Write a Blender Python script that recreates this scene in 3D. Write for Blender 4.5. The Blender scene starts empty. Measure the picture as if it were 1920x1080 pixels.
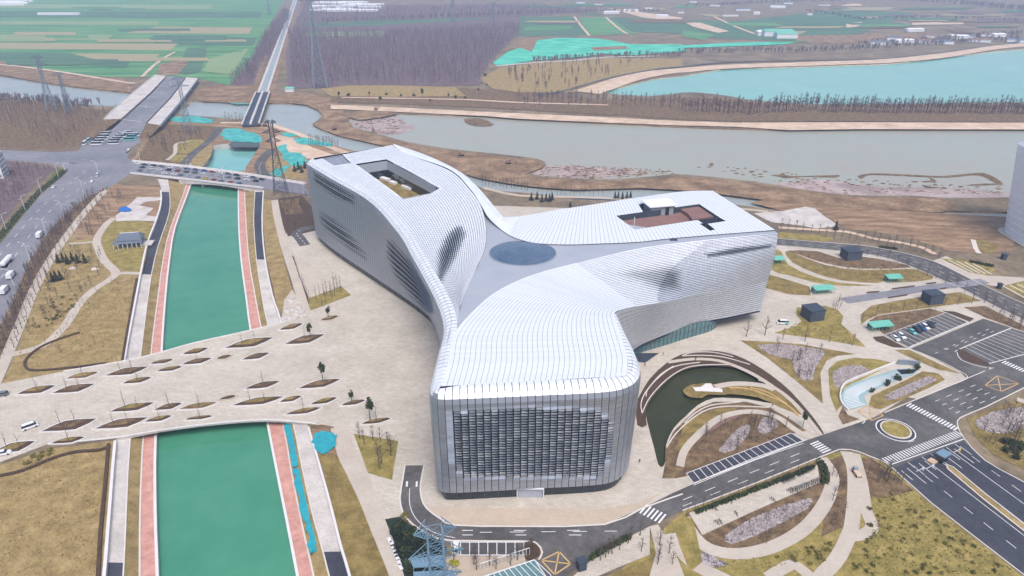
import bpy, bmesh, math, random
from mathutils import Vector, Matrix, geometry
random.seed(7)
R = math.radians
scene = bpy.context.scene
COL = scene.collection

# ------------------------------------------------------------------ camera
CAM_H, CAM_P, CAM_F = 150.0, R(26.2), 1280.0       # height, downward pitch, focal length in photo pixels
cd = bpy.data.cameras.new('camera'); cam = bpy.data.objects.new('camera', cd); COL.objects.link(cam)
cam.location = (0, 0, CAM_H); cam.rotation_euler = (R(90) - CAM_P, 0, 0)
cd.sensor_width = 36.0; cd.lens = 36.0 * CAM_F / 1920.0; cd.clip_start = 1.0; cd.clip_end = 30000.0
scene.camera = cam

# ------------------------------------------------------------------ sky and sun (hazy, overcast)
SUN_EL, SUN_AZ = R(60), R(168)                      # azimuth clockwise from +Y: sun stands to the right, a little behind the camera
w = bpy.data.worlds.new('World'); scene.world = w; w.use_nodes = True
nt = w.node_tree; nt.nodes.clear()
sky = nt.nodes.new('ShaderNodeTexSky'); sky.sky_type = 'NISHITA'; sky.sun_disc = False
sky.sun_elevation = SUN_EL; sky.sun_rotation = SUN_AZ
sky.air_density = 0.9; sky.dust_density = 4.0; sky.ozone_density = 1.0
bg = nt.nodes.new('ShaderNodeBackground'); bg.inputs['Strength'].default_value = 0.125
out = nt.nodes.new('ShaderNodeOutputWorld')
nt.links.new(sky.outputs[0], bg.inputs[0]); nt.links.new(bg.outputs[0], out.inputs[0])
sd = bpy.data.lights.new('sun', 'SUN'); sd.energy = 1.5; sd.angle = R(32); sd.color = (1.0, 0.96, 0.91)
sun = bpy.data.objects.new('sun', sd); COL.objects.link(sun)
sdir = Vector((math.sin(SUN_AZ) * math.cos(SUN_EL), math.cos(SUN_AZ) * math.cos(SUN_EL), math.sin(SUN_EL)))
sun.rotation_euler = sdir.to_track_quat('Z', 'Y').to_euler(); sun.location = sdir * 500
vs = scene.view_settings; vs.view_transform = 'Standard'; vs.look = 'None'; vs.gamma = 1.0; vs.use_curve_mapping = False
vs.exposure = 0.74
scene.cycles.max_bounces = 6; scene.cycles.volume_bounces = 1; scene.cycles.diffuse_bounces = 3; scene.cycles.glossy_bounces = 3

# ------------------------------------------------------------------ helpers
CP, SP = math.cos(CAM_P), math.sin(CAM_P)
def G(px, py, z=0.0):
    "a survey point read off the photograph -> its place on the level z"
    u = (px - 960) / CAM_F; v = (540 - py) / CAM_F
    d = (u, CP + v * SP, -SP + v * CP); t = (z - CAM_H) / d[2]
    return Vector((d[0] * t, d[1] * t, z))
def PX(p):
    dz = p[2] - CAM_H; ww = p[1] * CP - dz * SP; vv = p[1] * SP + dz * CP
    return (960 + CAM_F * p[0] / ww, 540 - CAM_F * vv / ww)
def zz(ox, oy, k):
    return lambda *p: [(ox + p[i] * k, oy + p[i + 1] * k) for i in range(0, len(p), 2)]
T = 1 / 3.0
z1, z2, z3 = zz(0, 0, T), zz(640, 0, T), zz(1280, 0, T)
z4, z5 = zz(0, 360, T), zz(1280, 360, T)
z6, z7, z8 = zz(0, 720, T), zz(640, 720, T), zz(1280, 720, T)
zp = zz(1150, 620, .20833)
z0 = zz(0, 0, 1)

def lin(c):
    c /= 255.0
    return c / 12.92 if c <= 0.04045 else ((c + 0.055) / 1.055) ** 2.4
def S(r, g, b, k=0.80):
    return (lin(r) * k, lin(g) * k, lin(b) * k, 1)

MATS = {}
def M(name, c1, c2=None, scale=0.2, rough=0.9, metal=0.0, bump=0.0, isl=0.0, spec=0.3, contrast=1.0, fine=9.0, c3=None, stretch=None, bscale=None):
    m = bpy.data.materials.new(name); m.use_nodes = True; n = m.node_tree; b = n.nodes['Principled BSDF']
    b.inputs['Roughness'].default_value = rough; b.inputs['Metallic'].default_value = metal
    b.inputs['Specular IOR Level'].default_value = spec
    N = lambda t: n.nodes.new(t); K = n.links.new
    col = None
    geo = N('ShaderNodeNewGeometry'); pos = geo.outputs['Position']
    if stretch:
        mp = N('ShaderNodeMapping'); mp.inputs['Rotation'].default_value = (0, 0, stretch[2]); mp.inputs['Scale'].default_value = (stretch[0], stretch[1], 1)
        K(pos, mp.inputs[0]); pos = mp.outputs[0]
    if c2:
        a = N('ShaderNodeTexNoise'); a.inputs['Scale'].default_value = scale; a.inputs['Detail'].default_value = 6; a.inputs['Roughness'].default_value = .62
        f = N('ShaderNodeTexNoise'); f.inputs['Scale'].default_value = scale * fine; f.inputs['Detail'].default_value = 5; f.inputs['Roughness'].default_value = .7
        K(pos, a.inputs['Vector']); K(pos, f.inputs['Vector'])
        mx = N('ShaderNodeMath'); mx.operation = 'MULTIPLY_ADD'; K(a.outputs[0], mx.inputs[0]); mx.inputs[1].default_value = .6
        sc = N('ShaderNodeMath'); sc.operation = 'MULTIPLY'; K(f.outputs[0], sc.inputs[0]); sc.inputs[1].default_value = .4; K(sc.outputs[0], mx.inputs[2])
        rp = N('ShaderNodeValToRGB'); h = .17 / contrast; e = rp.color_ramp.elements
        e[0].position = .5 - h; e[1].position = .5 + h; e[0].color = c1; e[1].color = c2
        if c3:
            x = rp.color_ramp.elements.new(.5); x.color = c3
        K(mx.outputs[0], rp.inputs[0]); col = rp.outputs[0]
        if bump:
            bp = N('ShaderNodeBump'); bp.inputs['Strength'].default_value = bump; bp.inputs['Distance'].default_value = .3
            K(f.outputs[0], bp.inputs['Height']); K(bp.outputs[0], b.inputs['Normal'])
    else:
        b.inputs['Base Color'].default_value = c1
    if isl:
        hv = N('ShaderNodeHueSaturation'); mr = N('ShaderNodeMapRange'); mr.inputs[3].default_value = 1 - isl; mr.inputs[4].default_value = 1 + isl
        K(geo.outputs['Random Per Island'], mr.inputs[0]); K(mr.outputs[0], hv.inputs['Value'])
        if col: K(col, hv.inputs['Color'])
        else: hv.inputs['Color'].default_value = c1
        col = hv.outputs[0]
        if metal:
            m2 = N('ShaderNodeMapRange'); m2.inputs[3].default_value = rough - .07; m2.inputs[4].default_value = rough + .07
            K(geo.outputs['Random Per Island'], m2.inputs[0]); K(m2.outputs[0], b.inputs['Roughness'])
    if col: K(col, b.inputs['Base Color'])
    MATS[name] = m
    return m

def water(name, c1, c2, rough, scale, wscale=.35, bstr=.12, spec=.5):
    m = M(name, c1, c2, scale, rough, spec=spec, contrast=.8, fine=4)
    n = m.node_tree; b = n.nodes['Principled BSDF']; t = n.nodes.new('ShaderNodeTexNoise'); t.inputs['Scale'].default_value = wscale
    t.inputs['Detail'].default_value = 3
    g = n.nodes.new('ShaderNodeNewGeometry'); n.links.new(g.outputs['Position'], t.inputs['Vector'])
    bp = n.nodes.new('ShaderNodeBump'); bp.inputs['Strength'].default_value = bstr; bp.inputs['Distance'].default_value = .25
    n.links.new(t.outputs[0], bp.inputs['Height']); n.links.new(bp.outputs[0], b.inputs['Normal'])
    return m

def tag(o, label=None, cat=None, group=None, kind=None):
    if label: o['label'] = label
    if cat: o['category'] = cat
    if group: o['group'] = group
    if kind: o['kind'] = kind
    return o
def mesh(name, vs_, fs, mat, mi=None):
    me = bpy.data.meshes.new(name); me.from_pydata([tuple(v) for v in vs_], [], fs)
    if isinstance(mat, (list, tuple)):
        for x in mat: me.materials.append(x)
        if mi: me.polygons.foreach_set('material_index', mi)
    else: me.materials.append(mat)
    me.update()
    return me
def link(name, me, parent=None, loc=None, rz=0, **k):
    o = bpy.data.objects.new(name, me); COL.objects.link(o)
    if parent: o.parent = parent
    if loc is not None: o.location = loc
    if rz: o.rotation_euler = (0, 0, rz)
    return tag(o, **k)
def empty(name, loc=(0, 0, 0), rz=0, **k):
    o = bpy.data.objects.new(name, None); o.empty_display_size = 1; COL.objects.link(o)
    o.location = loc; o.rotation_euler = (0, 0, rz)
    return tag(o, **k)
class MB:
    def __init__(s): s.v = []; s.f = []; s.m = []
    def poly(s, pts, m=0):
        i = len(s.v); s.v += [Vector(p) for p in pts]; s.f.append(tuple(range(i, i + len(pts)))); s.m.append(m)
    def box(s, c, d, rz=0, m=0, top=1.0):
        c = Vector(c); i = len(s.v); cs, sn = math.cos(rz), math.sin(rz)
        for k, q in ((-1, 1.0), (1, top)):
            for x, y in ((-1, -1), (1, -1), (1, 1), (-1, 1)):
                a, b = x * d[0] / 2 * q, y * d[1] / 2 * q
                s.v.append(c + Vector((a * cs - b * sn, a * sn + b * cs, k * d[2] / 2)))
        for f in ((3, 2, 1, 0), (4, 5, 6, 7), (0, 1, 5, 4), (1, 2, 6, 5), (2, 3, 7, 6), (3, 0, 4, 7)):
            s.f.append(tuple(i + a for a in f)); s.m.append(m)
    def bar(s, a, b, r0, r1=None, n=4, m=0):
        a, b = Vector(a), Vector(b); r1 = r0 if r1 is None else r1; d = b - a
        if d.length < 1e-5: return
        q = d.to_track_quat('Z', 'Y'); i = len(s.v)
        for p, r in ((a, r0), (b, r1)):
            for k in range(n):
                t = 2 * math.pi * k / n + .4; s.v.append(p + q @ Vector((math.cos(t) * r, math.sin(t) * r, 0)))
        for k in range(n):
            k2 = (k + 1) % n; s.f.append((i + k, i + k2, i + n + k2, i + n + k)); s.m.append(m)
        if r1 > .02: s.f.append(tuple(i + n + k for k in range(n))); s.m.append(m)
    def prism(s, pts, z0, z1, m=0, cap=True, inset=0):
        n = len(pts); i = len(s.v); c = sum((Vector((p[0], p[1])) for p in pts), Vector((0, 0))) / n
        for p in pts: s.v.append(Vector((p[0], p[1], z0)))
        for p in pts:
            q = Vector((p[0], p[1])); q = q + (c - q) * inset; s.v.append(Vector((q[0], q[1], z1)))
        for k in range(n):
            k2 = (k + 1) % n; s.f.append((i + k, i + k2, i + n + k2, i + n + k)); s.m.append(m)
        if cap: s.f.append(tuple(i + n + k for k in range(n))); s.m.append(m)
    def build(s, name, mat, parent=None, **k):
        return link(name, mesh(name, s.v, s.f, mat, s.m if isinstance(mat, (list, tuple)) else None), parent, **k)

def area2(p): return sum(p[i - 1][0] * p[i][1] - p[i][0] * p[i - 1][1] for i in range(len(p)))
def ccw(p): return list(p) if area2(p) > 0 else list(reversed(p))
def smooth(p, n=4, closed=False):
    p = [Vector(q) for q in p]; L = len(p); o = []
    rng = range(L) if closed else range(L - 1)
    for i in rng:
        if closed: a, b, c, d = p[i - 1], p[i], p[(i + 1) % L], p[(i + 2) % L]
        else: a, b, c, d = p[max(i - 1, 0)], p[i], p[i + 1], p[min(i + 2, L - 1)]
        for k in range(n):
            t = k / n
            o.append(.5 * ((2 * b) + (c - a) * t + (2 * a - 5 * b + 4 * c - d) * t * t + (3 * b - a - 3 * c + d) * t ** 3))
    if not closed: o.append(p[-1])
    return o
def gpts(px, z, sm=0, closed=True, jit=0):
    p = [G(a, b, z) for a, b in px]
    if sm: p = smooth(p, sm, closed)
    if jit:
        p = [q + Vector((random.uniform(-jit, jit), random.uniform(-jit, jit), 0)) for q in p]
    return p
ZI = [0]
def zi(z):
    ZI[0] += 1; return z + ZI[0] * .00006                # no two overlapping sheets share a plane
def sheet(name, px, z, mat, sm=0, world=False, parent=None, jit=0, **k):
    p = px if world else gpts(px, z, sm, True, jit); z = zi(z)
    p = ccw(p); o = link(name, mesh(name, [(q[0], q[1], z) for q in p], [tuple(range(len(p)))], mat), parent, **k)
    return o
def offset(path, d):
    o = []
    for i, p in enumerate(path):
        a = path[max(i - 1, 0)]; b = path[min(i + 1, len(path) - 1)]; t = Vector((b[0] - a[0], b[1] - a[1], 0))
        if t.length < 1e-6: t = Vector((1, 0, 0))
        t.normalize(); o.append(Vector((p[0] - t.y * d, p[1] + t.x * d, p[2])))
    return o
def ribbon(name, path, w0, z, mat, thick=0.0, mb=None, parent=None, **k):
    "strip along a ground path; with thick > 0 a raised kerb or low wall with sides"
    a, b = offset(path, w0 / 2), offset(path, -w0 / 2); m = mb or MB()
    if mb is None: z = zi(z)
    for i in range(len(path) - 1):
        f = lambda q, h: Vector((q[0], q[1], h))
        m.poly([f(b[i], z), f(b[i + 1], z), f(a[i + 1], z), f(a[i], z)])
        if thick:
            m.poly([f(a[i], z - thick), f(a[i], z), f(a[i + 1], z), f(a[i + 1], z - thick)])
            m.poly([f(b[i + 1], z - thick), f(b[i + 1], z), f(b[i], z), f(b[i], z - thick)])
            if i == 0: m.poly([f(b[i], z - thick), f(b[i], z), f(a[i], z), f(a[i], z - thick)])
            if i == len(path) - 2: m.poly([f(a[i + 1], z - thick), f(a[i + 1], z), f(b[i + 1], z), f(b[i + 1], z - thick)])
    if mb is None: return m.build(name, mat, parent, **k)
def strip(name, pa, pb, mat, parent=None, **k):
    "ruled sheet between two polylines resampled to the same count"
    n = max(len(pa), len(pb), 24); A, B = resample(pa, n), resample(pb, n); m = MB()
    for i in range(n - 1):
        q = [A[i], A[i + 1], B[i + 1], B[i]]
        if area2(q) < 0: q.reverse()
        m.poly(q)
    return m.build(name, mat, parent, **k)
def resample(p, n):
    p = [Vector(q) for q in p]; L = [0]
    for i in range(1, len(p)): L.append(L[-1] + (p[i] - p[i - 1]).length)
    o = []; j = 0
    for k in range(n):
        s = L[-1] * k / (n - 1)
        while j < len(p) - 2 and L[j + 1] < s: j += 1
        t = (s - L[j]) / max(L[j + 1] - L[j], 1e-9); o.append(p[j].lerp(p[j + 1], min(max(t, 0), 1)))
    return o
def inside(p, poly):
    x, y = p[0], p[1]; c = False; j = len(poly) - 1
    for i in range(len(poly)):
        a, b = poly[i], poly[j]
        if (a[1] > y) != (b[1] > y) and x < (b[0] - a[0]) * (y - a[1]) / (b[1] - a[1]) + a[0]: c = not c
        j = i
    return c
def dashes(mb, path, z, ln=3.0, gap=5.0, wd=.18, off=0.0):
    p = offset(path, off) if off else path
    L = sum((p[i + 1] - p[i]).length for i in range(len(p) - 1)); n = max(2, int(L / .5)); q = resample(p, n); st = L / (n - 1); k = 0; s = 0
    while s < L - ln:
        i, j = int(s / st), min(int((s + ln) / st), n - 1); ribbon('', q[i:j + 1], wd, z, None, mb=mb); s += ln + gap
def ordn(i):
    w_ = ['first', 'second', 'third', 'fourth', 'fifth', 'sixth', 'seventh', 'eighth', 'ninth', 'tenth', 'eleventh', 'twelfth', 'thirteenth', 'fourteenth',
          'fifteenth', 'sixteenth', 'seventeenth', 'eighteenth', 'nineteenth', 'twentieth']
    if i >= 100: return 'hundred-and-' + ordn(i - 100)
    if i == 99: return 'hundredth'
    if i < 20: return w_[i]
    n = i + 1; t = ['', '', 'twenty', 'thirty', 'forty', 'fifty', 'sixty', 'seventy', 'eighty', 'ninety'][n // 10]
    return (t[:-1] + 'ieth') if n % 10 == 0 else t + '-' + w_[n % 10 - 1]

# ------------------------------------------------------------------ materials
M('earth', S(96, 86, 74), S(152, 136, 112), .03, c3=S(124, 110, 90), bump=.4, contrast=1.4)

M('dry_grass', S(124, 104, 68), S(180, 158, 112), .22, c3=S(154, 134, 90), bump=.5, contrast=1.2, fine=6)
M('olive_grass', S(98, 86, 52), S(164, 144, 94), .22, c3=S(134, 116, 68), bump=.5, contrast=1.2, fine=6)
M('green_grass', S(106, 100, 54), S(178, 158, 100), .24, c3=S(144, 130, 72), bump=.5, contrast=1.2, fine=6)
M('brown_bed', S(76, 60, 48), S(150, 124, 94), .3, c3=S(114, 94, 70), bump=.6, contrast=1.3, fine=6)
M('soil', S(64, 50, 42), S(98, 78, 62), .5, bump=.6)
M('bare_soil', S(104, 83, 62), S(170, 145, 116), .07, c3=S(138, 113, 88), bump=.8, contrast=1.5, fine=6)
M('tyre_soil', S(112, 88, 66), S(178, 150, 122), .05, c3=S(146, 120, 94), bump=.6, stretch=(1, 4, .5), contrast=1.5, fine=6)
M('sand', S(186, 158, 134), S(226, 204, 182), .06, contrast=1.4)
M('gravel', S(92, 84, 88), S(190, 180, 180), .6, fine=4, contrast=2.2, bump=.8)
M('paving', S(187, 178, 166), S(215, 206, 195), .07, c3=S(202, 193, 181), contrast=1.1, fine=7)
M('paving_warm', S(186, 170, 152), S(206, 190, 172), .04)
M('path', S(186, 174, 162), S(208, 198, 186), .1)
M('concrete', S(178, 172, 168), S(218, 212, 208), .12, contrast=1.4)
M('asphalt', S(76, 75, 76), S(112, 110, 109), .06, c3=S(92, 90, 90), rough=.8, contrast=1.4)
M('asphalt_dark', S(52, 55, 66), S(76, 79, 90), .06, rough=.75, contrast=1.3)
M('asphalt_pale', S(112, 114, 124), S(146, 146, 152), .03, rough=.75, contrast=1.3)
M('pink_path', S(186, 134, 124), S(216, 166, 154), .3, contrast=1.5, fine=5)
M('kerb', S(206, 200, 194), S(222, 216, 210), .3)
M('marking', S(228, 228, 230))
M('yellow_marking', S(206, 172, 120))
M('white_wall', S(214, 212, 212), S(228, 226, 226), .2)
M('mud', S(146, 128, 124), S(190, 172, 166), .05, rough=.5, fine=8, contrast=1.8)
M('net_green', S(44, 160, 138), S(112, 214, 188), .03, c3=S(72, 194, 166), fine=14, contrast=2.0, stretch=(1, 2.5, .2))
M('net_teal', S(44, 146, 146), S(104, 192, 188), .15, c3=S(70, 172, 168), fine=8, contrast=1.8)
M('tarp', S(28, 148, 168), S(60, 178, 192), .5, rough=.5, bump=.6)
M('field_green', S(54, 118, 78), S(118, 160, 106), .006, c3=S(84, 142, 92), stretch=(1, 9, 0), fine=6, contrast=1.8)
M('field_dark', S(52, 96, 76), S(92, 128, 98), .008, stretch=(1, 8, 0), contrast=1.6)
M('field_pale', S(118, 150, 104), S(142, 160, 118), .01, stretch=(1, 5, 0))
M('field_tan', S(150, 146, 108), S(168, 156, 124), .01, stretch=(1, 5, 0))
M('wood', S(84, 70, 76), S(126, 108, 110), .2, isl=.25, contrast=1.4)
M('wood_far', S(110, 97, 108), S(136, 122, 128), .05, isl=.3)
M('bark', S(84, 74, 70), S(112, 100, 92), 2.0)
M('leaf', S(44, 58, 34), S(74, 86, 50), .8, isl=.35)
M('leaf_dark', S(26, 40, 34), S(46, 60, 46), .8, isl=.35)
M('leaf_olive', S(112, 106, 52), S(150, 140, 74), .8, isl=.35)
M('leaf_lime', S(150, 150, 40), S(190, 184, 70), .8, isl=.3)
M('hedge', S(74, 80, 42), S(116, 114, 62), .8, isl=.35)
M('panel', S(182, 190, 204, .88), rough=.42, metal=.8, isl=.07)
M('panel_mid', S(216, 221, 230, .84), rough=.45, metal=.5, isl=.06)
M('panel_roof', S(230, 234, 241, .9), rough=.4, metal=.25, isl=.035)  # same metal skin as the walls, whitened: bright sky light put into its colour
M('joint', S(30, 32, 38)); M('strip_joint', S(52, 56, 64))
M('grey_roof', S(168, 175, 188), S(184, 190, 202), .08, rough=.6, metal=.2)
M('dome_glass', S(66, 88, 114), S(96, 116, 140), .15, rough=.18, spec=.8, bump=.1)
M('dark_glass', S(22, 34, 42), S(40, 54, 62), .3, rough=.12, spec=.7)
M('green_glass', S(70, 110, 114), S(100, 140, 142), .4, rough=.12, spec=.7)
M('terrace', S(126, 96, 92), S(148, 116, 110), .1)
M('white_paint', S(228, 230, 234))
M('grey_paint', S(150, 156, 164))
M('black_metal', S(36, 38, 42), rough=.5)
M('slate', S(52, 62, 76), S(70, 80, 94), .3, rough=.6)
M('slate_wall', S(62, 72, 86), S(80, 90, 104), .3, rough=.6)
M('teal_roof', S(96, 176, 158), S(124, 196, 178), .3, rough=.5)
M('glass_tower', S(236, 242, 252, .88), S(240, 246, 254, .88), .05, rough=.3, spec=.5)
M('steel', S(150, 164, 178), rough=.5, metal=.4)
M('steel_blue', S(112, 146, 170), S(136, 166, 186), .3, rough=.5, metal=.2)
M('tyre', S(30, 30, 32)); M('pale_teal', S(140, 168, 174), S(162, 186, 190), .4)
M('roof_tile', S(92, 102, 118), S(116, 126, 142), .5)
M('yellow_paint', S(226, 200, 60))
M('red_paint', S(150, 50, 50)); M('blue_paint', S(40, 110, 190))
CARC = {}
for n_, c_ in dict(white=(232, 234, 238), black=(36, 38, 46), silver=(176, 182, 190), red=(150, 44, 44), blue=(40, 74, 130), teal=(120, 200, 204), grey=(104, 110, 120), yellow=(214, 190, 60)).items():
    CARC[n_] = M('car_' + n_, S(*c_), rough=.3, spec=.5)
    CARC[n_].node_tree.nodes['Principled BSDF'].inputs['Coat Weight'].default_value = .5
water('canal_water', S(58, 134, 106), S(84, 152, 124), .08, .02, bstr=.05, spec=.5)
water('pool_water', S(110, 176, 170), S(130, 190, 184), .12, .02)
water('river_water', S(140, 152, 150), S(172, 176, 172), .2, .01, spec=.25)
water('muddy_water', S(168, 158, 144), S(160, 168, 152), .2, .008, spec=.3)
water('lake_water', S(116, 178, 166), S(134, 192, 178), .15, .004, spec=.35)
water('pond_water', S(48, 54, 34), S(66, 70, 46), .1, .05, spec=.2)

def slab_courses(name, size, amt, rot=.22):
    n = MATS[name].node_tree; b = n.nodes['Principled BSDF']; src = b.inputs['Base Color'].links[0].from_socket
    g = n.nodes.new('ShaderNodeNewGeometry'); mp = n.nodes.new('ShaderNodeMapping'); mp.inputs['Rotation'].default_value = (0, 0, rot)
    br = n.nodes.new('ShaderNodeTexBrick'); br.inputs['Scale'].default_value = 1.0 / size; br.inputs['Mortar Size'].default_value = .012; br.inputs['Color1'].default_value = (1, 1, 1, 1); br.inputs['Color2'].default_value = (1 - amt, 1 - amt, 1 - amt, 1); br.inputs['Mortar'].default_value = (1 - amt * 2.4,) * 3 + (1,)
    mx = n.nodes.new('ShaderNodeMix'); mx.data_type = 'RGBA'; mx.blend_type = 'MULTIPLY'; mx.inputs[0].default_value = 1
    n.links.new(g.outputs['Position'], mp.inputs[0]); n.links.new(mp.outputs[0], br.inputs['Vector']); n.links.new(src, mx.inputs[6]); n.links.new(br.outputs[0], mx.inputs[7]); n.links.new(mx.outputs[2], b.inputs['Base Color'])
slab_courses('paving', 4.0, .13); slab_courses('paving_warm', 2.0, .08, .08); slab_courses('path', 1.6, .07)
m_ = MATS
STR = dict(kind='structure')
# ------------------------------------------------------------------ ground with the water cut out
WZ = -4.5                                           # canal water level
def pl(px, z, sm=3): return smooth([G(a, b, z) for a, b in px], sm)
L1 = pl([(292, 325), (302, 360), (302, 387), (292, 420), (277, 460), (265, 515), (250, 595), (235, 677), (218, 826), (200, 1055), (176, 1330)], -1)
L2 = pl([(312, 325), (318, 362), (317, 400), (297, 460), (284, 515), (272, 600), (263, 672), (244, 825), (233, 1045), (218, 1330)], -1)
L3 = pl([(352, 335), (343, 367), (318, 433), (305, 493), (297, 553), (289, 613), (283, 667), (269, 817), (263, 953), (262, 1080), (258, 1330)], -3)
L4 = pl([(360, 335), (353, 360), (328, 427), (317, 493), (310, 560), (305, 627), (303, 660), (292, 815), (291, 953), (295, 1080), (300, 1330)], -3)
R4 = pl([(448, 335), (447, 360), (448, 427), (453, 493), (462, 560), (470, 620), (502, 795), (520, 887), (540, 987), (558, 1080), (606, 1330)], -3)
R3 = pl([(459, 335), (459, 367), (462, 427), (467, 487), (477, 547), (490, 615), (530, 792), (547, 887), (567, 987), (588, 1080), (640, 1330)], -3)
R2 = pl([(481, 325), (477, 380), (476, 420), (481, 487), (492, 560), (503, 612), (549, 792), (563, 860), (585, 960), (607, 1040), (680, 1330)], -1)
R1 = pl([(497, 325), (492, 410), (497, 485), (512, 560), (527, 605), (576, 795), (595, 860), (620, 950), (640, 1030), (655, 1080), (722, 1330)], -1)
canal_hole = [Vector((p[0], p[1])) for p in L1] + [Vector((p[0], p[1])) for p in reversed(R1)]
pool_px = [(352, 318), (387, 313), (394, 296), (400, 282), (440, 279), (487, 279), (478, 300), (463, 323), (452, 332), (360, 330)]
riverL_px = z1(-400, 410, 0, 428, 200, 465, 450, 500, 740, 530, 720, 545, 640, 606, 400, 585, 150, 560, 0, 555, -400, 550)
riverM_px = z1(1080, 575, 1400, 592, 1500, 588, 1720, 595, 1810, 650, 1780, 690, 1760, 710, 1850, 750, 1920, 775, 2080, 810, 2250, 850, 2420, 900, 2620, 990, 2760, 1020,
               2950, 1050, 3250, 1075, 3600, 1065, 4000, 1090, 4500, 1150, 5400, 1200, 7000, 1230, 7000, 1290, 5400, 1262, 4560, 1215, 4100, 1160, 3700, 1135, 3330, 1140,
               3000, 1100, 2720, 1070, 2400, 960, 2080, 870, 1900, 850, 1760, 780, 1560, 745, 1470, 690, 1200, 668, 1000, 650, 960, 630, 1060, 600)
mud_px = z2(60, 668, 180, 640, 380, 648, 800, 660, 1200, 685, 1920, 722) + z3(600, 738, 1000, 730, 1920, 735, 3000, 745, 3000, 1140, 1920, 1120, 1500, 1125, 1300, 1110, 1000, 1110, 700, 1080, 400, 1030, 0, 990) + \
    z2(1760, 1000, 1500, 1018, 1200, 1008, 1060, 985, 1050, 968, 1120, 950, 1150, 928, 1080, 898, 800, 866, 540, 836, 330, 796, 180, 752, 60, 722, 20, 690)
lake_px = z2(1480, 525, 1600, 490, 1760, 450, 1920, 432) + z3(150, 405, 300, 390, 620, 382, 900, 372, 1100, 366, 1300, 350, 1500, 325, 1700, 300, 1920, 280, 2600, 240, 3600, 250, 3600, 585, 2600, 580, 1920, 582,
                                                                       1300, 588, 750, 592, 400, 570, 250, 545, 60, 525) + z2(1850, 535, 1700, 546)
pond_px = zp(300, 850, 290, 720, 360, 600, 500, 450, 620, 370, 800, 330, 1000, 330, 1200, 370, 1300, 410, 1310, 450, 1300, 480, 1500, 560, 1640, 690, 1500, 700, 1200, 650, 1060, 640, 900, 640, 760, 700, 650, 800, 540, 910, 470, 1060,
             465, 1200, 440, 1260, 400, 1240, 360, 1080)
holes = [('canal', canal_hole, None, 0)]
def hole(nm, px, wz, sm, mat, rim):
    p = [Vector((q[0], q[1])) for q in gpts(px, wz, sm, True)]; holes.append((nm, ccw(p), rim, wz))
    sheet(nm, [Vector((q[0], q[1], wz + .3)) for q in p], wz + .3, mat, world=True, kind='structure')
hole('canal_pool', pool_px, WZ, 2, m_['pool_water'], 'concrete')
hole('river_water', riverL_px, -1.6, 3, m_['river_water'], 'bare_soil')
hole('stream_water', riverM_px, -1.6, 3, m_['river_water'], 'bare_soil')
hole('mud_lake', mud_px, -1.3, 3, m_['muddy_water'], 'bare_soil')
hole('lake_water', lake_px, -1.3, 3, m_['lake_water'], 'sand')
hole('pond_water', pond_px, -1.6, 2, m_['pond_water'], 'soil')
V = []; E_ = []
def ring(p):
    i = len(V); V.extend(Vector((q[0], q[1])) for q in p); E_.extend((i + k, i + (k + 1) % len(p)) for k in range(len(p)))
ring([(-9000, -300), (9000, -300), (9000, 14000), (-9000, 14000)])
for h in holes: ring(h[1])
res = geometry.delaunay_2d_cdt(V, E_, [], 0, 1e-4)
cv, cf = res[0], res[2]
keep = []
for f in cf:
    c = sum((cv[i] for i in f), Vector((0, 0))) / len(f)
    if not any(inside(c, h[1]) for h in holes): keep.append(f)
mb = MB(); mb.v = [Vector((q[0], q[1], 0)) for q in cv]; mb.f = [tuple(f) for f in keep]; mb.m = [0] * len(keep)
gme = mesh('ground', mb.v, mb.f, m_['earth'])
link('ground', gme, kind='structure')
for nm, p, rim, wz in holes[1:]:
    b = MB(); n = len(p)
    for i in range(n):
        a, c = p[i], p[(i + 1) % n]; b.poly([(a[0], a[1], 0), (c[0], c[1], 0), (c[0], c[1], wz - .5), (a[0], a[1], wz - .5)])
    b.build(nm.split('_')[0] + '_bank', m_[rim], kind='structure')

# ------------------------------------------------------------------ canal: paths, banks, water, retaining walls
strip('path', L1, L2, m_['concrete'], **STR)
strip('canal_bank', L2, L3, m_['dry_grass'], **STR)
strip('pink_path', L3, L4, m_['pink_path'], **STR)
strip('pink_path', R4, R3, m_['pink_path'], **STR)
strip('canal_bank', R3, R2, m_['dry_grass'], **STR)
strip('path', R2, R1, m_['concrete'], **STR)
def lower(p, z): return [Vector((q[0], q[1], z)) for q in p]
strip('canal_water', lower(offset(L4, -.4), WZ), lower(offset(R4, .4), WZ), m_['canal_water'], **STR)
def wall_sheet(name, p, zb, zt, mat, th, label, cat='wall'):
    return ribbon(name, lower(p, 0), th, zt, mat, thick=zt - zb, label=label, cat=cat)
wall_sheet('quay_wall', L4, WZ - 1, -2.75, m_['white_wall'], .8, 'pale stone quay edge along the left side of the green canal')
wall_sheet('quay_wall', R4, WZ - 1, -2.75, m_['white_wall'], .8, 'pale stone quay edge along the right side of the green canal')
def yspan(p, y0, y1): return [q for q in resample(p, 400) if y0 <= q[1] <= y1]
wall_sheet('retaining_wall', yspan(L1, G(235, 680)[1], 460), -1.3, .45, m_['white_wall'], .9, 'white retaining wall along the left canal path above the plaza bridge')
wall_sheet('retaining_wall', yspan(L1, 60, G(215, 824)[1]), -1.3, .45, m_['white_wall'], .9, 'white retaining wall along the left canal path below the plaza bridge')
wall_sheet('retaining_wall', yspan(R1, G(527, 607)[1], 460), -1.3, .35, m_['white_wall'], .7, 'white retaining wall along the right canal path above the plaza bridge')
wall_sheet('retaining_wall', yspan(R1, 60, G(577, 800)[1]), -1.3, .35, m_['white_wall'], .7, 'white retaining wall along the right canal path below the plaza bridge')
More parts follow.
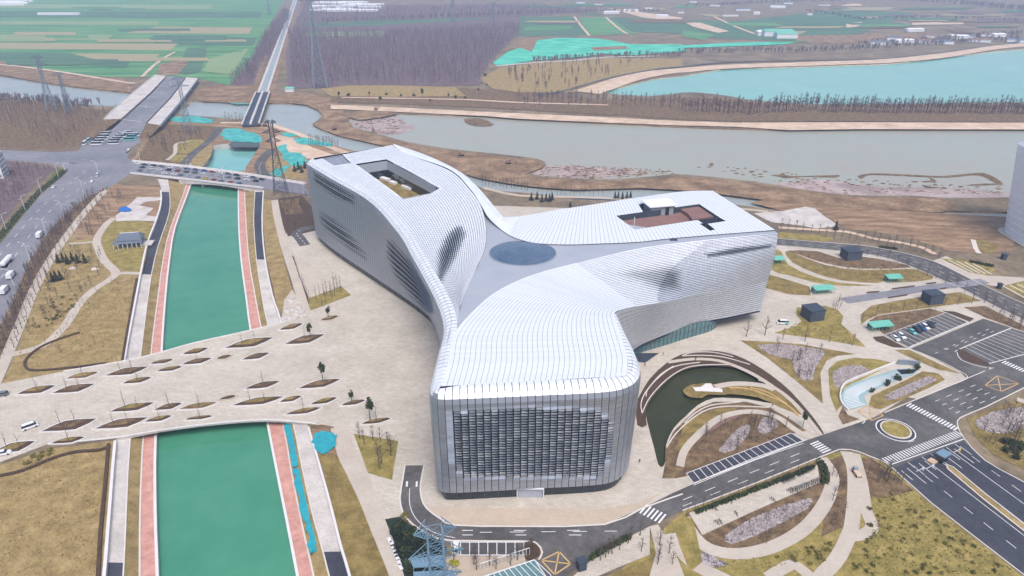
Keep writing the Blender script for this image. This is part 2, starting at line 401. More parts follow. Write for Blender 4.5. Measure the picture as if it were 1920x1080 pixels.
wall_sheet('edging', R3, -3.2, -2.8, m_['kerb'], .5, 'thin pale edging beside the right pink canal path', 'edging')
wall_sheet('edging', L3, -3.2, -2.8, m_['kerb'], .5, 'thin pale edging beside the left pink canal path', 'edging')
wall_sheet('edging', L2, -1.2, -.85, m_['kerb'], .4, 'thin pale edging between the left concrete path and its planted bank', 'edging')
wall_sheet('edging', R2, -1.2, -.85, m_['kerb'], .4, 'thin pale edging between the right concrete path and its planted bank', 'edging')
def part_of(p, a, b): n = len(p); return p[int(a * n):max(int(b * n), int(a * n) + 2)]
def sub_strip(name, pa, pb, y0, y1, z, mat, **k):
    f = lambda p: [Vector((q[0], q[1], z)) for q in resample(p, 300) if y1 <= q[1] <= y0]
    return strip(name, f(pa), f(pb), mat, **k)
sub_strip('road', L1, L2, 460, G(275, 516, -1)[1], -.95, m_['asphalt_dark'], **STR)
sub_strip('road', R1, R2, 460, G(490, 487, -1)[1], -.95, m_['asphalt_dark'], **STR)
sub_strip('road', L1, L2, G(210, 1050, -1)[1], 60, -.95, m_['asphalt_dark'], **STR)
sub_strip('road', R1, R2, G(620, 1032, -1)[1], 60, -.95, m_['asphalt_dark'], **STR)

# ------------------------------------------------------------------ far country: fields, woods floor, tracks, sand
def holed(name, outer, inner, z, mat):
    vv = [Vector((q[0], q[1])) for q in outer + inner]; n = len(outer); k = len(inner)
    ee = [(i, (i + 1) % n) for i in range(n)] + [(n + i, n + (i + 1) % k) for i in range(k)]
    r = geometry.delaunay_2d_cdt(vv, ee, [], 0, 1e-4); fs = []
    for f in r[2]:
        c = sum((r[0][i] for i in f), Vector((0, 0))) / len(f)
        if inside(c, outer) and not inside(c, inner): fs.append(tuple(f))
    return link(name, mesh(name, [(q[0], q[1], z) for q in r[0]], fs, mat), kind='structure')
def fld(px, mat, z=.3, sm=0, name='field', jit=0): return sheet(name, px, z, m_[mat], sm=sm, jit=jit, **STR)
fld(z1(-2600, -40, 1620, -40, 1500, 170, 1400, 380, 1290, 480, 1130, 445, 800, 435, 600, 432, 420, 420, 0, 340, -2600, 220), 'field_green')
fld(z1(-1800, 60, 1480, 66, 1460, 100, -1800, 96), 'field_dark', .6)
fld(z1(-600, 20, 1200, 28, 1180, 50, -600, 44), 'field_pale', .6)
fld(z1(-900, 118, 900, 120, 880, 140, -900, 136), 'field_pale', .6)
fld(z1(880, 150, 1420, 155, 1400, 190, 700, 186), 'field_tan', .6)
fld(z1(-800, 190, 640, 196, 600, 226, -800, 218), 'field_pale', .6)
fld(z1(900, 205, 1450, 212, 1420, 258, 860, 250), 'field_dark', .6)
fld(z1(-500, 238, 1000, 246, 960, 282, -500, 270), 'field_tan', .6)
fld(z1(400, 300, 900, 304, 850, 345, 560, 342), 'field_tan', .8)
fld(z1(-300, 290, 380, 300, 560, 345, 800, 350, 740, 380, 200, 350, -300, 320), 'field_dark', .7)
fld(z1(1180, 330, 1320, 290, 1400, 270, 1300, 420, 1140, 400), 'field_pale', .8)
fld(z1(760, 300, 980, 290, 900, 400, 700, 400), 'field_green', .7)
fld(z1(1050, 270, 1170, 266, 1130, 400, 1040, 420, 990, 400), 'field_dark', .7)
fld(z1(900, 360, 1040, 336, 1060, 350, 1000, 420, 880, 425), 'bare_soil', .9)
ribbon('track', gpts(z1(800, 432, 830, 400, 880, 355, 940, 315, 985, 292), .95, 3, False), 5, .95, m_['sand'], **STR)
fld(z1(-800, 330, 0, 348, 420, 425, 640, 440, 760, 470, 740, 520, 450, 490, 200, 455, 0, 420, -800, 380), 'bare_soil', .5, name='river_bank')
ribbon('track', gpts(z1(-400, 340, 0, 362, 300, 398, 640, 452, 760, 470), .9, 3, False), 7, .9, m_['sand'], **STR)
# right of the aqueduct
fld(z2(-300, 140, 300, 110, 1010, 95, 1310, 92, 1390, 200, 1000, 205, 880, 240), 'field_dark')
fld(z2(1330, 100, 1490, 96, 1640, 180, 1700, 186, 1395, 198), 'field_green', .6)
fld(z2(1490, 96, 1920, 110) + z3(300, 120, 800, 60, 1300, 70, 1000, 190, 640, 230, 200, 215) + z2(1920, 190, 1640, 178), 'field_dark', .5)
fld(z2(1040, 150, 1290, 146, 1300, 165, 1020, 172), 'field_green', .7)
fld(z3(0, 170, 180, 195, 120, 225, 0, 205), 'field_green', .8)
fld(z3(640, 200, 1300, 190, 1500, 215, 900, 245, 640, 240), 'bare_soil', .7)
fld(z2(-200, 180, 240, 175, 230, 200, -200, 205), 'field_pale', .6)
for a in ((z3(900, 22, 1000, 20, 1010, 32, 890, 34)), z3(1290, 128, 1580, 122, 1580, 136, 1290, 140), z3(920, 130, 1010, 122, 1000, 150, 920, 155), z3(0, 120, 100, 128, 260, 175, 200, 185, 60, 150),
          z2(1500, 45, 1700, 70, 1920, 100, 1900, 118, 1700, 100), z3(1300, 100, 1400, 98, 1400, 108, 1300, 112)):
    fld(a, 'sand', 1.0)
ribbon('track', gpts(z2(1310, 92, 1345, 140, 1395, 200), 1, 2, False), 6, 1.0, m_['sand'], **STR)
ribbon('track', gpts(z2(1490, 98, 1560, 160, 1610, 190), 1, 2, False), 6, 1.0, m_['sand'], **STR)
ribbon('track', gpts(z3(170, 90, 300, 150, 420, 195), 1.1, 2, False), 8, 1.1, m_['sand'], **STR)
fld(z2(1000, 215, 1140, 208, 1105, 290, 1060, 285, 940, 275), 'bare_soil', .8)
fld(z2(860, 350, 930, 290, 1000, 268, 1090, 290, 1120, 225, 1250, 210, 1450, 218, 1560, 232, 1620, 250, 1920, 250, 1920, 285, 1600, 310, 1480, 300, 1380, 320, 1100, 340, 950, 360, 870, 365), 'net_green', 1.0, jit=6)
fld(z2(1400, 266, 1600, 258, 1610, 275, 1420, 284), 'bare_soil', 1.2)
fld(z3(0, 255, 250, 240, 500, 235, 660, 235, 560, 250, 250, 262, 0, 272), 'net_green', 1.0, jit=4)
ribbon('track', gpts(z2(870, 372, 1100, 350, 1300, 340, 1480, 322, 1780, 315), 1, 2, False), 9, 1.0, m_['concrete'], **STR)
fld(z2(780, 440, 900, 375, 1200, 345, 1500, 325, 1920, 330, 1920, 372, 1700, 400, 1500, 450, 1380, 490, 1300, 520, 1000, 520, 850, 500), 'dry_grass', .6)
rp_ = random.Random(11)
for k_ in range(46):
    x_, y_ = rp_.uniform(980, 1960), rp_.uniform(4, 78)
    if y_ > 40 and x_ < 1330: continue
    w_, h_ = rp_.uniform(30, 130), rp_.uniform(2, 7); sk = rp_.uniform(-20, 20)
    fld([(x_, y_), (x_ + w_, y_ + rp_.uniform(-1, 1)), (x_ + w_ + sk, y_ + h_), (x_ + sk, y_ + h_)], rp_.choice(['field_dark', 'field_dark', 'field_green', 'wood', 'brown_bed', 'field_tan', 'bare_soil']), 1.3)
for k_ in range(26):
    x_, y_ = rp_.uniform(-40, 460), rp_.uniform(2, 130); w_, h_ = rp_.uniform(40, 160), rp_.uniform(2, 6) * (.5 + y_ / 100)
    if x_ + w_ > 510 - y_ * .6: continue
    fld([(x_, y_), (x_ + w_, y_ + rp_.uniform(-.5, .5)), (x_ + w_ + 4, y_ + h_), (x_ + 4, y_ + h_)], rp_.choice(['field_dark', 'field_dark', 'field_pale', 'field_green', 'field_tan']), 1.0)
# sand rim and dam road of the far lake
ribbon('sand_rim', gpts(z2(1380, 520, 1470, 490, 1620, 440, 1800, 405, 1920, 395) + z3(100, 385, 300, 372, 620, 362, 900, 352, 1100, 345, 1300, 330, 1500, 305, 1700, 272, 1920, 252, 2600, 215), .8, 3, False), 34, .8, m_['sand'], **STR)
ribbon('dam_road', gpts(z2(1100, 535, 1270, 505, 1480, 445, 1640, 410, 1800, 384, 1920, 374) + z3(200, 352, 500, 340, 800, 336, 1100, 330, 1300, 312, 1500, 290, 1700, 260, 1920, 240, 2600, 200), 1.2, 3, False), 6, 1.2, m_['asphalt'], **STR)
# causeway north of the muddy lake
fld(z2(-60, 490, 400, 500, 700, 495, 1000, 520, 1300, 540, 1500, 560, 1700, 552, 1920, 545) + z3(300, 560, 420, 580, 760, 596, 1920, 590, 3000, 590, 3000, 690, 1920, 688, 900, 682, 300, 682, 0, 672) + z2(1400, 640, 800, 605, 300, 585, -60, 575), 'brown_bed', .5)
fld(z2(-60, 588, 300, 604, 800, 628, 1400, 655, 1920, 682) + z3(300, 690, 900, 688, 1920, 690, 3000, 696, 3000, 728, 1920, 728, 1000, 726, 600, 732, 280, 712, 0, 706) + z2(1500, 690, 1000, 668, 800, 652, 300, 628, -60, 612), 'sand', .8, name='sand_track')
ribbon('track', gpts(z2(0, 548, 300, 552, 700, 560, 1000, 576, 1500, 590), .9, 3, False), 6, .9, m_['sand'], **STR)
fld(z2(-120, 500, 40, 480, 300, 480, 640, 490, 700, 540, 300, 545, -60, 540), 'dry_grass', .7)
# peninsula between stream and muddy lake
fld(z1(1560, 520, 1800, 530, 1920, 600, 1990, 720, 2200, 780, 2400, 830, 2700, 866, 3000, 900, 3065, 928, 3020, 955, 2980, 970, 2960, 985, 3100, 1004, 3400, 1018, 3750, 1005, 3840, 995, 4300, 1040, 4800, 1108, 5300, 1118, 5300, 1195,
       4500, 1148, 4000, 1085, 3600, 1058, 3250, 1068, 2950, 1044, 2760, 1014, 2620, 980, 2420, 892, 2250, 842, 2080, 802, 1920, 766, 1850, 742, 1765, 706, 1790, 690, 1822, 650, 1725, 590, 1560, 570), 'bare_soil', .25, sm=2, name='mud_bank')
fld(z1(1960, 640, 2100, 612, 2160, 625, 2240, 640, 2060, 672, 1990, 668), 'bare_soil', .4, sm=2, name='mud_bank')
fld(z1(1110, 560, 1130, 490, 1420, 478, 1560, 520, 1560, 575, 1400, 582, 1200, 572), 'bare_soil', .3, sm=2, name='mud_bank')
fld(z2(1000, 985, 1120, 940, 1300, 930, 1500, 950, 1700, 960, 1560, 990, 1300, 1004, 1150, 1002), 'mud', -.94, sm=3, name='mud_flat', jit=1)
fld(z3(500, 1040, 800, 1010, 1100, 1050, 1500, 1060, 1840, 1090, 1840, 1110, 1300, 1105, 900, 1100), 'mud', -.94, sm=3, name='mud_flat', jit=1)
fld(z2(60, 690, 160, 650, 300, 655, 360, 690, 420, 720, 300, 760, 180, 745, 90, 720), 'mud', -.94, sm=3, name='mud_flat', jit=1)
for a in (z3(495, 985, 560, 982, 620, 990, 760, 988, 880, 984, 860, 998, 760, 994, 640, 996, 580, 1002, 540, 992), z3(985, 990, 1050, 975, 1200, 978, 1330, 985, 1450, 990, 1520, 985, 1620, 975, 1690, 972, 1760, 1000, 1805, 1035, 1770, 1035, 1690, 992, 1620, 985, 1500, 998, 1330, 994, 1150, 985, 1040, 985, 1010, 1005),
          z3(1380, 996, 1430, 1018, 1370, 1024, 1340, 1020, 1400, 1014), z3(1590, 1042, 1700, 1032, 1790, 1036, 1700, 1042), z3(1345, 1038, 1400, 1050, 1450, 1052, 1380, 1058), z3(150, 920, 172, 918, 170, 932, 152, 932), z3(375, 962, 402, 960, 398, 968, 380, 970),
          z2(690, 672, 780, 665, 860, 700, 800, 712, 720, 702)):
    fld(a, 'brown_bed', -.8, sm=2, name='mud_bar')
mc = MB(); rc_ = random.Random(5)
def clods(poly, n, s0, s1):
    xs, ys = [p[0] for p in poly], [p[1] for p in poly]; k = 0
    while k < n:
        p = (rc_.uniform(min(xs), max(xs)), rc_.uniform(min(ys), max(ys)))
        if not inside(p, poly): continue
        k += 1; c = G(p[0], p[1], -.9); r = rc_.uniform(s0, s1); a = rc_.uniform(0, 3); ring_ = [(c[0] + r * math.cos(a + t) * rc_.uniform(.8, 2.4), c[1] + r * math.sin(a + t) * rc_.uniform(.6, 1.1)) for t in (0, 1.25, 2.5, 3.8, 5)]
        mc.prism(ring_, -1.0, -.9 + r * .3, inset=.45)
clods(z2(1000, 985, 1120, 935, 1300, 925, 1500, 940, 1800, 950, 1900, 975, 1560, 1000, 1300, 1008, 1150, 1004), 260, .4, 1.3)
clods(z3(0, 930, 300, 940, 900, 1000, 1800, 1040, 1800, 1090, 900, 1090, 400, 1000), 160, .4, 1.4)
clods(z2(40, 690, 150, 650, 300, 655, 360, 690, 300, 755, 180, 745), 120, .4, 1.4)
mc.build('mud_clods', m_['brown_bed'], label='dark mud clods on the muddy lake flats', cat='mud clods', kind='stuff')
# brown field right of the museum, shore road, pale works yard
fld(z5(380, 60, 560, 20, 900, 60, 1300, 110, 1820, 140, 1900, 160, 1850, 330, 1700, 345, 1500, 330, 1200, 240, 920, 205, 850, 160, 720, 90, 560, 105), 'tyre_soil', .1, name='dirt_field')
fld(z5(400, 120, 480, 112, 560, 108, 690, 82, 740, 90, 790, 130, 880, 190, 760, 205, 640, 185, 500, 170), 'concrete', .14, name='works_yard')
ribbon('path', gpts(z5(540, 200, 800, 215, 930, 225, 1080, 262, 1200, 280, 1340, 310, 1420, 350), .16, 3, False), 3.5, .16, m_['sand'], **STR)
ribbon('path', gpts(z2(800, 1056, 1000, 1100, 1300, 1108, 1600, 1120, 2100, 1160, 2400, 1190), .16, 3, False), 4, .16, m_['paving_warm'], **STR)
fld(z5(1635, 265, 1700, 270, 1780, 300, 1760, 340, 1690, 345, 1660, 330), 'olive_grass', .16, name='lawn')
ribbon('path', gpts(z5(1634, 268, 1650, 320, 1670, 345), .2, 2, False), 2.5, .2, m_['kerb'], **STR)
# behind the left wing: construction ground and nets
poolw = [h for h in holes if h[0] == 'canal_pool'][0][1]
holed('works_ground', [Vector((q[0], q[1])) for q in gpts(z1(950, 640, 1230, 690, 1480, 695, 1600, 720, 1800, 790, 1920, 830, 2200, 900, 2200, 1050, 1700, 1050, 1430, 985, 1040, 990, 1000, 925, 720, 900, 760, 880, 820, 760, 900, 720), 0)], poolw, .06, m_['tyre_soil'])
ribbon('pool_edge', [Vector((q[0], q[1], 0)) for q in poolw] + [Vector((poolw[0][0], poolw[0][1], 0))], 4.0, .1, m_['pink_path'], **STR) if False else None
sheet('works_ground', z1(1530, 790, 1600, 760, 1760, 830, 1900, 880, 1840, 900, 1640, 870), .1, m_['sand'], sm=3, **STR)
sheet('works_ground', z1(1100, 800, 1200, 820, 1150, 930, 1080, 925), .1, m_['dry_grass'], sm=2, **STR)
sheet('culvert', [G(427, 272, .1), G(442, 262, .1), G(486, 266, .1), G(488, 276, .1), G(440, 276, .1)], .12, m_['pond_water'], world=True, **STR)
fld(z1(780, 880, 830, 790, 940, 700, 1200, 710, 1240, 720, 1160, 780, 1090, 860, 1020, 920, 760, 900), 'brown_bed', .12, name='lawn')
fld(z1(1000, 800, 1150, 785, 1100, 850, 1000, 860), 'green_grass', .16, name='lawn', sm=2)
fld(z1(960, 875, 1060, 868, 1020, 912, 950, 900), 'green_grass', .16, name='lawn', sm=2)
ribbon('path', gpts(z1(1240, 715, 1180, 790, 1090, 860, 1030, 925), .2, 2, False), 7, .2, m_['asphalt'], **STR)
ribbon('path', gpts(z1(1060, 795, 990, 810, 985, 860, 940, 900), .22, 3, False), 3, .22, m_['path'], **STR)
ribbon('path', gpts(z1(1530, 840, 1480, 890, 1460, 940, 1500, 1000), .2, 3, False), 8, .2, m_['asphalt'], **STR)
ribbon('path', gpts(z1(1240, 690, 1480, 695, 1640, 740, 1800, 800, 1920, 850, 2050, 900), .18, 3, False), 7, .18, m_['sand'], **STR)
fld(z1(1500, 920, 1560, 870, 1680, 930, 1720, 960, 1720, 1010, 1560, 1000), 'dry_grass', .14, name='lawn')
def net(px, i, where):
    sheet('dust_net', px, .26, m_['net_teal'], sm=5, jit=2.2, label='turquoise dust net ' + where, cat='dust net', group='dust nets on the works ground')
net(z1(965, 660, 1100, 655, 1190, 675, 1190, 692, 1060, 690, 970, 680), 0, 'by the river beside the unfinished bridge')
net(z1(1250, 735, 1330, 722, 1440, 755, 1470, 800, 1340, 795, 1250, 780), 1, 'beyond the canal pool')
net(z1(1590, 745, 1660, 750, 1650, 770, 1600, 765), 2, 'smallest, near the far river bank')
net(z1(1665, 780, 1750, 775, 1870, 810, 1860, 825, 1760, 815, 1680, 805), 3, 'behind the left wing of the museum, by the sandy track')
net(z1(1570, 830, 1610, 810, 1640, 850, 1700, 870, 1720, 910, 1680, 935, 1600, 900), 4, 'largest, around the lattice pylon behind the museum')
net(z1(1530, 960, 1620, 930, 1600, 965, 1545, 1000), 5, 'beside the curved asphalt path behind the pylon')
net(z1(1300, 565, 1420, 562, 1420, 585, 1310, 585), 6, 'on the far river bank beside the aqueduct')

# ------------------------------------------------------------------ left road, crossing and verge
road_l = z1(-300, 835, 0, 845, 300, 855, 440, 850, 600, 855, 700, 870, 745, 910, 740, 975, 640, 1040, 570, 1078) + z4(560, 0, 470, 90, 370, 220, 280, 350, 190, 510, 120, 680, 50, 850, -20, 1000, -500, 1000) + z4(-500, 500, 0, 260, 130, 130, 230, 15) + z1(380, 965, 330, 930, 200, 915, 0, 900, -300, 890)
sheet('road', road_l, .05, m_['asphalt_pale'], **STR)
sheet('verge', z4(560, 0, 470, 95, 370, 225, 280, 355, 190, 515, 120, 690, 50, 860, 0, 950, -60, 860, 60, 640, 160, 400, 260, 240, 370, 120, 500, 20), .09, m_['brown_bed'], **STR)
mkl = MB()
for q_ in (z1(560, 960, 500, 1010, 430, 1075) + z4(330, 60, 200, 200, 60, 400, -40, 560), z1(480, 960, 420, 1010, 340, 1075) + z4(250, 70, 120, 210, -20, 380)):
    dashes(mkl, gpts(q_, 0, 3, False), .1, 6, 9, .3)
for q_ in (z1(0, 872, 300, 885, 560, 905), z1(620, 800, 660, 750, 720, 690)): dashes(mkl, gpts(q_, 0, 3, False), .14, 6, 9, .3)
mkl.build('road_marking', m_['marking'], kind='structure')
ribbon('path', gpts(z4(590, -10, 480, 110, 380, 240, 290, 370, 200, 530, 130, 700, 60, 870, 0, 1010, -60, 1140), .12, 3, False), 4.6, .12, m_['path'], **STR)
sheet('verge', z1(330, 940, 380, 965, 235, 1080) + z4(130, 130, 0, 290, 0, 250, 120, 110, 220, 0) + z1(300, 970), .12, m_['hedge'], **STR)
sheet('road', z1(600, 760, 690, 670, 830, 690, 780, 745, 790, 800, 740, 830, 720, 880, 440, 850, 470, 800), .1, m_['asphalt_pale'], **STR)
sheet('lawn', z4(95, 905, 0, 1090, 350, 1010, 690, 950, 700, 900, 770, 480, 800, 460, 830, 300, 870, 180, 905, 60, 900, 0, 590, -60, 480, 110, 380, 240, 290, 370, 200, 530), .04, m_['dry_grass'], **STR)
sheet('lawn', z4(590, 200, 640, 170, 780, 165, 860, 190, 830, 300, 800, 440, 690, 440, 610, 370, 580, 290), .07, m_['green_grass'], sm=2, **STR)
sheet('lawn', z4(640, -40, 900, -40, 905, 60, 870, 180, 800, 160, 650, 140, 540, 250, 440, 270, 400, 240, 560, 30), .06, m_['tyre_soil'], **STR)
ribbon('path', gpts(z4(60, 915, 180, 885, 270, 845, 370, 745, 430, 650, 520, 555, 620, 490, 650, 450, 590, 390, 555, 320, 545, 265, 590, 190, 640, 145), .1, 4, False), 4.2, .1, m_['path'], **STR)
ribbon('path', gpts(z4(640, 465, 700, 455, 790, 458), .11, 2, False), 3.2, .11, m_['path'], **STR)
ribbon('path', gpts(z4(550, 275, 480, 285, 390, 290), .11, 2, False), 2.6, .11, m_['path'], **STR)
sheet('paving', z4(650, 135, 740, 60, 770, 30, 905, 28, 905, 45, 820, 55, 780, 75, 865, 90, 820, 130, 890, 140, 880, 165, 760, 160, 655, 165), .13, m_['concrete'], **STR)
sheet('tarpaulin', z4(665, 100, 700, 80, 738, 95, 730, 108, 680, 110), .5, m_['blue_paint'], sm=2, jit=.3, label='bright blue tarpaulin on the pale paving left of the canal', cat='tarpaulin')
ribbon('hedge', gpts(z4(450, 792, 330, 830, 220, 880, 150, 940, 145, 985, 190, 1005, 350, 995, 600, 965), .1, 4, False), 1.0, .6, m_['soil'], thick=.6, label='thin dark hedge curving through the dry lawn left of the canal', cat='hedge')
ribbon('hedge', gpts(z4(770, 490, 740, 660, 715, 800, 690, 950), .1, 2, False), 1.0, .7, m_['soil'], thick=.7, label='dark clipped hedge behind the white wall above the left canal path', cat='hedge')
# lower left lawn
sheet('lawn', [(-300, 900), (0, 872), (90, 842), (212, 826), (192, 1110), (180, 1300), (-300, 1300)], .06, m_['dry_grass'], **STR)
ribbon('hedge', gpts(z6(-60, 540, 0, 520, 130, 490, 300, 420, 430, 385, 560, 375, 620, 350), .1, 3, False), 1.0, .7, m_['soil'], thick=.7, label='dark low hedge curving across the lower left lawn', cat='hedge')
ribbon('hedge', gpts(z6(612, 340, 590, 600, 565, 860, 545, 1300), .1, 2, False), 1.0, .7, m_['soil'], thick=.7, label='dark clipped hedge behind the white wall in the lower left', cat='hedge')

# ------------------------------------------------------------------ plaza, pavements and beds
plaza = [(-300, 780), (-60, 735), (0, 720), (117, 697), (237, 677), (303, 661), (367, 643), (470, 620), (528, 605), (578, 586), (560, 520), (545, 480), (535, 440), (545, 420), (600, 410), (900, 385), (1200, 395), (1450, 440), (1460, 447), (1600, 462), (1740, 490),
         (1920, 578), (2050, 640), (2050, 660), (1920, 690), (1800, 760), (1700, 745), (1660, 770), (1560, 830), (1240, 975), (1100, 996), (850, 992), (775, 965), (752, 935), (700, 965), (640, 812), (590, 796), (500, 788), (400, 795), (297, 808), (213, 822), (90, 833), (0, 867), (-60, 885), (-300, 985)]
pondw = [h for h in holes if h[0] == 'pond_water'][0][1]
plaza_w = [Vector((q[0], q[1])) for q in gpts(plaza, 0)]
holed('plaza', plaza_w, pondw, .08, m_['paving'])
UE = gpts([(120, 697), (237, 677), (303, 661), (367, 643), (470, 620), (528, 605), (575, 588)], 0, 3, False)
LE = gpts([(90, 833), (213, 822), (297, 808), (400, 795), (500, 788), (570, 793), (592, 796)], 0, 3, False)
br = empty('footbridge', (G(400, 730)[0], G(400, 730)[1], 0), label='broad pale paved bridge deck carrying the plaza across the green canal', cat='bridge')
b = MB()
for P_, sg in ((UE, 1), (LE, -1)):
    n = len(P_)
    for i in range(n - 1):
        q0, q1 = P_[i], P_[i + 1]
        d0, d1 = [-.55 - 1.5 * abs(2 * k / (n - 1) - 1) ** 2.2 for k in (i, i + 1)]
        b.poly([(q0[0], q0[1], .07), (q1[0], q1[1], .07), (q1[0], q1[1], d1), (q0[0], q0[1], d0)])
A_, B_ = resample(UE, 20), resample(LE, 20)
for i in range(19): b.poly([(A_[i][0], A_[i][1], -.6), (A_[i + 1][0], A_[i + 1][1], -.6), (B_[i + 1][0], B_[i + 1][1], -.6), (B_[i][0], B_[i][1], -.6)])
o = b.build('deck_side', m_['concrete']); o.parent = br; o.location = -br.location
for P_ in (UE, LE):
    o = ribbon('parapet', P_, .5, .42, m_['white_wall'], thick=.34); o.parent = br; o.location = -br.location
def bed(px, mat, z=.12, sm=0, name='lawn', edge=True):
    sheet(name, px, z, m_[mat], sm=sm, **STR)
def kerbline(px, sm=2, closed=False, wd=.35, z=.2, h=.2, name='kerb'):
    p = gpts(px, 0, sm, closed)
    if closed: p.append(p[0])
    ribbon(name, p, wd, z, m_['kerb'], thick=h, kind='structure')
# worn tone differences in the stone paving
sheet('paving_band', z7(330, 300, 520, 320, 520, 340, 320, 325), .1, m_['path'], **STR)
sheet('paving_band', z7(480, 715, 1560, 715, 1560, 745, 500, 745), .1, m_['asphalt'], **STR) if False else None
sheet('paving_band', z7(440, 690, 1480, 705, 1690, 660, 1800, 610, 1700, 690, 1480, 785, 1000, 796, 640, 790, 560, 755, 480, 700), .1, m_['paving_warm'], **STR)
# left of the museum
sheet('lawn', z4(1482, 40, 1530, 45, 1550, 180, 1590, 360, 1645, 560, 1600, 640, 1570, 690, 1500, 375, 1478, 150), .1, m_['dry_grass'], **STR)
ribbon('path', gpts(z4(1545, 45, 1560, 140, 1600, 300, 1660, 480, 1725, 690), .14, 3, False), 4.4, .14, m_['path'], **STR)
sheet('bed', [(521, 372), (566, 366), (590, 395), (592, 432), (560, 440), (540, 443), (530, 420)], .12, m_['soil'], **STR)
sheet('lawn', [(525, 376), (560, 372), (568, 400), (535, 402)], .15, m_['brown_bed'], **STR)
ribbon('road', gpts([(572, 460), (562, 446), (556, 438), (566, 430), (585, 426), (600, 424)], .16, 4, False), 6.0, .16, m_['asphalt'], **STR)
b = MB(); dashes(b, gpts([(572, 458), (562, 446), (556, 438), (566, 430)], 0, 4, False), .18, 2.5, 2, .3); b.build('road_marking', m_['marking'], kind='structure')
sheet('paving', z4(1635, 375, 1660, 350, 1740, 400, 1800, 440, 1860, 490, 1920, 530, 1840, 570, 1760, 590, 1700, 560), .1, m_['path'], **STR)
bed(z4(1730, 600, 1920, 530, 1975, 580, 1740, 670), 'green_grass', .13)
bed(z4(1632, 365, 1650, 360, 1700, 510, 1735, 590, 1740, 665, 1722, 640, 1690, 530), 'soil', .13, name='bed')
bed(z7(70, 280, 320, 320, 285, 540, 150, 500), 'green_grass', .13)
# south-west corner, below the plaza
sheet('lawn', [(580, 800), (640, 815), (700, 960), (770, 1110), (840, 1300), (724, 1300), (690, 1180), (660, 1085), (640, 1020), (612, 905)], .06, m_['olive_grass'], **STR)
sheet('works_ground', [(583, 800), (625, 800), (655, 830), (668, 862), (640, 856), (612, 850), (592, 838)], .1, m_['tyre_soil'], sm=2, **STR)
ribbon('path', gpts([(636, 800), (650, 850), (665, 880), (690, 930), (715, 990), (745, 1060), (775, 1140)], .12, 3, False), 6.0, .12, m_['path'], **STR)
sheet('paving', z7(170, 550, 340, 590, 330, 640, 345, 720, 360, 740, 240, 760), .12, m_['paving'], **STR)
bed(z7(245, 760, 330, 750, 400, 800, 480, 850, 560, 880, 590, 1000, 640, 1200, 420, 1300, 330, 1000, 290, 870), 'leaf_dark', .12, name='bed')
sheet('tarpaulin', [(590, 812), (605, 808), (625, 812), (632, 826), (622, 842), (604, 850), (592, 842), (586, 828)], .5, m_['tarp'], sm=5, jit=.6, label='round teal tarpaulin heap beside the right canal path', cat='tarpaulin')
def bank_tarp(px, label):
    p = gpts(px, -2.0, 5, jit=.55)
    sheet('tarpaulin', p, -1.55, m_['tarp'], world=True, label=label, cat='tarpaulin')
bank_tarp(z6(1600, 215, 1645, 215, 1660, 320, 1680, 455, 1640, 455, 1620, 330), 'long teal tarpaulin on the right canal bank just below the plaza bridge')
bank_tarp(z6(1650, 500, 1700, 500, 1740, 700, 1780, 920, 1745, 960, 1730, 850, 1690, 700), 'longest teal tarpaulin on the right canal bank at the bottom')

# ------------------------------------------------------------------ campus roads on the right
ring_u = z5(480, 258, 535, 262, 800, 285, 1000, 300, 1180, 330, 1400, 385, 1560, 460, 1700, 530, 1920, 630, 2300, 800)
ring_l = z5(480, 297, 535, 300, 760, 320, 1000, 345, 1180, 380, 1400, 470, 1600, 560, 1750, 640, 1920, 720, 2300, 900)
AU, AL = gpts(ring_u, .16, 3, False), gpts(ring_l, .16, 3, False)
strip('road', AU, AL, m_['asphalt'], **STR)
kerbline(ring_u); kerbline(ring_l)
mk = MB()
mid = [a.lerp(c, .5) for a, c in zip(resample(AU, 60), resample(AL, 60))]
dashes(mk, mid, .19, 3, 4, .22); W_ = (AU[10] - AL[10]).length
dashes(mk, [a.lerp(c, .25) for a, c in zip(resample(AU, 60), resample(AL, 60))], .19, 2.5, 5, .2)
dashes(mk, [a.lerp(c, .75) for a, c in zip(resample(AU, 60), resample(AL, 60))], .19, 2.5, 5, .2)
# the junction, the two approach roads and the gate road
junction = z8(-60, 615, 60, 562, 400, 418, 700, 315, 1020, 208, 1135, 165, 1260, 112, 1480, 22, 1700, -70, 1990, -190, 2100, -150, 1920, 20, 1700, 130, 1560, 190, 1545, 235, 1580, 305, 1700, 430, 1920, 552, 2600, 930, 2600, 1600,
              1920, 1075, 1400, 670, 1180, 472, 1120, 432, 1050, 405, 980, 378, 900, 368, 820, 392, 400, 562, 0, 712) + \
    z7(1600, 862, 1395, 1000, 1210, 1110, 1130, 1130, 1100, 1000, 1130, 950, 1100, 900, 1020, 885, 620, 882, 500, 850, 400, 790, 345, 720, 330, 640, 345, 540, 358, 458, 466, 458, 446, 560, 450, 640, 480, 700, 560, 760, 640, 795, 1000, 802, 1480, 790, 1690, 700)
sheet('road', junction, .14, m_['asphalt'], **STR)
sheet('road', z8(1190, 470, 1580, 322, 1700, 432, 1920, 555, 2600, 935, 2600, 1590, 1920, 1068, 1400, 665), .17, m_['asphalt_dark'], **STR)
def wline(px, wd=.2, sm=0, z=.2, mat=None):
    p = gpts(px, 0, sm, False) if sm else [G(a, b) for a, b in px]; ribbon('', p, wd, z, None, mb=mk)
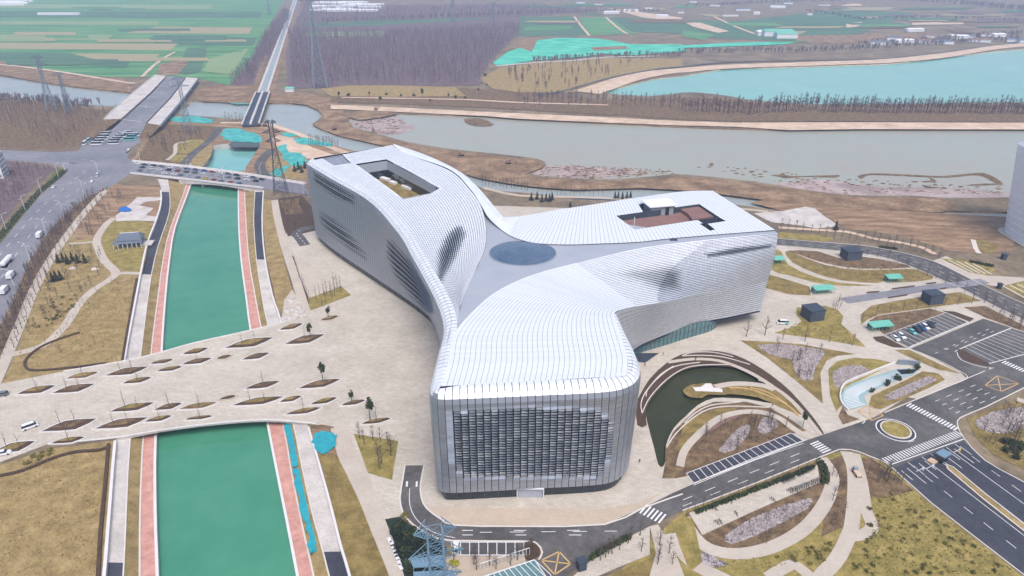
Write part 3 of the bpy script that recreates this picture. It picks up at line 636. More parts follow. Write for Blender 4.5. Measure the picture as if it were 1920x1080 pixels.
def zebra(a, b, n, ln, wd=.5, z=.2):
    A, B = G(*a), G(*b); d = (B - A).normalized(); nrm = Vector((-d.y, d.x, 0))
    for i in range(n):
        c = A.lerp(B, (i + .5) / n); mk.poly([(c + d * wd * x + nrm * ln * y).to_tuple()[:2] + (z,) for x, y in ((-.5, -.5), (.5, -.5), (.5, .5), (-.5, .5))])
zebra(*z8(1265, 115, 1545, 258), 17, 3.2, .55)
zebra(*z8(1135, 438, 1560, 278), 30, 3.0, .5)
zebra(*z8(735, 328, 815, 385), 6, 4, .5)
zebra(*z7(1690, 700, 1815, 765), 6, 4.5, .55)
zebra(*z5(1800, 955, 1925, 1010), 8, 3.2, .55)
for px in (z8(60, 560, 700, 322), z8(0, 655, 400, 480, 640, 385)): pass
wline(z8(60, 572, 400, 432, 680, 335), .2)
dashes(mk, gpts(z8(0, 655, 400, 495, 700, 375), 0, 2, False), .2, 4, 5, .2)
dashes(mk, gpts(z8(0, 690, 400, 530, 700, 410), 0, 2, False), .2, 4, 7, .18)
dashes(mk, gpts(z7(1550, 830, 1000, 835, 640, 838), 0, 2, False), .2, 4, 5, .22)
for y in (826, 852): dashes(mk, gpts(z7(680, y, 1400, y), 0, 2, False), .2, 3.4, 12, .25)
wline(z7(385, 590, 385, 680, 420, 760, 490, 820, 560, 850, 640, 868), .2, 3)
for a in (z7(370, 550, 368, 580), z7(425, 550, 423, 580)): wline(a, .6)
for k_ in (0, 1, 2, 3): dashes(mk, gpts(z8(1420 + k_ * 38, 100 + k_ * 22, 1700 + k_ * 38, -15 + k_ * 22), 0, 2, False), .2, 3, 4, .2)
dashes(mk, gpts(z8(1080, 280, 1120, 300), 0), .2, 3, 2, .2); dashes(mk, gpts(z8(1270, 330, 1310, 320), 0), .2, 3, 2, .2); dashes(mk, gpts(z8(1270, 225, 1310, 250), 0), .2, 3, 2, .2)
# gate road: stop line, lane lines, island
wline(z8(1172, 455, 1580, 312), .35)
for f, dash in ((.2, 1), (.4, 0), (.52, 0), (.75, 0), (.87, 1)):
    a0, a1 = z8(1190 + 390 * f, 475 - 155 * f)[0], z8(1920 + 680 * f, 1075 + 0 * f)[0]
    a0w = G(*a0); d = (G(*z8(1920, 1072)[0]) - G(*z8(1190, 472)[0]))
    p = [a0w, a0w + d * 1.25]
    if dash: dashes(mk, resample(p, 30), .2, 3, 4, .2)
    else: wline_p = ribbon('', resample(p, 4), .2, .2, None, mb=mk)
isl = gpts(z8(1480, 455, 1520, 470, 1700, 620, 1920, 790, 2500, 1230, 2500, 1290, 1920, 830, 1690, 650, 1490, 480), .3, 0)
sheet('traffic_island', isl, .3, m_['dry_grass'], world=True, **STR); kerbline(z8(1480, 455, 1520, 470, 1700, 620, 1920, 790, 2500, 1230, 2500, 1290, 1920, 830, 1690, 650, 1490, 480), 0, True, .4, .34, .3)
for k_ in range(11):
    a_, b_ = G(*z8(1215 + k_ * 33, 478 - k_ * 13.5)[0]), d.normalized()
    if k_ != 5: ribbon('', [a_ + b_ * 1.0, a_ + b_ * (8.5 if k_ % 2 else 5.5)], .22, .2, None, mb=mk)
# roundabout
rc = G(1679, 807); rr = 9.0
circ = lambda r, z: [Vector((rc[0] + r * math.cos(t * .2618), rc[1] + r * math.sin(t * .2618), z)) for t in range(24)]
rb = empty('roundabout', rc, label='round traffic island with olive grass inside a dark kerbed ring', cat='roundabout')
def child_world(o, parent): o.parent = parent; o.location = -parent.location; return o
child_world(sheet('ring', circ(6.4, .18), .19, m_['marking'], world=True), rb)
child_world(sheet('dark_ring', circ(6.0, .2), .21, m_['asphalt_dark'], world=True), rb)
b = MB(); b.prism(circ(5.0, 0), .2, .55); child_world(b.build('kerb', m_['kerb']), rb)
b = MB(); b.prism(circ(4.6, 0), .5, .7, inset=.05); child_world(b.build('grass', m_['green_grass']), rb)
# yellow hatched boxes
ym = MB()
def hatched(px, wd):
    q = [G(a, b) for a, b in px]
    for a, c in ((0, 1), (1, 2), (2, 3), (3, 0), (0, 2), (1, 3)): ribbon('', [q[a], q[c]], wd, .21, None, mb=ym)
hatched(z8(985, 155, 1050, 120, 1130, 180, 1060, 208), .35)
hatched(z7(1125, 995, 1225, 945, 1290, 1015, 1200, 1075), .4)
hatched(z8(1700, 10, 1770, -45, 1890, 0, 1790, 45), .35)
ym.build('yellow_road_marking', m_['yellow_marking'], kind='structure')
# parking bays
def bays(px, n, name='parking_bays', mat='asphalt', z=.17):
    a, b_, c, d = px; sheet(name, px, z, m_[mat], **STR)
    A, B, C, D = [G(*q) for q in px]
    for i in range(n + 1):
        t = i / n; ribbon('', [A.lerp(B, t), D.lerp(C, t)], .22, z + .03, None, mb=mk)
    ribbon('', [A, B], .22, z + .035, None, mb=mk); ribbon('', [D, C], .35, z + .035, None, mb=mk)
bays(z8(20, 505, 610, 278, 680, 322, 62, 560), 17, mat='asphalt_dark')
bays(z7(620, 893, 1028, 893, 1028, 965, 620, 965), 8)
lot = z5(1290, 882, 1700, 715, 1845, 765, 1560, 885, 1545, 910, 1570, 950, 1720, 990, 1700, 1010, 1600, 1030, 1480, 985)
sheet('road', z5(1285, 880, 1690, 712, 1930, 790, 2400, 950, 2400, 1010, 1990, 1010, 1720, 985, 1760, 1080, 1650, 1100, 1560, 1010, 1420, 940), .15, m_['asphalt'], **STR)
bays(z5(1135, 805, 1480, 680, 1605, 735, 1272, 875), 13)
bays(z5(1560, 885, 1850, 768, 2130, 860, 1720, 968), 12)
bed(z5(1548, 892, 1565, 885, 1720, 962, 1715, 978, 1650, 965, 1570, 935), 'soil', .24, sm=2, name='bed')
kerbline(z5(1850, 765, 1560, 883, 1543, 905, 1565, 945, 1640, 975, 1710, 990), 2)
for k_ in (0, 1): dashes(mk, gpts(z5(1420 + k_ * 60, 910 - k_ * 20 + 0, 1760 + k_ * 40, 755 + k_ * 10), 0, 2, False), .2, 2.4, 4, .22)
kerbline(z5(1060, 800, 1090, 850, 1180, 880, 1270, 882, 1420, 940, 1560, 1010, 1600, 1040, 1570, 1065, 1400, 1130), 2)
# kerbs of the other roads
kerbline(z8(62, 562, 400, 420, 690, 318)); kerbline(z8(1000, 200, 1025, 210, 1010, 225)); kerbline(z8(1135, 162, 1260, 110, 1480, 20, 1700, -72))
kerbline(z8(1920, 22, 1700, 132, 1562, 190, 1546, 235, 1582, 306, 1700, 432, 1920, 554, 2500, 880), 2)
kerbline(z8(2400, 1460, 1920, 1076, 1400, 672, 1180, 474, 1120, 434, 1050, 407, 980, 379, 900, 369, 820, 393, 400, 563, 0, 713), 2)
kerbline(z7(1920, 620, 1690, 702, 1480, 792, 1000, 803, 640, 796, 560, 761, 480, 701, 450, 640, 446, 560, 466, 458), 2, wd=.5)
kerbline(z7(358, 458, 345, 540, 330, 640, 345, 720, 400, 790, 500, 851, 620, 883, 1020, 886, 1100, 900, 1130, 950, 1110, 990), 2, wd=.5)
bed(z7(1030, 890, 1090, 895, 1115, 930, 1115, 960, 1080, 985, 1035, 985), 'soil', .22, sm=2, name='bed')
sheet('paving', z7(600, 968, 1030, 968, 1040, 1000, 900, 1070, 860, 1200, 560, 1200, 570, 1000), .13, m_['paving_warm'], **STR)
# branch road by the dark service huts
ribbon('road', gpts(z5(905, 612, 1180, 570, 1430, 532, 1560, 520, 1700, 500), .16, 2, False), 6, .16, m_['asphalt_pale'], **STR)
sheet('paving', z5(1480, 360, 1560, 395, 1720, 470, 1900, 480, 2300, 540, 2300, 600, 1920, 560, 1700, 520, 1640, 500, 1400, 390), .13, m_['path'], **STR)
for a in ((1430, 380, 1620, 470), (1480, 378, 1660, 462), (1530, 378, 1710, 460), (1580, 385, 1740, 450)): pass
bed(z5(1440, 372, 1700, 395, 1760, 440, 1720, 470, 1600, 450), 'green_grass', .16)
bed(z5(1790, 530, 1920, 500, 2100, 560, 2100, 650, 1920, 600), 'green_grass', .16)
b = MB()
for k_ in range(5): ribbon('', [G(*q) for q in z5(1450 + k_ * 45, 378 + k_ * 6, 1600 + k_ * 34, 452 + k_ * 3)], .8, .2, None, mb=b)
for k_ in range(4): ribbon('', [G(*q) for q in z5(1800 + k_ * 40, 530 - k_ * 5, 1930 + k_ * 50, 600 - k_ * 5)], .8, .2, None, mb=b)
b.build('paving_strip', m_['kerb'], kind='structure')
sheet('lawn', z5(540, 225, 760, 240, 860, 262, 800, 280, 540, 258), .15, m_['green_grass'], **STR)
mk.build('road_marking', m_['marking'], kind='structure')
# beds between the curved paths
bed(z5(590, 330, 760, 333, 880, 372, 1000, 362, 1180, 392, 1285, 425, 1000, 430, 800, 400, 650, 350), 'brown_bed', .12, sm=2)
bed(z5(575, 335, 630, 345, 800, 410, 1000, 440, 1290, 432, 1385, 458, 1405, 490, 1250, 508, 1130, 500, 1095, 512, 900, 498, 750, 458, 620, 398), 'olive_grass', .12, sm=2)
bed(z5(515, 330, 555, 335, 595, 410, 740, 476, 900, 512, 1080, 524, 900, 528, 740, 508, 600, 468, 495, 436), 'green_grass', .12, sm=2)
bed(z5(480, 462, 600, 497, 715, 532, 720, 582, 600, 576, 465, 540), 'olive_grass', .12)
bed(z5(640, 650, 800, 640, 870, 660, 905, 700, 892, 742, 990, 832, 1030, 872, 800, 832, 515, 792, 640, 752, 668, 725, 640, 690), 'green_grass', .12, sm=1)
bed(z5(1000, 690, 1060, 640, 1200, 612, 1330, 592, 1560, 562, 1680, 612, 1450, 642, 1100, 690, 1040, 718, 1005, 745), 'olive_grass', .12, sm=1)
bed(z5(1050, 722, 1100, 695, 1390, 655, 1475, 680, 1135, 802, 1065, 745), 'brown_bed', .12)
bed(z5(1455, 667, 1530, 672, 1640, 712, 1615, 730, 1490, 680), 'soil', .12, name='bed')
bed(z5(1580, 648, 1700, 640, 1920, 752, 2100, 850, 2000, 820, 1920, 785, 1700, 705), 'brown_bed', .12)
bed(z5(1065, 815, 1130, 810, 1265, 880, 1180, 872, 1090, 840), 'soil', .13, sm=1, name='bed')
bed(z5(1190, 888, 1275, 888, 1560, 1020, 1440, 1000, 1300, 940), 'olive_grass', .13)
for a in ((1030, 565, 1110, 560), (1170, 545, 1310, 528), (1365, 515, 1430, 510), (1150, 595, 1270, 578), (1440, 545, 1490, 540)):
    (x0_, y0_), (x1_, y1_) = z5(*a); bed([(x0_, y0_ + 1.5), (x0_ + 3, y0_ - 1.5), (x1_, y1_ - 1.5), (x1_ - 3, y1_ + 1.5)], 'soil', .2, name='bed')
bed([(1388, 638), (1430, 640), (1500, 645), (1605, 664), (1570, 667), (1550, 676), (1538, 700), (1543, 757), (1500, 720), (1440, 672)], 'olive_grass', .12)
sheet('gravel_bed', [(1420, 648), (1470, 646), (1540, 656), (1545, 665), (1528, 690), (1524, 712), (1505, 712), (1492, 700), (1485, 675), (1450, 668)], .15, m_['gravel'], sm=2, **STR)
bed([(1553, 692), (1570, 677), (1600, 671), (1640, 673), (1678, 681), (1640, 700), (1588, 725), (1577, 742), (1578, 760), (1568, 772), (1556, 740)], 'green_grass', .12)
sheet('gravel_bed', [(1562, 698), (1580, 688), (1610, 685), (1630, 695), (1600, 708), (1580, 718), (1570, 730), (1562, 715)], .15, m_['gravel'], sm=2, **STR)
bed([(1628, 762), (1634, 742), (1700, 712), (1730, 696), (1760, 700), (1772, 712), (1740, 728), (1650, 768)], 'olive_grass', .12)
sheet('gravel_bed', [(1660, 742), (1700, 722), (1740, 706), (1755, 712), (1725, 728), (1675, 750)], .15, m_['gravel'], sm=2, **STR)
bed([(1572, 780), (1580, 762), (1590, 778), (1612, 786), (1580, 796)], 'brown_bed', .12)
bed(z8(1600, 195, 1700, 152, 1920, 70, 2300, -60, 2300, 620, 1920, 480, 1750, 400, 1640, 290), 'olive_grass', .12)
sheet('gravel_bed', z8(1640, 215, 1740, 160, 1900, 130, 1960, 200, 1850, 270, 1720, 270), .15, m_['gravel'], sm=2, **STR)
ribbon('path', gpts(z8(1880, 85, 1990, 120, 2100, 160), .18, 2, False), 3, .18, m_['path'], **STR)
# pond terraces
out_px = zp(215, 850, 208, 660, 240, 580, 330, 430, 480, 290, 620, 210, 800, 180, 950, 185, 1100, 220, 1250, 290, 1420, 400, 1600, 550, 1800, 780, 1890, 915, 1870, 920, 1700, 740, 1500, 560, 1320, 420, 1200, 355, 1000, 320, 800, 320, 620, 360, 500, 440, 360, 590, 290, 720, 300, 850)
bed(out_px, 'soil', .13, sm=2, name='bed')
for a, wd in ((zp(490, 285, 720, 255, 950, 270, 1150, 340, 1300, 415, 1430, 500), 2.0), (zp(1430, 500, 1560, 590, 1700, 730, 1860, 930), 1.8)):
    ribbon('path', gpts(a, .2, 3, False), wd, .2, m_['path'], **STR)
for i, a in enumerate((zp(258, 740, 250, 650, 300, 540, 420, 410, 560, 320, 780, 285), zp(260, 740, 330, 600, 480, 440, 640, 340, 800, 310, 1040, 305), zp(295, 590, 310, 530, 420, 400, 540, 320), zp(620, 225, 720, 195, 900, 195, 1080, 235), zp(620, 228, 800, 222, 1000, 240, 1230, 305),
                       zp(640, 830, 740, 740, 850, 680, 950, 660, 1150, 640), zp(480, 1050, 560, 930, 700, 800, 850, 710, 1050, 680, 1400, 690))):
    ribbon('terrace_edge', gpts(a, .25, 4, False), .34, .4, m_['kerb'], thick=.4, label='curved pale stone terrace edge by the pond, ' + ['outermost on its left bank', 'innermost on its left bank', 'shortest on its left bank', 'upper of two at its top', 'lower of two at its top', 'short one on the inner spit', 'long one on the inner spit'][i], cat='terrace edge', group='stone terrace edges around the pond')
# island and spits in the pond
bed(zp(630, 530, 700, 485, 760, 480, 860, 470, 950, 490, 1250, 475, 1430, 505, 1600, 640, 1700, 760, 1500, 690, 1300, 600, 1040, 570, 1010, 580, 850, 575, 800, 605, 700, 600, 645, 570), 'olive_grass', .1, sm=2)
ribbon('path', gpts(zp(920, 505, 1050, 480, 1200, 478, 1350, 495, 1450, 530), .16, 3, False), 3, .16, m_['path'], **STR)
sheet('paving', zp(710, 500, 730, 510, 790, 505, 830, 475, 880, 475, 900, 510, 980, 525, 985, 555, 900, 550, 800, 545, 740, 545), .18, m_['white_wall'], **STR)
for i, a in enumerate((zp(1040, 512, 1200, 522, 1350, 570, 1550, 660, 1670, 770), zp(1230, 512, 1350, 540, 1450, 590, 1560, 660))):
    ribbon('terrace_edge', gpts(a, .25, 4, False), .5, .4, m_['yellow_marking'], thick=.4, label='curved yellowish terrace edge on the grassy spit of the pond, ' + ['longer one', 'shorter one'][i], cat='terrace edge', group='stone terrace edges around the pond')
bed(zp(470, 1060, 540, 910, 650, 800, 760, 700, 900, 640, 1200, 640, 1400, 690, 1600, 800, 1740, 900, 1600, 930, 1300, 1060, 1180, 1080, 700, 1300, 560, 1330, 440, 1330, 465, 1200), 'brown_bed', .1, sm=1)
bed(zp(640, 830, 760, 760, 950, 700, 1150, 680, 1000, 760, 800, 860, 700, 960, 620, 1080, 560, 1080), 'olive_grass', .13, sm=1)
sheet('gravel_bed', zp(780, 880, 930, 800, 1090, 740, 1130, 770, 1000, 830, 820, 930), .16, m_['terrace'], **STR)
sheet('gravel_bed', zp(1300, 860, 1350, 790, 1450, 790, 1480, 860, 1400, 920, 1310, 920), .16, m_['gravel'], sm=2, **STR)
sheet('gravel_bed', zp(950, 1080, 1080, 920, 1180, 850, 1240, 860, 1200, 950, 1080, 1080), .16, m_['gravel'], sm=2, **STR)
ribbon('path', gpts(zp(600, 1220, 640, 1080, 760, 940, 930, 800, 1100, 740, 1300, 730, 1480, 780, 1620, 880, 1750, 960), .2, 4, False), 2.6, .2, m_['path'], **STR)
# south-east lawns
sheet('lawn', z8(0, 720, 400, 570, 820, 400, 900, 378, 980, 388, 1120, 440, 1180, 482, 1400, 682, 1920, 1086, 2400, 1470, 1500, 1500, -300, 1500, -400, 1100, -200, 900), .05, m_['green_grass'], **STR)
bed(z8(10, 740, 30, 720, 800, 415, 850, 500, 840, 620, 760, 750, 640, 860, 480, 945, 300, 985, 120, 945, 40, 850), 'brown_bed', .08)
bed(z8(820, 430, 900, 400, 930, 500, 930, 640, 910, 800, 780, 860, 800, 700, 850, 600), 'brown_bed', .09)
bed(z8(1000, 420, 1060, 415, 1180, 500, 1300, 600, 1150, 640, 1060, 640), 'brown_bed', .09, sm=1)
ribbon('path', gpts(z8(780, 415, 838, 500, 832, 600, 762, 730, 650, 840, 480, 925, 300, 955, 150, 925, 60, 850, 5, 750), .14, 4, False), 4.0, .14, m_['path'], **STR)
ribbon('path', gpts(z8(920, 380, 960, 480, 965, 640, 950, 800, 930, 860, 870, 980, 780, 1080, 700, 1180), .14, 4, False), 4.0, .14, m_['path'], **STR)
ribbon('path', gpts(z8(965, 390, 1005, 540, 1030, 700, 1065, 800, 1020, 845, 940, 860), .16, 4, False), 3.6, .16, m_['path'], **STR)
ribbon('path', gpts(z8(-60, 840, 0, 950, 80, 1025, 200, 1080, 300, 1130), .14, 3, False), 4, .14, m_['path'], **STR)
ribbon('path', gpts(z8(480, 1090, 560, 1040, 620, 1015, 680, 1050, 720, 1090), .14, 3, False), 3.4, .14, m_['path'], **STR)
sheet('paving', z8(35, 725, 400, 590, 760, 455, 770, 555, 400, 715, 110, 850), .14, m_['paving'], **STR)
sheet('gravel_bed', z8(240, 850, 400, 750, 560, 690, 720, 640, 700, 700, 480, 820, 280, 900), .12, m_['gravel'], sm=2, **STR)
sheet('gravel_bed', z8(60, 980, 130, 940, 200, 985, 260, 1010, 200, 1030, 100, 1020), .12, m_['gravel'], sm=2, **STR)
# lawn corner south of the road, left
sheet('paving', z7(1390, 1005, 1600, 868, 1735, 800, 1735, 960, 1560, 1030, 1400, 1100, 1250, 1130), .12, m_['paving'], **STR)
bed(z7(1480, 1085, 1750, 975, 1750, 1020, 1700, 1200, 1440, 1200), 'olive_grass', .15)
sheet('path', z7(1735, 800, 1780, 790, 1860, 900, 1930, 1080, 1930, 1200, 1700, 1200, 1770, 950), .12, m_['path'], **STR)
bed(z7(1860, 770, 1920, 740, 1980, 760, 2010, 900, 2030, 1000, 1960, 1060, 1900, 900), 'green_grass', .14)
# ------------------------------------------------------------------ the museum: three wings under one metal skin
MUS = empty('museum', (0, 240, 0), label='huge three-winged museum clad in silvery metal scales with a flowing white roof', cat='museum')
def mus(o): return child_world(o, MUS)
def cat1(P_, n):                                     # Catmull-Rom with n samples per span
    return smooth(P_, n)
def grid_from(sections, nu):
    "sections: list of profiles (equal length); returns nu+1 smoothed profiles evenly spaced along the first edge"
    k = len(sections[0]); curves = [cat1([s[j] for s in sections], 8) for j in range(k)]
    ref = curves[min(3, k - 1)]; L = [0]
    for i in range(1, len(ref)): L.append(L[-1] + (ref[i] - ref[i - 1]).length)
    out = []; j = 0
    for a in range(nu + 1):
        s = L[-1] * a / nu
        while j < len(L) - 2 and L[j + 1] < s: j += 1
        t = min(max((s - L[j]) / max(L[j + 1] - L[j], 1e-9), 0), 1)
        out.append([c[j].lerp(c[j + 1], t) for c in curves])
    return out, L[-1]
CELLS = []                                           # (quad, open amount, patch name)
BACK = MB()
def qn(q): return (q[2] - q[0]).cross(q[3] - q[1]).normalized()
def clip_out(poly, hole):
    "poly (list of Vector) minus a convex ccw plan polygon -> list of polygons"
    res_, rest = [], poly
    for i in range(len(hole)):
        a, b = hole[i], hole[(i + 1) % len(hole)]; d = lambda p: (b[0] - a[0]) * (p[1] - a[1]) - (b[1] - a[1]) * (p[0] - a[0])
        o_, n_ = [], []
        for k in range(len(rest)):
            p, q = rest[k - 1], rest[k]; dp, dq = d(p), d(q)
            if dp * dq < 0:
                x = p.lerp(q, dp / (dp - dq)); o_.append(x); n_.append(x)
            (n_ if dq >= 0 else o_).append(q)
        if len(o_) > 2: res_.append(o_)
        rest = n_
        if len(rest) < 3: return res_
    return res_
def add_cells(Gd, flip, mask=None, name='', holes_=(), backing=True):
    for i in range(len(Gd) - 1):
        for j in range(len(Gd[0]) - 1):
            q = [Gd[i][j], Gd[i + 1][j], Gd[i + 1][j + 1], Gd[i][j + 1]]       # upper-left, upper-right, lower-right, lower-left
            c = (q[0] + q[1] + q[2] + q[3]) / 4
            hs = [h for h in holes_ if inside(c, h) or any(inside(v, h) for v in q)]
            if hs:
                ps = [q]
                for h in hs: ps = [r for p in ps for r in clip_out(p, h)]
                for p in ps: CELLS.append((p, 0, name, 'frag', flip))
            else:
                op = mask(c, i, j) if mask else 0
                CELLS.append((q, op, name, 'tile', flip))
                if backing:
                    nn = qn(q) * flip; bq = [v - nn * .28 for v in q]
                    BACK.poly(bq if flip > 0 else list(reversed(bq)), 1 if op > .12 else 0)
def soft(v, a, b): return min(max((v - a) / (b - a), 0), 1)
def pxmask(polys):
    "open-louvre zones, surveyed on the skin; each (outline, softness px)"
    def f(c, i, j):
        x, y = PX(c); best = 0
        for poly, s in polys:
            if inside((x, y), poly):
                d = min(seg(x, y, poly[k - 1], poly[k]) for k in range(len(poly))); best = max(best, soft(d, 0, s))
        return best
    return f
def seg(x, y, a, b):
    dx, dy = b[0] - a[0], b[1] - a[1]; t = max(0, min(1, ((x - a[0]) * dx + (y - a[1]) * dy) / (dx * dx + dy * dy + 1e-9)))
    return math.hypot(x - a[0] - dx * t, y - a[1] - dy * t)

# --- outer wall: back of the left wing, its long west facade, the front arm all the way round
STN = [((-72, 406, 46), (-72, 402, 4.2), .8), ((-106, 382.5, 46), (-105, 379, 4.2), .8), ((-112.5, 378, 46), (-111, 374, 4.2), 1.5), ((-115, 373.5, 46), (-113.2, 369, 4.2), 5), ((-112.5, 368.5, 46), (-111.5, 364, 4.2), 5),
       ((-94, 343, 46), (-96, 342, 4.2), 5), ((-68.4, 310, 45.3), (-69.6, 309.7, 4.2), 5), ((-49, 272, 44), (-41.3, 274, 4.2), 5), ((-40.5, 250, 43), (-34.2, 259, 4.3), 5), ((-34, 233, 42), (-28.6, 240, 4.4), 5),
       ((-26.3, 211, 41), (-24.4, 214, 4.2), 5), ((-23, 196, 40), (-22.6, 196, 4.4), 5), ((-23.3, 180, 40), (-23, 180, 4.3), 4.8), ((-23.8, 164, 40), (-23.4, 164, 4.3), 4.8), ((-23, 159.2, 40), (-22.6, 159.2, 4.3), 3.0), ((-20.2, 156.8, 40), (-20, 156.8, 4.3), 3.0),
       ((-10, 157.2, 40), (-10, 157.2, 4.3), 5), ((8, 158.6, 40), (8, 158.6, 4.3), 5), ((23, 159.8, 40), (23, 159.8, 4.3), 5), ((31, 161.4, 40), (30.6, 161.4, 4.3), 5), ((36.2, 165.4, 40), (35.4, 165.8, 4.3), 4.6), ((38.6, 172, 40), (37.6, 172, 4.3), 4.2),
       ((38.4, 182, 40), (37.4, 182, 4.5), 3.4), ((37.2, 193, 40), (36.6, 193, 4.5), 2.6), ((36, 204, 40), (36, 204, 6), 1.5)]
ctr = [Vector(s[0]) for s in STN]; secs = []; T0 = []
WR = 34
for i, (r, b, ins) in enumerate(STN):
    r, b = Vector(r), Vector(b); a, c = ctr[max(i - 1, 0)], ctr[min(i + 1, len(ctr) - 1)]; t = (c - a); t.z = 0; t.normalize(); n = Vector((-t.y, t.x, 0))   # inward is to the left of travel
    f = ins / 5
    prof = [r + n * ins, r + n * 3.2 * f + Vector((0, 0, -.08)), r + n * 1.5 * f + Vector((0, 0, -.75)), r + n * .45 * f + Vector((0, 0, -2.0)), r + Vector((0, 0, -3.7))]
    T0.append(prof[0]); low = prof[-1]
    prof += [low.lerp(b, k / WR) for k in range(1, WR + 1)]
    secs.append(prof)
GW, LW_ = grid_from(secs, 186)
front_mask = [([(838, 768), (1000, 758), (1120, 762), (1152, 785), (1152, 850), (1130, 900), (1000, 900), (866, 900), (842, 865)], 15)]
west_mask = [([(584, 318), (612, 330), (668, 368), (664, 388), (630, 376), (586, 344)], 10), ([(596, 392), (625, 406), (655, 430), (690, 478), (688, 494), (650, 470), (606, 434), (595, 412)], 14), ([(722, 446), (740, 450), (775, 490), (812, 545), (818, 590), (800, 588), (770, 562), (735, 520), (720, 480)], 16)]
_fm = pxmask(front_mask + west_mask); _rj = random.Random(9)
def wall_mask(c, i, j):
    v = _fm(c, i, j)
    if c.y > 170: return v * (1.0 if j % 3 else .25)
    return max(0, min(1, v + _rj.uniform(-.06, .06))) if 0 < v < 1 else v
add_cells(GW, -1, wall_mask, 'wall')

# --- left wing roof with its courtyard
E_px = [((735, 272), 46), ((762, 289), 46), ((842, 319), 45.6), ((882, 357), 44.5), ((902, 387), 43), ((911, 425), 41.3), ((909, 465), 40.2), ((892, 505), 40), ((873, 545), 40), ((861, 578), 40)]
EI = [G(p[0], p[1], z) for p, z in E_px]
TW = cat1(T0[3:12], 8)                              # from the rounded far corner on
TA = resample(TW, 40); EA = resample(cat1(EI, 6), 40); secs = []
NV = 30
for i in range(40):
    t = i / 39; sag = 2.6 * math.exp(-((t - .72) / .2) ** 2)
    secs.append([TA[i].lerp(EA[i], k / NV) - Vector((0, 0, sag * math.sin(math.pi * (k / NV)) ** 1.2)) for k in range(NV + 1)])
GL, _ = grid_from(secs, 104)
court_px = [(667, 310), (725, 301), (824, 352), (806, 362), (757, 372)]
court = ccw([G(a, b, 45.3) for a, b in court_px])
lmask = pxmask([([(872, 420), (880, 440), (862, 480), (838, 520), (825, 545), (815, 520), (818, 470), (836, 432), (856, 418)], 18)])
vent_px = [(602, 296), (641, 289), (658, 306), (626, 311)]
vent = ccw([G(a, b, 45.9) for a, b in vent_px])
add_cells(GL, 1, lmask, 'left_roof', [court, vent])
# --- right sweep: front-arm roof that turns into the facade of the right wing
SA = [(-20.0, 160.6), (-19.1, 173), (-18.7, 189), (-14.4, 203), (-6, 220), (8, 235), (30, 248.5), (53, 261), (77, 268.6), (96.5, 273.5), (116, 278)]
SB = [(33, 165.9, 40), (34.9, 176, 40), (34.9, 189, 40), (34.6, 199, 40), (35, 205, 39.5), (38.6, 211.5, 37.5), (48, 225, 32), (61, 238, 27), (77, 253, 22.5), (95, 263.5, 20), (113.5, 273.5, 19)]
secs = []
NS = 34
for a, b in zip(SA, SB):
    A, B = Vector((a[0], a[1], 40)), Vector(b); bow = max(0, 40 - B.z) * .1
    secs.append([A.lerp(B, k / NS) + Vector((0, -1, .7)) * bow * math.sin(math.pi * k / NS) for k in range(NS + 1)])
GS, LS = grid_from(secs, 130)
rmask = pxmask([([(1110, 512), (1180, 492), (1262, 488), (1284, 505), (1282, 550), (1240, 556), (1195, 540), (1120, 522)], 22), ([(1318, 474), (1380, 462), (1450, 456), (1448, 466), (1380, 479), (1325, 486)], 6)])
cut = 66
add_cells(GS[cut:], -1, rmask, 'right_facade')
SC = [(36, 206, 6), (41, 221, 6), (49.5, 236.5, 6), (61, 246, 6), (79, 257.7, 6), (95, 263.5, 6), (111.5, 270, 6)]
secs = [[Vector(b).lerp(Vector(c), k / 14) for k in range(15)] for b, c in zip(SB[4:], SC)]
GC, _ = grid_from(secs, 62); add_cells(GC, -1, None, 'right_facade_low')

# --- turn the cells into panels
def panel_geom(q, op, flip, kind, nm):
    m = MB()
    if kind == 'frag':
        n = Vector((0, 0, .0)); m.poly([v + Vector((0, 0, .02)) for v in q]); return m
    nn = qn(q) * flip
    w_ = (q[1] - q[0]).length; h_ = (q[3] - q[0]).length; c = (q[0] + q[1] + q[2] + q[3]) / 4
    ga, gb_ = dict(wall=(.1, .035), left_roof=(.13, .1)).get(nm, (.035, .11)); ga, gb_ = (.17, .05) if nm == 'wall' and c.y > 170 else (ga, gb_); gx, gy = min(ga / max(w_, .2), .2), min(gb_ / max(h_, .2), .2)
    e = lambda s, t: (q[0].lerp(q[1], s)).lerp(q[3].lerp(q[2], s), t)
    t0 = gy + ((op * .2 if op > .4 else 0) if (nm == 'wall' and c.y < 170) else op * .48)
    p = [e(gx, t0), e(1 - gx, t0), e(1 - gx, 1 - gy), e(gx, 1 - gy)]
    soft_zone = not (nm == 'wall' and c.y < 170)
    if soft_zone and op > 0:
        k = op * h_ * .4; p[0] = p[0] + nn * (k * .4); p[1] = p[1] + nn * k
    elif op > .4:                                        # opened: upper edge swung out, a little askew
        k = op * h_ * .6; p[0] = p[0] + nn * (k * .3); p[1] = p[1] + nn * k; p[2] = p[2] + nn * k * .25
        p[0] = p[0].lerp(p[1], .12); p[3] = p[3].lerp(p[2], .12)
    elif op > 0:                                         # rim of an opening: lower edge swung out
        k = h_ * (.12 + op * .8); p[2] = p[2] + nn * k; p[3] = p[3] + nn * k
    th = .1; bk = [v - nn * th for v in p]; o = [0, 3, 2, 1] if flip < 0 else [0, 1, 2, 3]
    m.poly([p[x] for x in o]); m.v += bk
    for a in range(4):
        b = (a + 1) % 4; m.f.append((o.index(a), o.index(b), 4 + b, 4 + a)); m.m.append(0)
    if op > .2: m.f.append((4, 5, 6, 7)); m.m.append(0)
    return m
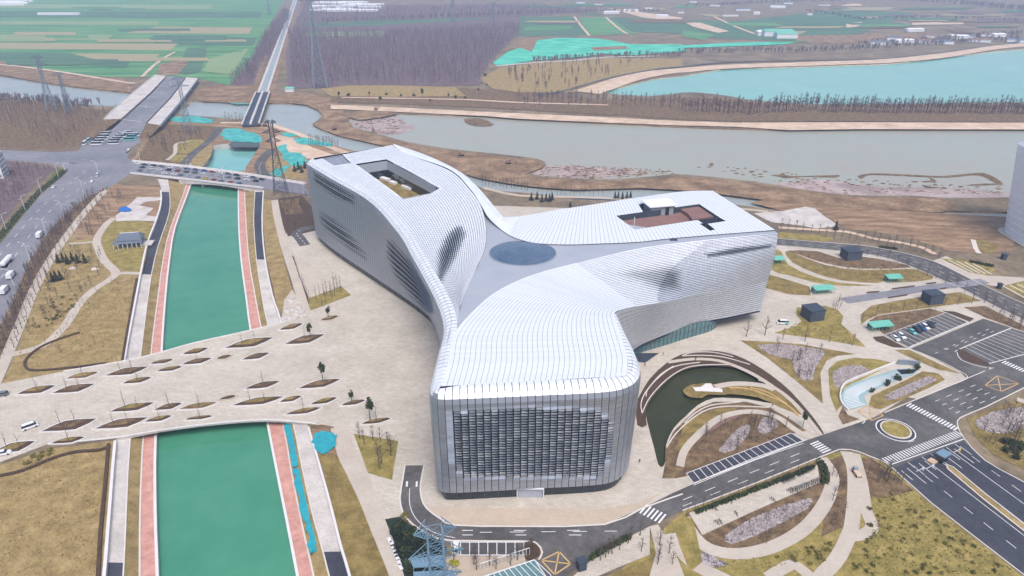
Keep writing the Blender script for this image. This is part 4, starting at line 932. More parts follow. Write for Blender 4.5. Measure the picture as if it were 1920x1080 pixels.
def px_area(q):
    p = [PX(v) for v in q]; return abs(area2(p)) / 2
big = sorted((i for i, c in enumerate(CELLS) if c[3] == 'tile' and c[2] == 'wall' and PX(c[0][0])[1] > 690 and c[0][0][1] < 166), key=lambda i: -px_area(CELLS[i][0]))[:300]
bigset = set(big); F_ = MB()
_pm = random.Random(4)
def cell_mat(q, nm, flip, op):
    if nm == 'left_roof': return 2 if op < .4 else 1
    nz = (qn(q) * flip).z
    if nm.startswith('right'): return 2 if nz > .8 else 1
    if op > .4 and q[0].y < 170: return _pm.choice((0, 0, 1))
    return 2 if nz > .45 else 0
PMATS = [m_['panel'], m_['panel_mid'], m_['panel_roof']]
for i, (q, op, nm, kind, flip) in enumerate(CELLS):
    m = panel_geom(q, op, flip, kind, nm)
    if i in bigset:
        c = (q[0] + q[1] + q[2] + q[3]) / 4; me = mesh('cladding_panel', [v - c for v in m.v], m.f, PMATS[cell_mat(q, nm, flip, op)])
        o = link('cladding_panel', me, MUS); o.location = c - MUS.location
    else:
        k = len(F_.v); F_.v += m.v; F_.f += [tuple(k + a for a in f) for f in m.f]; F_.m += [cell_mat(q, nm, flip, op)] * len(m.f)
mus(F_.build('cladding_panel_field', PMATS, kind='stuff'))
mus(BACK.build('facade_backing', [m_['joint'], m_['dark_glass']]))
# --- long roof strips of the front arm (one object each)
def strips_from(Gd, j0, j1, flip, name, gap=.045, up=.06, mat='panel_roof'):
    for j in range(j0, j1):
        m = MB(); rows = []
        for p in Gd:
            a, b = p[j], p[j + 1]; d = (b - a); L = d.length; g = min(gap / max(L, .05), .25)
            rows.append((a.lerp(b, g) + Vector((0, 0, up)), a.lerp(b, 1 - g) + Vector((0, 0, up))))
        for (a, b), (c, d) in zip(rows, rows[1:]):
            m.poly([a, b, d, c] if flip else [a, c, d, b])
        mus(m.build(name, m_[mat]))
strips_from(GS[:cut + 1], 0, NS, True, 'roof_strip')
b = MB()
for i in range(cut):
    for j in range(NS):
        q = [GS[i][j], GS[i + 1][j], GS[i + 1][j + 1], GS[i][j + 1]]; b.poly([v + Vector((0, 0, -.12)) for v in reversed(q)])
mus(b.build('roof_backing', m_['strip_joint']))
# --- right wing roof
FR = [(-7, 293), (-4.5, 282), (0, 273.5), (9, 266.5), (22, 264.5), (38, 265.6), (54, 267.5), (68.5, 271.5), (90, 276), (116, 281.2)]
BK = [(-5, 297), (3, 298.5), (12, 302.5), (25, 309), (38, 314.5), (50, 320), (64, 326), (76, 331), (89, 335.5), (103, 336.4)]
RF, RBk = cat1([Vector((a, b, 40.05)) for a, b in FR], 8), cat1([Vector((a, b, 40.05)) for a, b in BK], 8)
NR = 74; ra, rbk = resample(RF, NR + 1), resample(RBk, NR + 1)
th_px = [[(1155, 405), (1190, 431), (1347, 407), (1311, 383)], [(1197, 384), (1243, 375), (1268, 390), (1206, 398)], [(1307, 413), (1347, 407), (1361, 415), (1322, 421)], [(1312, 420), (1324, 418), (1341, 431), (1331, 433)]]
ths = [ccw([G(a, b, 40) for a, b in h]) for h in th_px]
for i in range(NR):
    a, b, c, d = ra[i], ra[i + 1], rbk[i + 1], rbk[i]; g = .055; L1_, L2_ = (b - a).length, (c - d).length
    q = [a.lerp(b, g / L1_ / 2 * 2), a.lerp(b, 1 - g / L1_), d.lerp(c, 1 - g / L2_), d.lerp(c, g / L2_)]
    ps = [q]
    for h in ths: ps = [r for p in ps for r in clip_out(p, h)]
    for p in ps:
        m = MB(); m.poly([v + Vector((0, 0, .1)) for v in p]); mus(m.build('roof_strip', m_['panel_roof']))
ps = [[Vector((p[0], p[1], 39.95)) for p in RF] + [Vector((p[0], p[1], 39.95)) for p in reversed(RBk)]]
m = MB()
for i in range(NR):
    qs = [[ra[i], ra[i + 1], rbk[i + 1], rbk[i]]]
    for h in ths: qs = [r for p in qs for r in clip_out(p, h)]
    for p in qs: m.poly([v - Vector((0, 0, .08)) for v in p])
mus(m.build('roof_backing', m_['strip_joint']))
# front lip between roof strips and facade, central grey roof, dome
lip = [Vector((a, b, 39.9)) for a, b in SA[6:]]; lipb = [Vector((a, b, 39.9)) for a, b in ((38, 265.6), (54, 267.5), (68.5, 271.5), (90, 276), (116, 281.2))]
cen = [(-20.5, 176), (-20.5, 190), (-19.8, 205), (-17, 225), (-13, 245), (-12, 262), (-13, 280), (-17, 300), (-20, 312), (-12, 306), (-4, 298), (10, 301), (50, 290), (80, 276), (116, 281), (116.2, 277.6), (96.5, 273.3), (77, 268.4), (53, 260.8), (30, 248.3), (8, 234.8), (-6, 219.8), (-14.2, 203), (-17.2, 189), (-18, 165), (-20.5, 165)]
mus(sheet('central_roof', [Vector((a, b, 39.72)) for a, b in cen], 39.72, m_['grey_roof'], world=True))
b = MB()
for k in range(6):
    r = 4 + k * 4
dc = G(980, 474, 39.8); dome = []
DM = MB(); nr, ns = 5, 40
for i in range(nr + 1):
    r = 13.2 * i / nr; zt = 1.1 * (1 - (i / nr) ** 2)
    dome.append([Vector((dc[0] + r * 1.04 * math.cos(2 * math.pi * k / ns), dc[1] + r * .98 * math.sin(2 * math.pi * k / ns), 39.8 + zt)) for k in range(ns)])
for i in range(nr):
    for k in range(ns):
        k2 = (k + 1) % ns; DM.poly([dome[i][k], dome[i + 1][k], dome[i + 1][k2], dome[i][k2]] if i else [dome[0][0], dome[1][k], dome[1][k2]])
dm = mus(DM.build('glass_dome', m_['dome_glass']))
rb_ = MB()
for k in range(0, ns, 2): rb_.bar(dome[1][k] + Vector((0, 0, .05)), dome[nr][k] + Vector((0, 0, .05)), .035, n=3)
for i in (2, 3, 4): 
    for k in range(ns): rb_.bar(dome[i][k] + Vector((0, 0, .04)), dome[i][(k + 1) % ns] + Vector((0, 0, .04)), .035, n=3)
link('glazing_bar', mesh('glazing_bar', rb_.v, rb_.f, m_['grey_paint']), dm, kind='stuff')
ribbon_o = ribbon('dome_kerb', [Vector((p[0], p[1], 0)) for p in dome[nr] + [dome[nr][0]]], .5, 39.95, m_['grey_paint'], thick=.2); mus(ribbon_o)
# white band along the east edge of the left wing, ending in the right wing roof
bi = [G(p[0], p[1], z) for p, z in (((737, 272), 46), ((762, 289), 46), ((842, 317), 45.7), ((882, 355), 44.7), ((902, 385), 43.2), ((916, 408), 41.8), ((938, 429), 40.4), ((955, 441), 40.1))]
bo = [G(p[0], p[1], z) for p, z in (((741, 271), 45.8), ((800, 291), 45.6), ((860, 320), 45), ((892, 347), 44), ((917, 375), 42.6), ((935, 397), 41.2), ((948, 409), 40.2), ((975, 408), 40.1))]
BI, BO = resample(cat1(bi, 6), 50), resample(cat1(bo, 6), 50)
b = MB()
for i in range(49):
    md0, md1 = BI[i].lerp(BO[i], .55) + Vector((0, 0, .5)), BI[i + 1].lerp(BO[i + 1], .55) + Vector((0, 0, .5))
    b.poly([BI[i], md0, md1, BI[i + 1]][::-1]); b.poly([md0, BO[i], BO[i + 1], md1][::-1])
    b.poly([BO[i], BO[i] + Vector((0, 0, -42)), BO[i + 1] + Vector((0, 0, -42)), BO[i + 1]][::-1])
mus(b.build('edge_band', m_['panel_roof']))
# end and back walls of the right wing, soffit
b = MB(); rp = [Vector((116, 278, 40)), Vector((116, 281.2, 40))] + [RBk[-1]] + list(reversed(RBk))
lo = lambda p, z: Vector((p[0], p[1], z))
b.poly([GS[-1][k] for k in range(0, NS + 1)] + [GC[-1][k] for k in range(1, 15)] + [Vector((104, 328, 6)), Vector((103, 336.4, 40)), Vector((116, 281.2, 40))])
for i in range(len(RBk) - 1): b.poly([RBk[i], RBk[i + 1], lo(RBk[i + 1], 5), lo(RBk[i], 5)])
mus(b.build('rear_wall', m_['panel']))
wb = [GW[i][-1] for i in range(len(GW))]
sof = [lo(p, 4.25) for p in wb] + [lo(p[-1], 6.05) for p in GC]
b = MB(); pts = [Vector((p[0], p[1], 5.2)) for p in wb if p[1] < 300 and p[1] > 0] + [Vector((p[-1][0], p[-1][1], 5.2)) for p in GC] + [Vector((104, 328, 5.2)), Vector((64, 326, 5.2)), Vector((0, 297, 5.2)), Vector((-17, 300, 5.2))]
b.poly(pts); mus(b.build('soffit', m_['slate']))
# glazed ground storey
gl = [lo(p, 0) for p in wb]; gi = offset(gl, 1.6); b = MB(); door = MB()
for i in range(20, len(gi) - 1):
    p, q = gi[i], gi[i + 1]; cx = (p[0] + q[0]) / 2
    b.poly([lo(p, .1), lo(q, .1), lo(q, 4.6), lo(p, 4.6)])
GLZ = mus(b.build('glass_storey', m_['dark_glass']))
b = MB()
for i in range(20, len(gi), 1):
    if i % 2 == 0: b.box((gi[i][0], gi[i][1], 2.3), (.18, .18, 4.6))
link('mullion', mesh('mullion', b.v, b.f, m_['slate_wall']), GLZ, kind='stuff')
en = mus(link('entrance_portal', None) if False else MB().build('entrance_portal', m_['white_paint'])) if False else None
b = MB(); b.box((5.6, 159.9, 2.2), (7.4, 1.2, 4.2)); ep = mus(b.build('entrance', m_['grey_roof'])); b = MB(); b.box((5.6, 159.0, 4.2), (8, 1.2, .3)); link('lintel', mesh('lintel', b.v, b.f, m_['white_paint']), ep)
for x_ in (1.6, 9.6): b = MB(); b.box((x_, 159.1, 2.2), (.3, .8, 4.2)); link('jamb', mesh('jamb', b.v, b.f, m_['white_paint']), ep)
gb = gpts([(1183, 672), (1200, 662), (1240, 650), (1290, 634), (1330, 622), (1343, 612), (1335, 600), (1300, 590)], 0, 3, False)
b = MB()
for p, q in zip(gb, gb[1:]): b.poly([lo(p, .1), lo(q, .1), lo(q, 6.4), lo(p, 6.4)])
g2 = mus(b.build('glass_storey', m_['green_glass'])); b = MB()
for p in resample(gb, 30): b.box((p[0], p[1], 3.2), (.25, .25, 6.3))
for p, q in zip(gb, gb[1:]): b.bar(lo(p, 3.2), lo(q, 3.2), .1)
link('mullion', mesh('mullion', b.v, b.f, m_['slate']), g2, kind='stuff')
ent = gpts([(1188, 662), (1236, 662), (1210, 680), (1192, 678)], .14); mus(sheet('entrance_mat', ent, .14, m_['slate'], world=True))
for a in ((1163, 100), ): pass
# terrace of the right wing
tz = 37.2
def tpoly(h, z): return [G(a, b, z) for a, b in h]
for h in ths:
    mus(sheet('terrace_floor', [lo(p, tz) for p in h], tz + random.uniform(-.05, .05), m_['terrace'] if h is ths[0] else m_['slate'], world=True))
    b = MB()
    for i in range(len(h)): p, q = h[i - 1], h[i]; b.poly([lo(p, tz - .1), lo(q, tz - .1), lo(q, 40.08), lo(p, 40.08)])
    mus(b.build('terrace_wall', m_['slate']))
raised = [G(a, b, 39) for a, b in ((1272, 389), (1311, 383.5), (1340, 405), (1298, 411), (1290, 400))]
b = MB(); b.prism(ccw(raised), tz, 38.9); mus(b.build('raised_terrace', m_['terrace']))
pc = G(1236, 402, tz); b = MB(); b.box((pc[0], pc[1] + 3, tz + 2.3), (11.5, 9, 4.6), .22); ph = mus(b.build('penthouse', m_['grey_paint']))
b = MB(); b.box((pc[0], pc[1] + 3, tz + 4.8), (14, 11, .5), .22); link('roof', mesh('roof', b.v, b.f, m_['white_paint']), ph)
b = MB(); b.box((pc[0] + 3.4, pc[1] - 1.0, tz + 2.0), (1.6, .8, 3.8), .22); link('door', mesh('door', b.v, b.f, m_['dark_glass']), ph)
mp = G(1189, 430, tz); b = MB(); b.bar((mp[0], mp[1] + 1, tz), (mp[0], mp[1] + 1, tz + 5.5), .18); mus(b.build('mast', m_['white_paint']))
hp = G(1263, 450, 39.8); b = MB(); b.box((hp[0], hp[1], 39.9), (3, 1.6, .3)); mus(b.build('roof_hatch', m_['slate']))
# courtyard of the left wing
cz = 35.5; c2 = [lo(p, cz) for p in court]
mus(sheet('courtyard_floor', c2, cz, m_['olive_grass'], world=True))
b = MB(); gw = MB()
for i in range(len(court)):
    p, q = court[i - 1], court[i]; b.poly([lo(p, cz + 4.6), lo(q, cz + 4.6), lo(q, 45.2), lo(p, 45.2)]); gw.poly([lo(p, cz), lo(q, cz), lo(q, cz + 4.6), lo(p, cz + 4.6)])
mus(b.build('courtyard_wall', m_['grey_roof'])); mus(gw.build('courtyard_glazing', m_['dark_glass']))
for a in (((722, 334), 6.5, 2.6), ((737, 341), 4.6, 2.4), ((755, 338), 6, 4.5), ((766, 351), 5.5, 2.6), ((777, 352), 2, 1.6), ((757, 348), 3, 1.2)):
    c = G(a[0][0], a[0][1], cz + 1); b = MB(); b.box((c[0], c[1], cz + .6), (a[1], a[2], 1.2), -.75); mus(b.build('skylight', m_['white_paint']))
mus(sheet('vent_floor', [lo(p, 44.9) for p in vent], 44.9, m_['dome_glass'], world=True))
for k in range(9):
    t = (k + .5) / 9; p, q = vent[0].lerp(vent[3], t), vent[1].lerp(vent[2], t); b = MB(); b.bar(lo(p, 45.6), lo(q, 45.6), .22); mus(b.build('louvre', m_['grey_roof']))
# step with slit windows at the south-east end of the courtyard
b = MB()
for k in range(7):
    c = G(819 + k * 4, 356 + k * 3.4, 43.5 - k * .2); b.box(c, (.9, .5, 2.6 - k * .25))
mus(b.build('slit_window', m_['dark_glass']))
for i_, k_ in enumerate((0,)): pass
# ------------------------------------------------------------------ trees and shrubs
def bare_mesh(name, h, seed, spread=.32, nb=16, sub=3, r0=.14, mat='bark'):
    rnd = random.Random(seed); m = MB(); p = Vector((0, 0, 0)); prev = p; n = 5; pts = [p]
    for i in range(1, n + 1):
        p = Vector((rnd.uniform(-.02, .02) * h, rnd.uniform(-.02, .02) * h, h * i / n)); pts.append(p)
    for i in range(n): m.bar(pts[i], pts[i + 1], r0 * (1 - i / n * .85), r0 * (1 - (i + 1) / n * .85), 4)
    for k in range(nb):
        t = rnd.uniform(.3, .97); f = t * n; i = min(int(f), n - 1); b0 = pts[i].lerp(pts[i + 1], f - i)
        a = rnd.uniform(0, 6.28); ln = h * spread * (1.15 - t) * rnd.uniform(.7, 1.3) + .3; up = rnd.uniform(.5, 1.3)
        e = b0 + Vector((math.cos(a), math.sin(a), up)).normalized() * ln; m.bar(b0, e, r0 * .34, r0 * .1, 3)
        for q in range(sub):
            s = b0.lerp(e, rnd.uniform(.3, .9)); a2 = a + rnd.uniform(-1.2, 1.2)
            m.bar(s, s + Vector((math.cos(a2), math.sin(a2), rnd.uniform(.3, 1.4))).normalized() * ln * rnd.uniform(.3, .6), r0 * .16, r0 * .05, 3)
    return mesh(name, m.v, m.f, MATS[mat])
BT = [bare_mesh('bare_tree', 6.5, s, .32, 22, 3, .17) for s in range(5)]
BTS = [bare_mesh('bare_sapling', 6.0, 20 + s, .16, 12, 2, .1) for s in range(3)]
BTF = [bare_mesh('bare_tall_tree', 16, 40 + s, .26, 34, 2, .5, 'wood') for s in range(4)]
def leafy(name, n, shape, size, seed, mat, trunk=None):
    rnd = random.Random(seed); m = MB()
    for i in range(n):
        c = shape(rnd); u = Vector((rnd.gauss(0, 1), rnd.gauss(0, 1), rnd.gauss(0, 1))).normalized(); v = u.orthogonal().normalized(); w2 = u.cross(v); s = size * rnd.uniform(.5, 1.2)
        m.poly([c + v * s, c + w2 * s * .6, c - v * s, c - w2 * s * .6])
    return mesh(name, m.v, m.f, MATS[mat])
def ell(rx, rz, zc, clumps, seed):
    r0 = random.Random(seed); cs = []
    for i in range(clumps):
        d = Vector((r0.gauss(0, 1), r0.gauss(0, 1), r0.gauss(0, 1))).normalized() * r0.uniform(.3, 1) ** .6; cs.append((Vector((d.x * rx * .75, d.y * rx * .75, zc + d.z * rz * .75)), r0.uniform(.25, .5)))
    def f(rnd):
        c, k = rnd.choice(cs); d = Vector((rnd.gauss(0, 1), rnd.gauss(0, 1), rnd.gauss(0, 1))).normalized() * rnd.uniform(.2, 1) ** .5
        return c + Vector((d.x * rx * k, d.y * rx * k, d.z * rz * k))
    return f
def cone(rx, h, z0):
    def f(rnd):
        t = rnd.random() ** 1.5; a = rnd.uniform(0, 6.28); r = rx * (1 - t) * rnd.uniform(.3, 1) * (.8 + .3 * math.sin(t * 40)); return Vector((r * math.cos(a), r * math.sin(a), z0 + h * t))
    return f
EVG = [leafy('crown', 420, ell(1.15, 2.2, 4.6, 12, s), .3, s, 'leaf') for s in range(3)]
DRK = [leafy('crown', 420, cone(2.2, 6.5, .6), .42, 50 + s, 'leaf_dark') for s in range(2)]
SHR = [leafy('shrub', 150, ell(1.0, .55, .55, 7, 60 + s), .22, 60 + s, m) for s, m in enumerate(('leaf_olive', 'leaf_olive', 'hedge'))]
SHD = leafy('shrub', 260, ell(1.5, 1.2, 1.2, 8, 70), .3, 70, 'leaf_dark')
SHG = leafy('shrub', 240, ell(1.5, 1.2, 1.1, 8, 74), .3, 74, 'leaf')
LIME = leafy('shrub', 200, ell(1.8, .9, .9, 7, 71), .34, 71, 'leaf_lime')
tm = MB(); tm.bar((0, 0, 0), (0, 0, 4.6), .13, .07, 5); TRK = mesh('trunk', tm.v, tm.f, MATS['bark'])
TREES = []; SHRUBS = []
def tree(px, kind, label, group, s=1.0, z=.1, name='bare_tree', parts=False):
    p = G(px[0], px[1], z); sc = s * random.uniform(.85, 1.15)
    if kind is BTF: name = 'poplar_tree'
    if kind is BTS: name = 'bare_sapling'
    TREES.append((px, p, random.choice(kind), label, group, sc, random.uniform(0, 6.28), sc * random.uniform(.9, 1.1), name))
def flush(lst, cat, cap, massname, masslabel):
    lst = sorted(lst, key=lambda t: -t[5] / t[1].length); keep, rest = lst[:cap], lst[cap:]; by = {}
    for t in keep: by.setdefault(t[3], []).append(t)
    for lab, ts in by.items():
        ts.sort(key=lambda t: t[0][0])
        for i, (px, p, me, label, group, sc, rz, sz, name) in enumerate(ts):
            o = link(name, me, loc=p, rz=rz, label=label + (', %s from the left' % ordn(i) if len(ts) > 1 else ''), cat=cat, group=group); o.scale = (sc, sc, sz)
    if rest:
        m = MB()
        for (px, p, me, label, group, sc, rz, sz, name) in rest:
            k = len(m.v); T_ = Matrix.Translation(p) @ Matrix.Rotation(rz, 4, 'Z') @ Matrix.Diagonal((sc, sc, sz, 1))
            m.v += [T_ @ v.co for v in me.vertices]; m.f += [tuple(k + a for a in f.vertices) for f in me.polygons]
        m.m = [0] * len(m.f); m.build(massname, rest[0][2].materials[0], label=masslabel, cat='trees', kind='stuff')
def evergreen(px, label, group, s=1.0, z=.3, crown=None, name='evergreen_tree'):
    e = empty(name, G(px[0], px[1], z), random.uniform(0, 6), label=label, cat='tree', group=group); e.scale = (s, s, s)
    link('trunk', TRK, e); link('crown', crown or random.choice(EVG), e); return e
def shrub(px, me, label, group, s=1.0, z=.1):
    k = s * random.uniform(.8, 1.25); SHRUBS.append((px, G(px[0], px[1], z), me, label, group, k, random.uniform(0, 6), k, 'shrub'))
def along(px, n, jx=1.5, jy=1.5):
    P_ = [Vector((a, b, 0)) for a, b in px]
    return [(q[0] + random.uniform(-jx, jx), q[1] + random.uniform(-jy, jy)) for q in resample(P_, n)]
def scatter(poly, n):
    xs = [p[0] for p in poly]; ys = [p[1] for p in poly]; o = []
    while len(o) < n:
        p = (random.uniform(min(xs), max(xs)), random.uniform(min(ys), max(ys)))
        if inside(p, poly): o.append(p)
    return o

# ------------------------------------------------------------------ plaza planters
PL = dict(top=[(520, 572, 607, 621), (598, 638, 593, 603), (530, 613, 627, 648), (417, 517, 633, 655), (338, 395, 653, 667), (450, 510, 662, 677), (403, 437, 667, 676), (337, 402, 672, 686), (278, 330, 675, 685), (193, 283, 688, 707), (290, 347, 688, 699), (225, 290, 708, 722), (118, 190, 698, 713)],
          mid=[(27, 110, 723, 742), (93, 183, 720, 740), (200, 295, 755, 775), (285, 347, 756, 772), (330, 413, 755, 770), (408, 447, 743, 752), (430, 537, 744, 763), (455, 530, 715, 732), (520, 570, 743, 757), (578, 637, 746, 761), (555, 643, 711, 731), (635, 690, 751, 763), (672, 738, 785, 798)],
          low=[(530, 607, 765, 780), (342, 405, 781, 790), (267, 328, 780, 794), (172, 283, 783, 807), (72, 187, 785, 812), (90, 165, 820, 835), (-20, 72, 827, 853)])
WH = dict(top='the upper plaza row', mid='the middle plaza rows', low='the lower plaza row')
treed = 0
for row_, lst in PL.items():
    lst = sorted(lst)
    for i, (x0, x1, y0, y1) in enumerate(lst):
        w2, h2 = x1 - x0, y1 - y0; X = lambda a: x0 + a * w2
        pxs = [(X(0), y1), (X(.18), y0 + .62 * h2), (X(.42), y0 + .2 * h2), (X(.7), y0 + .04 * h2), (X(1), y0), (X(.85), y0 + .4 * h2), (X(.62), y0 + .86 * h2), (X(.35), y0 + .98 * h2)]
        g = ccw([G(a, b, 0) for a, b in pxs]); c = sum(g, Vector()) / len(g); c.z = .08
        e = empty('planter', c, label='boat-shaped planter bed, %s from the left in %s' % (ordn(i), WH[row_]), cat='planter', group='boat-shaped planters on the plaza')
        loc = [q - c for q in g]; b = MB(); n = len(loc)
        inn = [q * (1 - .55 / max(q.length, 1)) for q in loc]; lo2 = [q * .7 for q in loc]
        for k in range(n):
            k2 = (k + 1) % n; a, d = loc[k], loc[k2]; ai, di = inn[k], inn[k2]; Z = lambda v, z: (v[0], v[1], z)
            b.poly([Z(a, 0), Z(d, 0), Z(d, .45), Z(a, .45)]); b.poly([Z(a, .45), Z(d, .45), Z(di, .45), Z(ai, .45)]); b.poly([Z(di, .45), Z(di, .1), Z(ai, .1), Z(ai, .45)])
        link('kerb', mesh('kerb', b.v, b.f, MATS['white_wall'] if w2 > 45 else MATS['path']), e)
        b = MB(); b.prism(inn, .1, .95, inset=.3); link('soil', mesh('soil', b.v, b.f, MATS['soil' if random.random() < .85 else 'brown_bed']), e)
        b = MB(); b.prism([q * .6 for q in inn], .96, 1.15, inset=.3); link('turf', mesh('turf', b.v, b.f, MATS['brown_bed' if i % 2 else 'olive_grass']), e)
        cx, cy = (x0 + x1) / 2, (y0 + y1) / 2
        if w2 > 60 and (cx, row_) not in ((599, 'mid'),):
            for k, off in enumerate((-.13, .12) if w2 > 85 else (0.02,)):
                tree((cx + off * w2, cy), BTS, 'thin bare sapling staked in a plaza planter', 'saplings in the plaza planters', 1.15, .9, 'bare_sapling')
evergreen((606, 716), 'small dark evergreen tree in the planter at the centre of the plaza', 'evergreens on the plaza', 1.35, .8)
evergreen((660, 755), 'round-topped small evergreen tree on the plaza nearest the front wing', 'evergreens on the plaza', .95, .5)
evergreen((694, 788), 'tallest evergreen tree in the lowest planter by the front wing', 'evergreens on the plaza', 1.5, .7)
evergreen((616, 596), 'small evergreen tree on the plaza below the green lawn patch', 'evergreens on the plaza', 1.05, .5)
evergreen((583, 634), 'small evergreen tree in a long planter near the canal corner', 'evergreens on the plaza', 1.15, .7)

# ------------------------------------------------------------------ bare trees in rows
def rowt(px, n, label, group, s=1.0, kind=None, jx=1.5, jy=1.5):
    for p in along(px, n, jx, jy): tree(p, kind or BT, label, group, s)
rowt(z4(610, 20, 500, 120, 400, 250, 310, 380, 220, 540, 150, 700, 80, 880), 26, 'bare tree along the pale walk beside the left road', 'trees along the left walk', .9, BT)
rowt(z4(540, 10, 430, 110, 330, 240, 240, 370, 150, 540, 80, 720, 0, 900), 40, 'bare tree on the brown verge of the left road', 'trees on the left road verge', 1.0, BT, 4, 4)
for p in scatter(z4(300, 420, 420, 290, 520, 290, 560, 330, 610, 420, 560, 500, 420, 640, 330, 760, 200, 850, 130, 800, 210, 560), 46): tree(p, BT, 'bare young tree on the dry lawn above the curving path', 'trees on the left lawn', .8)
for p in scatter(z4(420, 240, 560, 40, 700, 0, 640, 130, 560, 230, 520, 270), 24): tree(p, BT, 'bare young tree on the brown ground above the pavilion', 'trees above the pavilion', .9)
for p in scatter(z4(480, 650, 620, 520, 740, 500, 690, 800, 560, 940, 300, 980, 260, 900), 9): tree(p, BTS, 'thin bare sapling on the dry lawn beside the left canal wall', 'saplings beside the left canal wall', .8)
rowt(z4(260, 860, 400, 760, 450, 660, 530, 565, 630, 500), 6, 'slender lamp-like bare sapling lining the curving path', 'saplings along the curving path', .7, BTS, .3, .3)
rowt([(627, 556), (600, 578), (640, 548)], 5, 'tall bare sapling on the green lawn patch by the plaza', 'saplings on the lawn patch by the plaza', 1.3, BTS)
rowt(z4(1650, 380, 1700, 520, 1740, 620), 8, 'bare sapling in the narrow bed along the right canal walk', 'saplings along the right canal walk', 1.0, BTS)
rowt(z4(1780, 600, 1900, 545), 7, 'tall bare sapling on the green lawn patch by the plaza', 'saplings on the lawn patch by the plaza', 1.4, BTS)
for p in scatter(z7(100, 300, 300, 330, 270, 500, 170, 470), 10): tree(p, BT, 'bare tree on the small lawn left of the museum front', 'trees left of the museum front', 1.0)
for p in scatter(z7(600, 985, 1000, 985, 900, 1060, 650, 1070), 8): tree(p, BT, 'bare tree on the paving below the short row of parking bays', 'trees below the parking bays', .9)
for p in scatter(z7(1400, 1010, 1600, 890, 1720, 830, 1720, 950, 1500, 1020), 9): tree(p, BT, 'bare tree on the triangular paving south of the campus road', 'trees south of the campus road', .9)
for p in scatter(z7(1045, 905, 1095, 910, 1095, 960, 1050, 970), 3): tree(p, BT, 'bare tree in the round-ended dark bed beside the parking bays', 'trees in the dark bed', .9)
for p in scatter(z7(1760, 850, 1850, 950, 1880, 1060, 1760, 1060), 5): tree(p, BT, 'bare tree on the paved walk at the bottom', 'trees on the bottom walk', .9)
for p in along(z8(20, 735, 400, 600, 740, 470), 16): tree(p, BTS, 'bare street tree between the cycle parking and the campus road', 'trees by the cycle parking', 1.0)
for p in scatter(z8(1000, 430, 1170, 500, 1280, 590, 1080, 620), 12): tree(p, BT, 'bare tree on the brown bed by the gate road', 'trees by the gate road', .8)
for p in scatter(z8(830, 480, 920, 480, 900, 780, 820, 820), 8): tree(p, BT, 'bare tree on the brown strip between the two ring paths', 'trees between the ring paths', .7)
for p in scatter(z8(240, 840, 700, 650, 740, 700, 480, 900), 16): tree(p, BTS, 'bare sapling on the gravel below the cycle parking', 'saplings on the gravel', .8)
for p in scatter(zp(780, 900, 1100, 760, 1400, 740, 1600, 900, 1200, 1060, 900, 1100), 30): tree(p, BT, 'bare tree between the pond and the long parking row', 'trees between pond and parking', .7)
for p in scatter([(1410, 645), (1540, 655), (1530, 710), (1500, 715), (1450, 668)], 12): tree(p, BT, 'bare tree on the triangular gravel bed right of the pond', 'trees on the triangular gravel bed', .8)
for p in along(z5(360, 815, 460, 810), 2): tree(p, BT, 'bare tree at the tip of the paving by the right wing', 'trees by the right wing', 1.2)
for p in along(z5(560, 830, 690, 838, 820, 845, 950, 868), 4): tree(p, BT, 'bare street tree along the path above the triangular gravel bed', 'trees above the triangular gravel bed', .9)
for p in scatter(z5(800, 620, 900, 610, 900, 680, 830, 680), 12): tree(p, BTS, 'bare sapling crowded beside the nearest dark service hut', 'saplings beside the dark hut', .8)
rowt(z5(550, 205, 700, 225, 880, 270, 1090, 290, 1290, 320, 1360, 345, 1440, 370), 22, 'bare street tree on the far side of the curved campus road', 'trees beyond the curved road', 1.0)
rowt(z5(980, 345, 1180, 385, 1400, 480, 1600, 570, 1750, 650, 1900, 730), 18, 'bare street tree on the near side of the curved campus road', 'trees on the near side of the curved road', .9)
rowt(z5(1010, 720, 1100, 690, 1320, 655, 1500, 635, 1700, 615), 10, 'bare street tree along the straight path behind the car park', 'trees behind the car park', .8)
for p in scatter(z5(1060, 730, 1400, 665, 1460, 680, 1150, 790), 10): tree(p, BTS, 'bare sapling on the dark bed above the parked cars', 'saplings above the parked cars', .8)
for p in scatter(z5(1620, 660, 1900, 760, 1900, 780, 1700, 700), 9): tree(p, BT, 'bare tree on the brown bed between car park and curved road', 'trees between car park and curved road', .8)
for p in scatter(z8(1640, 210, 1900, 100, 1910, 460, 1760, 380), 20): tree(p, BT, 'bare tree on the gravelled lawn at the right edge', 'trees on the right edge lawn', .8)
rowt([(905, 347), (960, 352), (990, 355)], 14, 'bare tree on the shore walk behind the museum', 'trees on the shore walk', 1.1)
rowt([(1000, 362), (1060, 366), (1130, 366)], 16, 'bare sapling on the paved shore strip behind the museum', 'saplings on the shore strip', 1.1, BTS)
for i, p in enumerate(((996, 376), (1007, 374), (1016, 379), (1024, 377), (1030, 378), (1035, 375), (1069, 393))):
    evergreen(p, 'small dark evergreen on the shore walk behind the museum, %s from the left' % ordn(i), 'evergreens behind the museum', .8, .1, DRK[i % 2])
for i, p in enumerate(((1153, 372), (1159, 372), (1167, 373), (1175, 372), (1182, 371))):
    evergreen(p, 'small dark evergreen behind the right wing roof, %s from the left' % ordn(i), 'evergreens behind the right wing', .7, .1, DRK[i % 2])
evergreen((1566, 432), 'dark broad evergreen beside the pale works yard', 'lone dark evergreens', .9, .1, DRK[0])
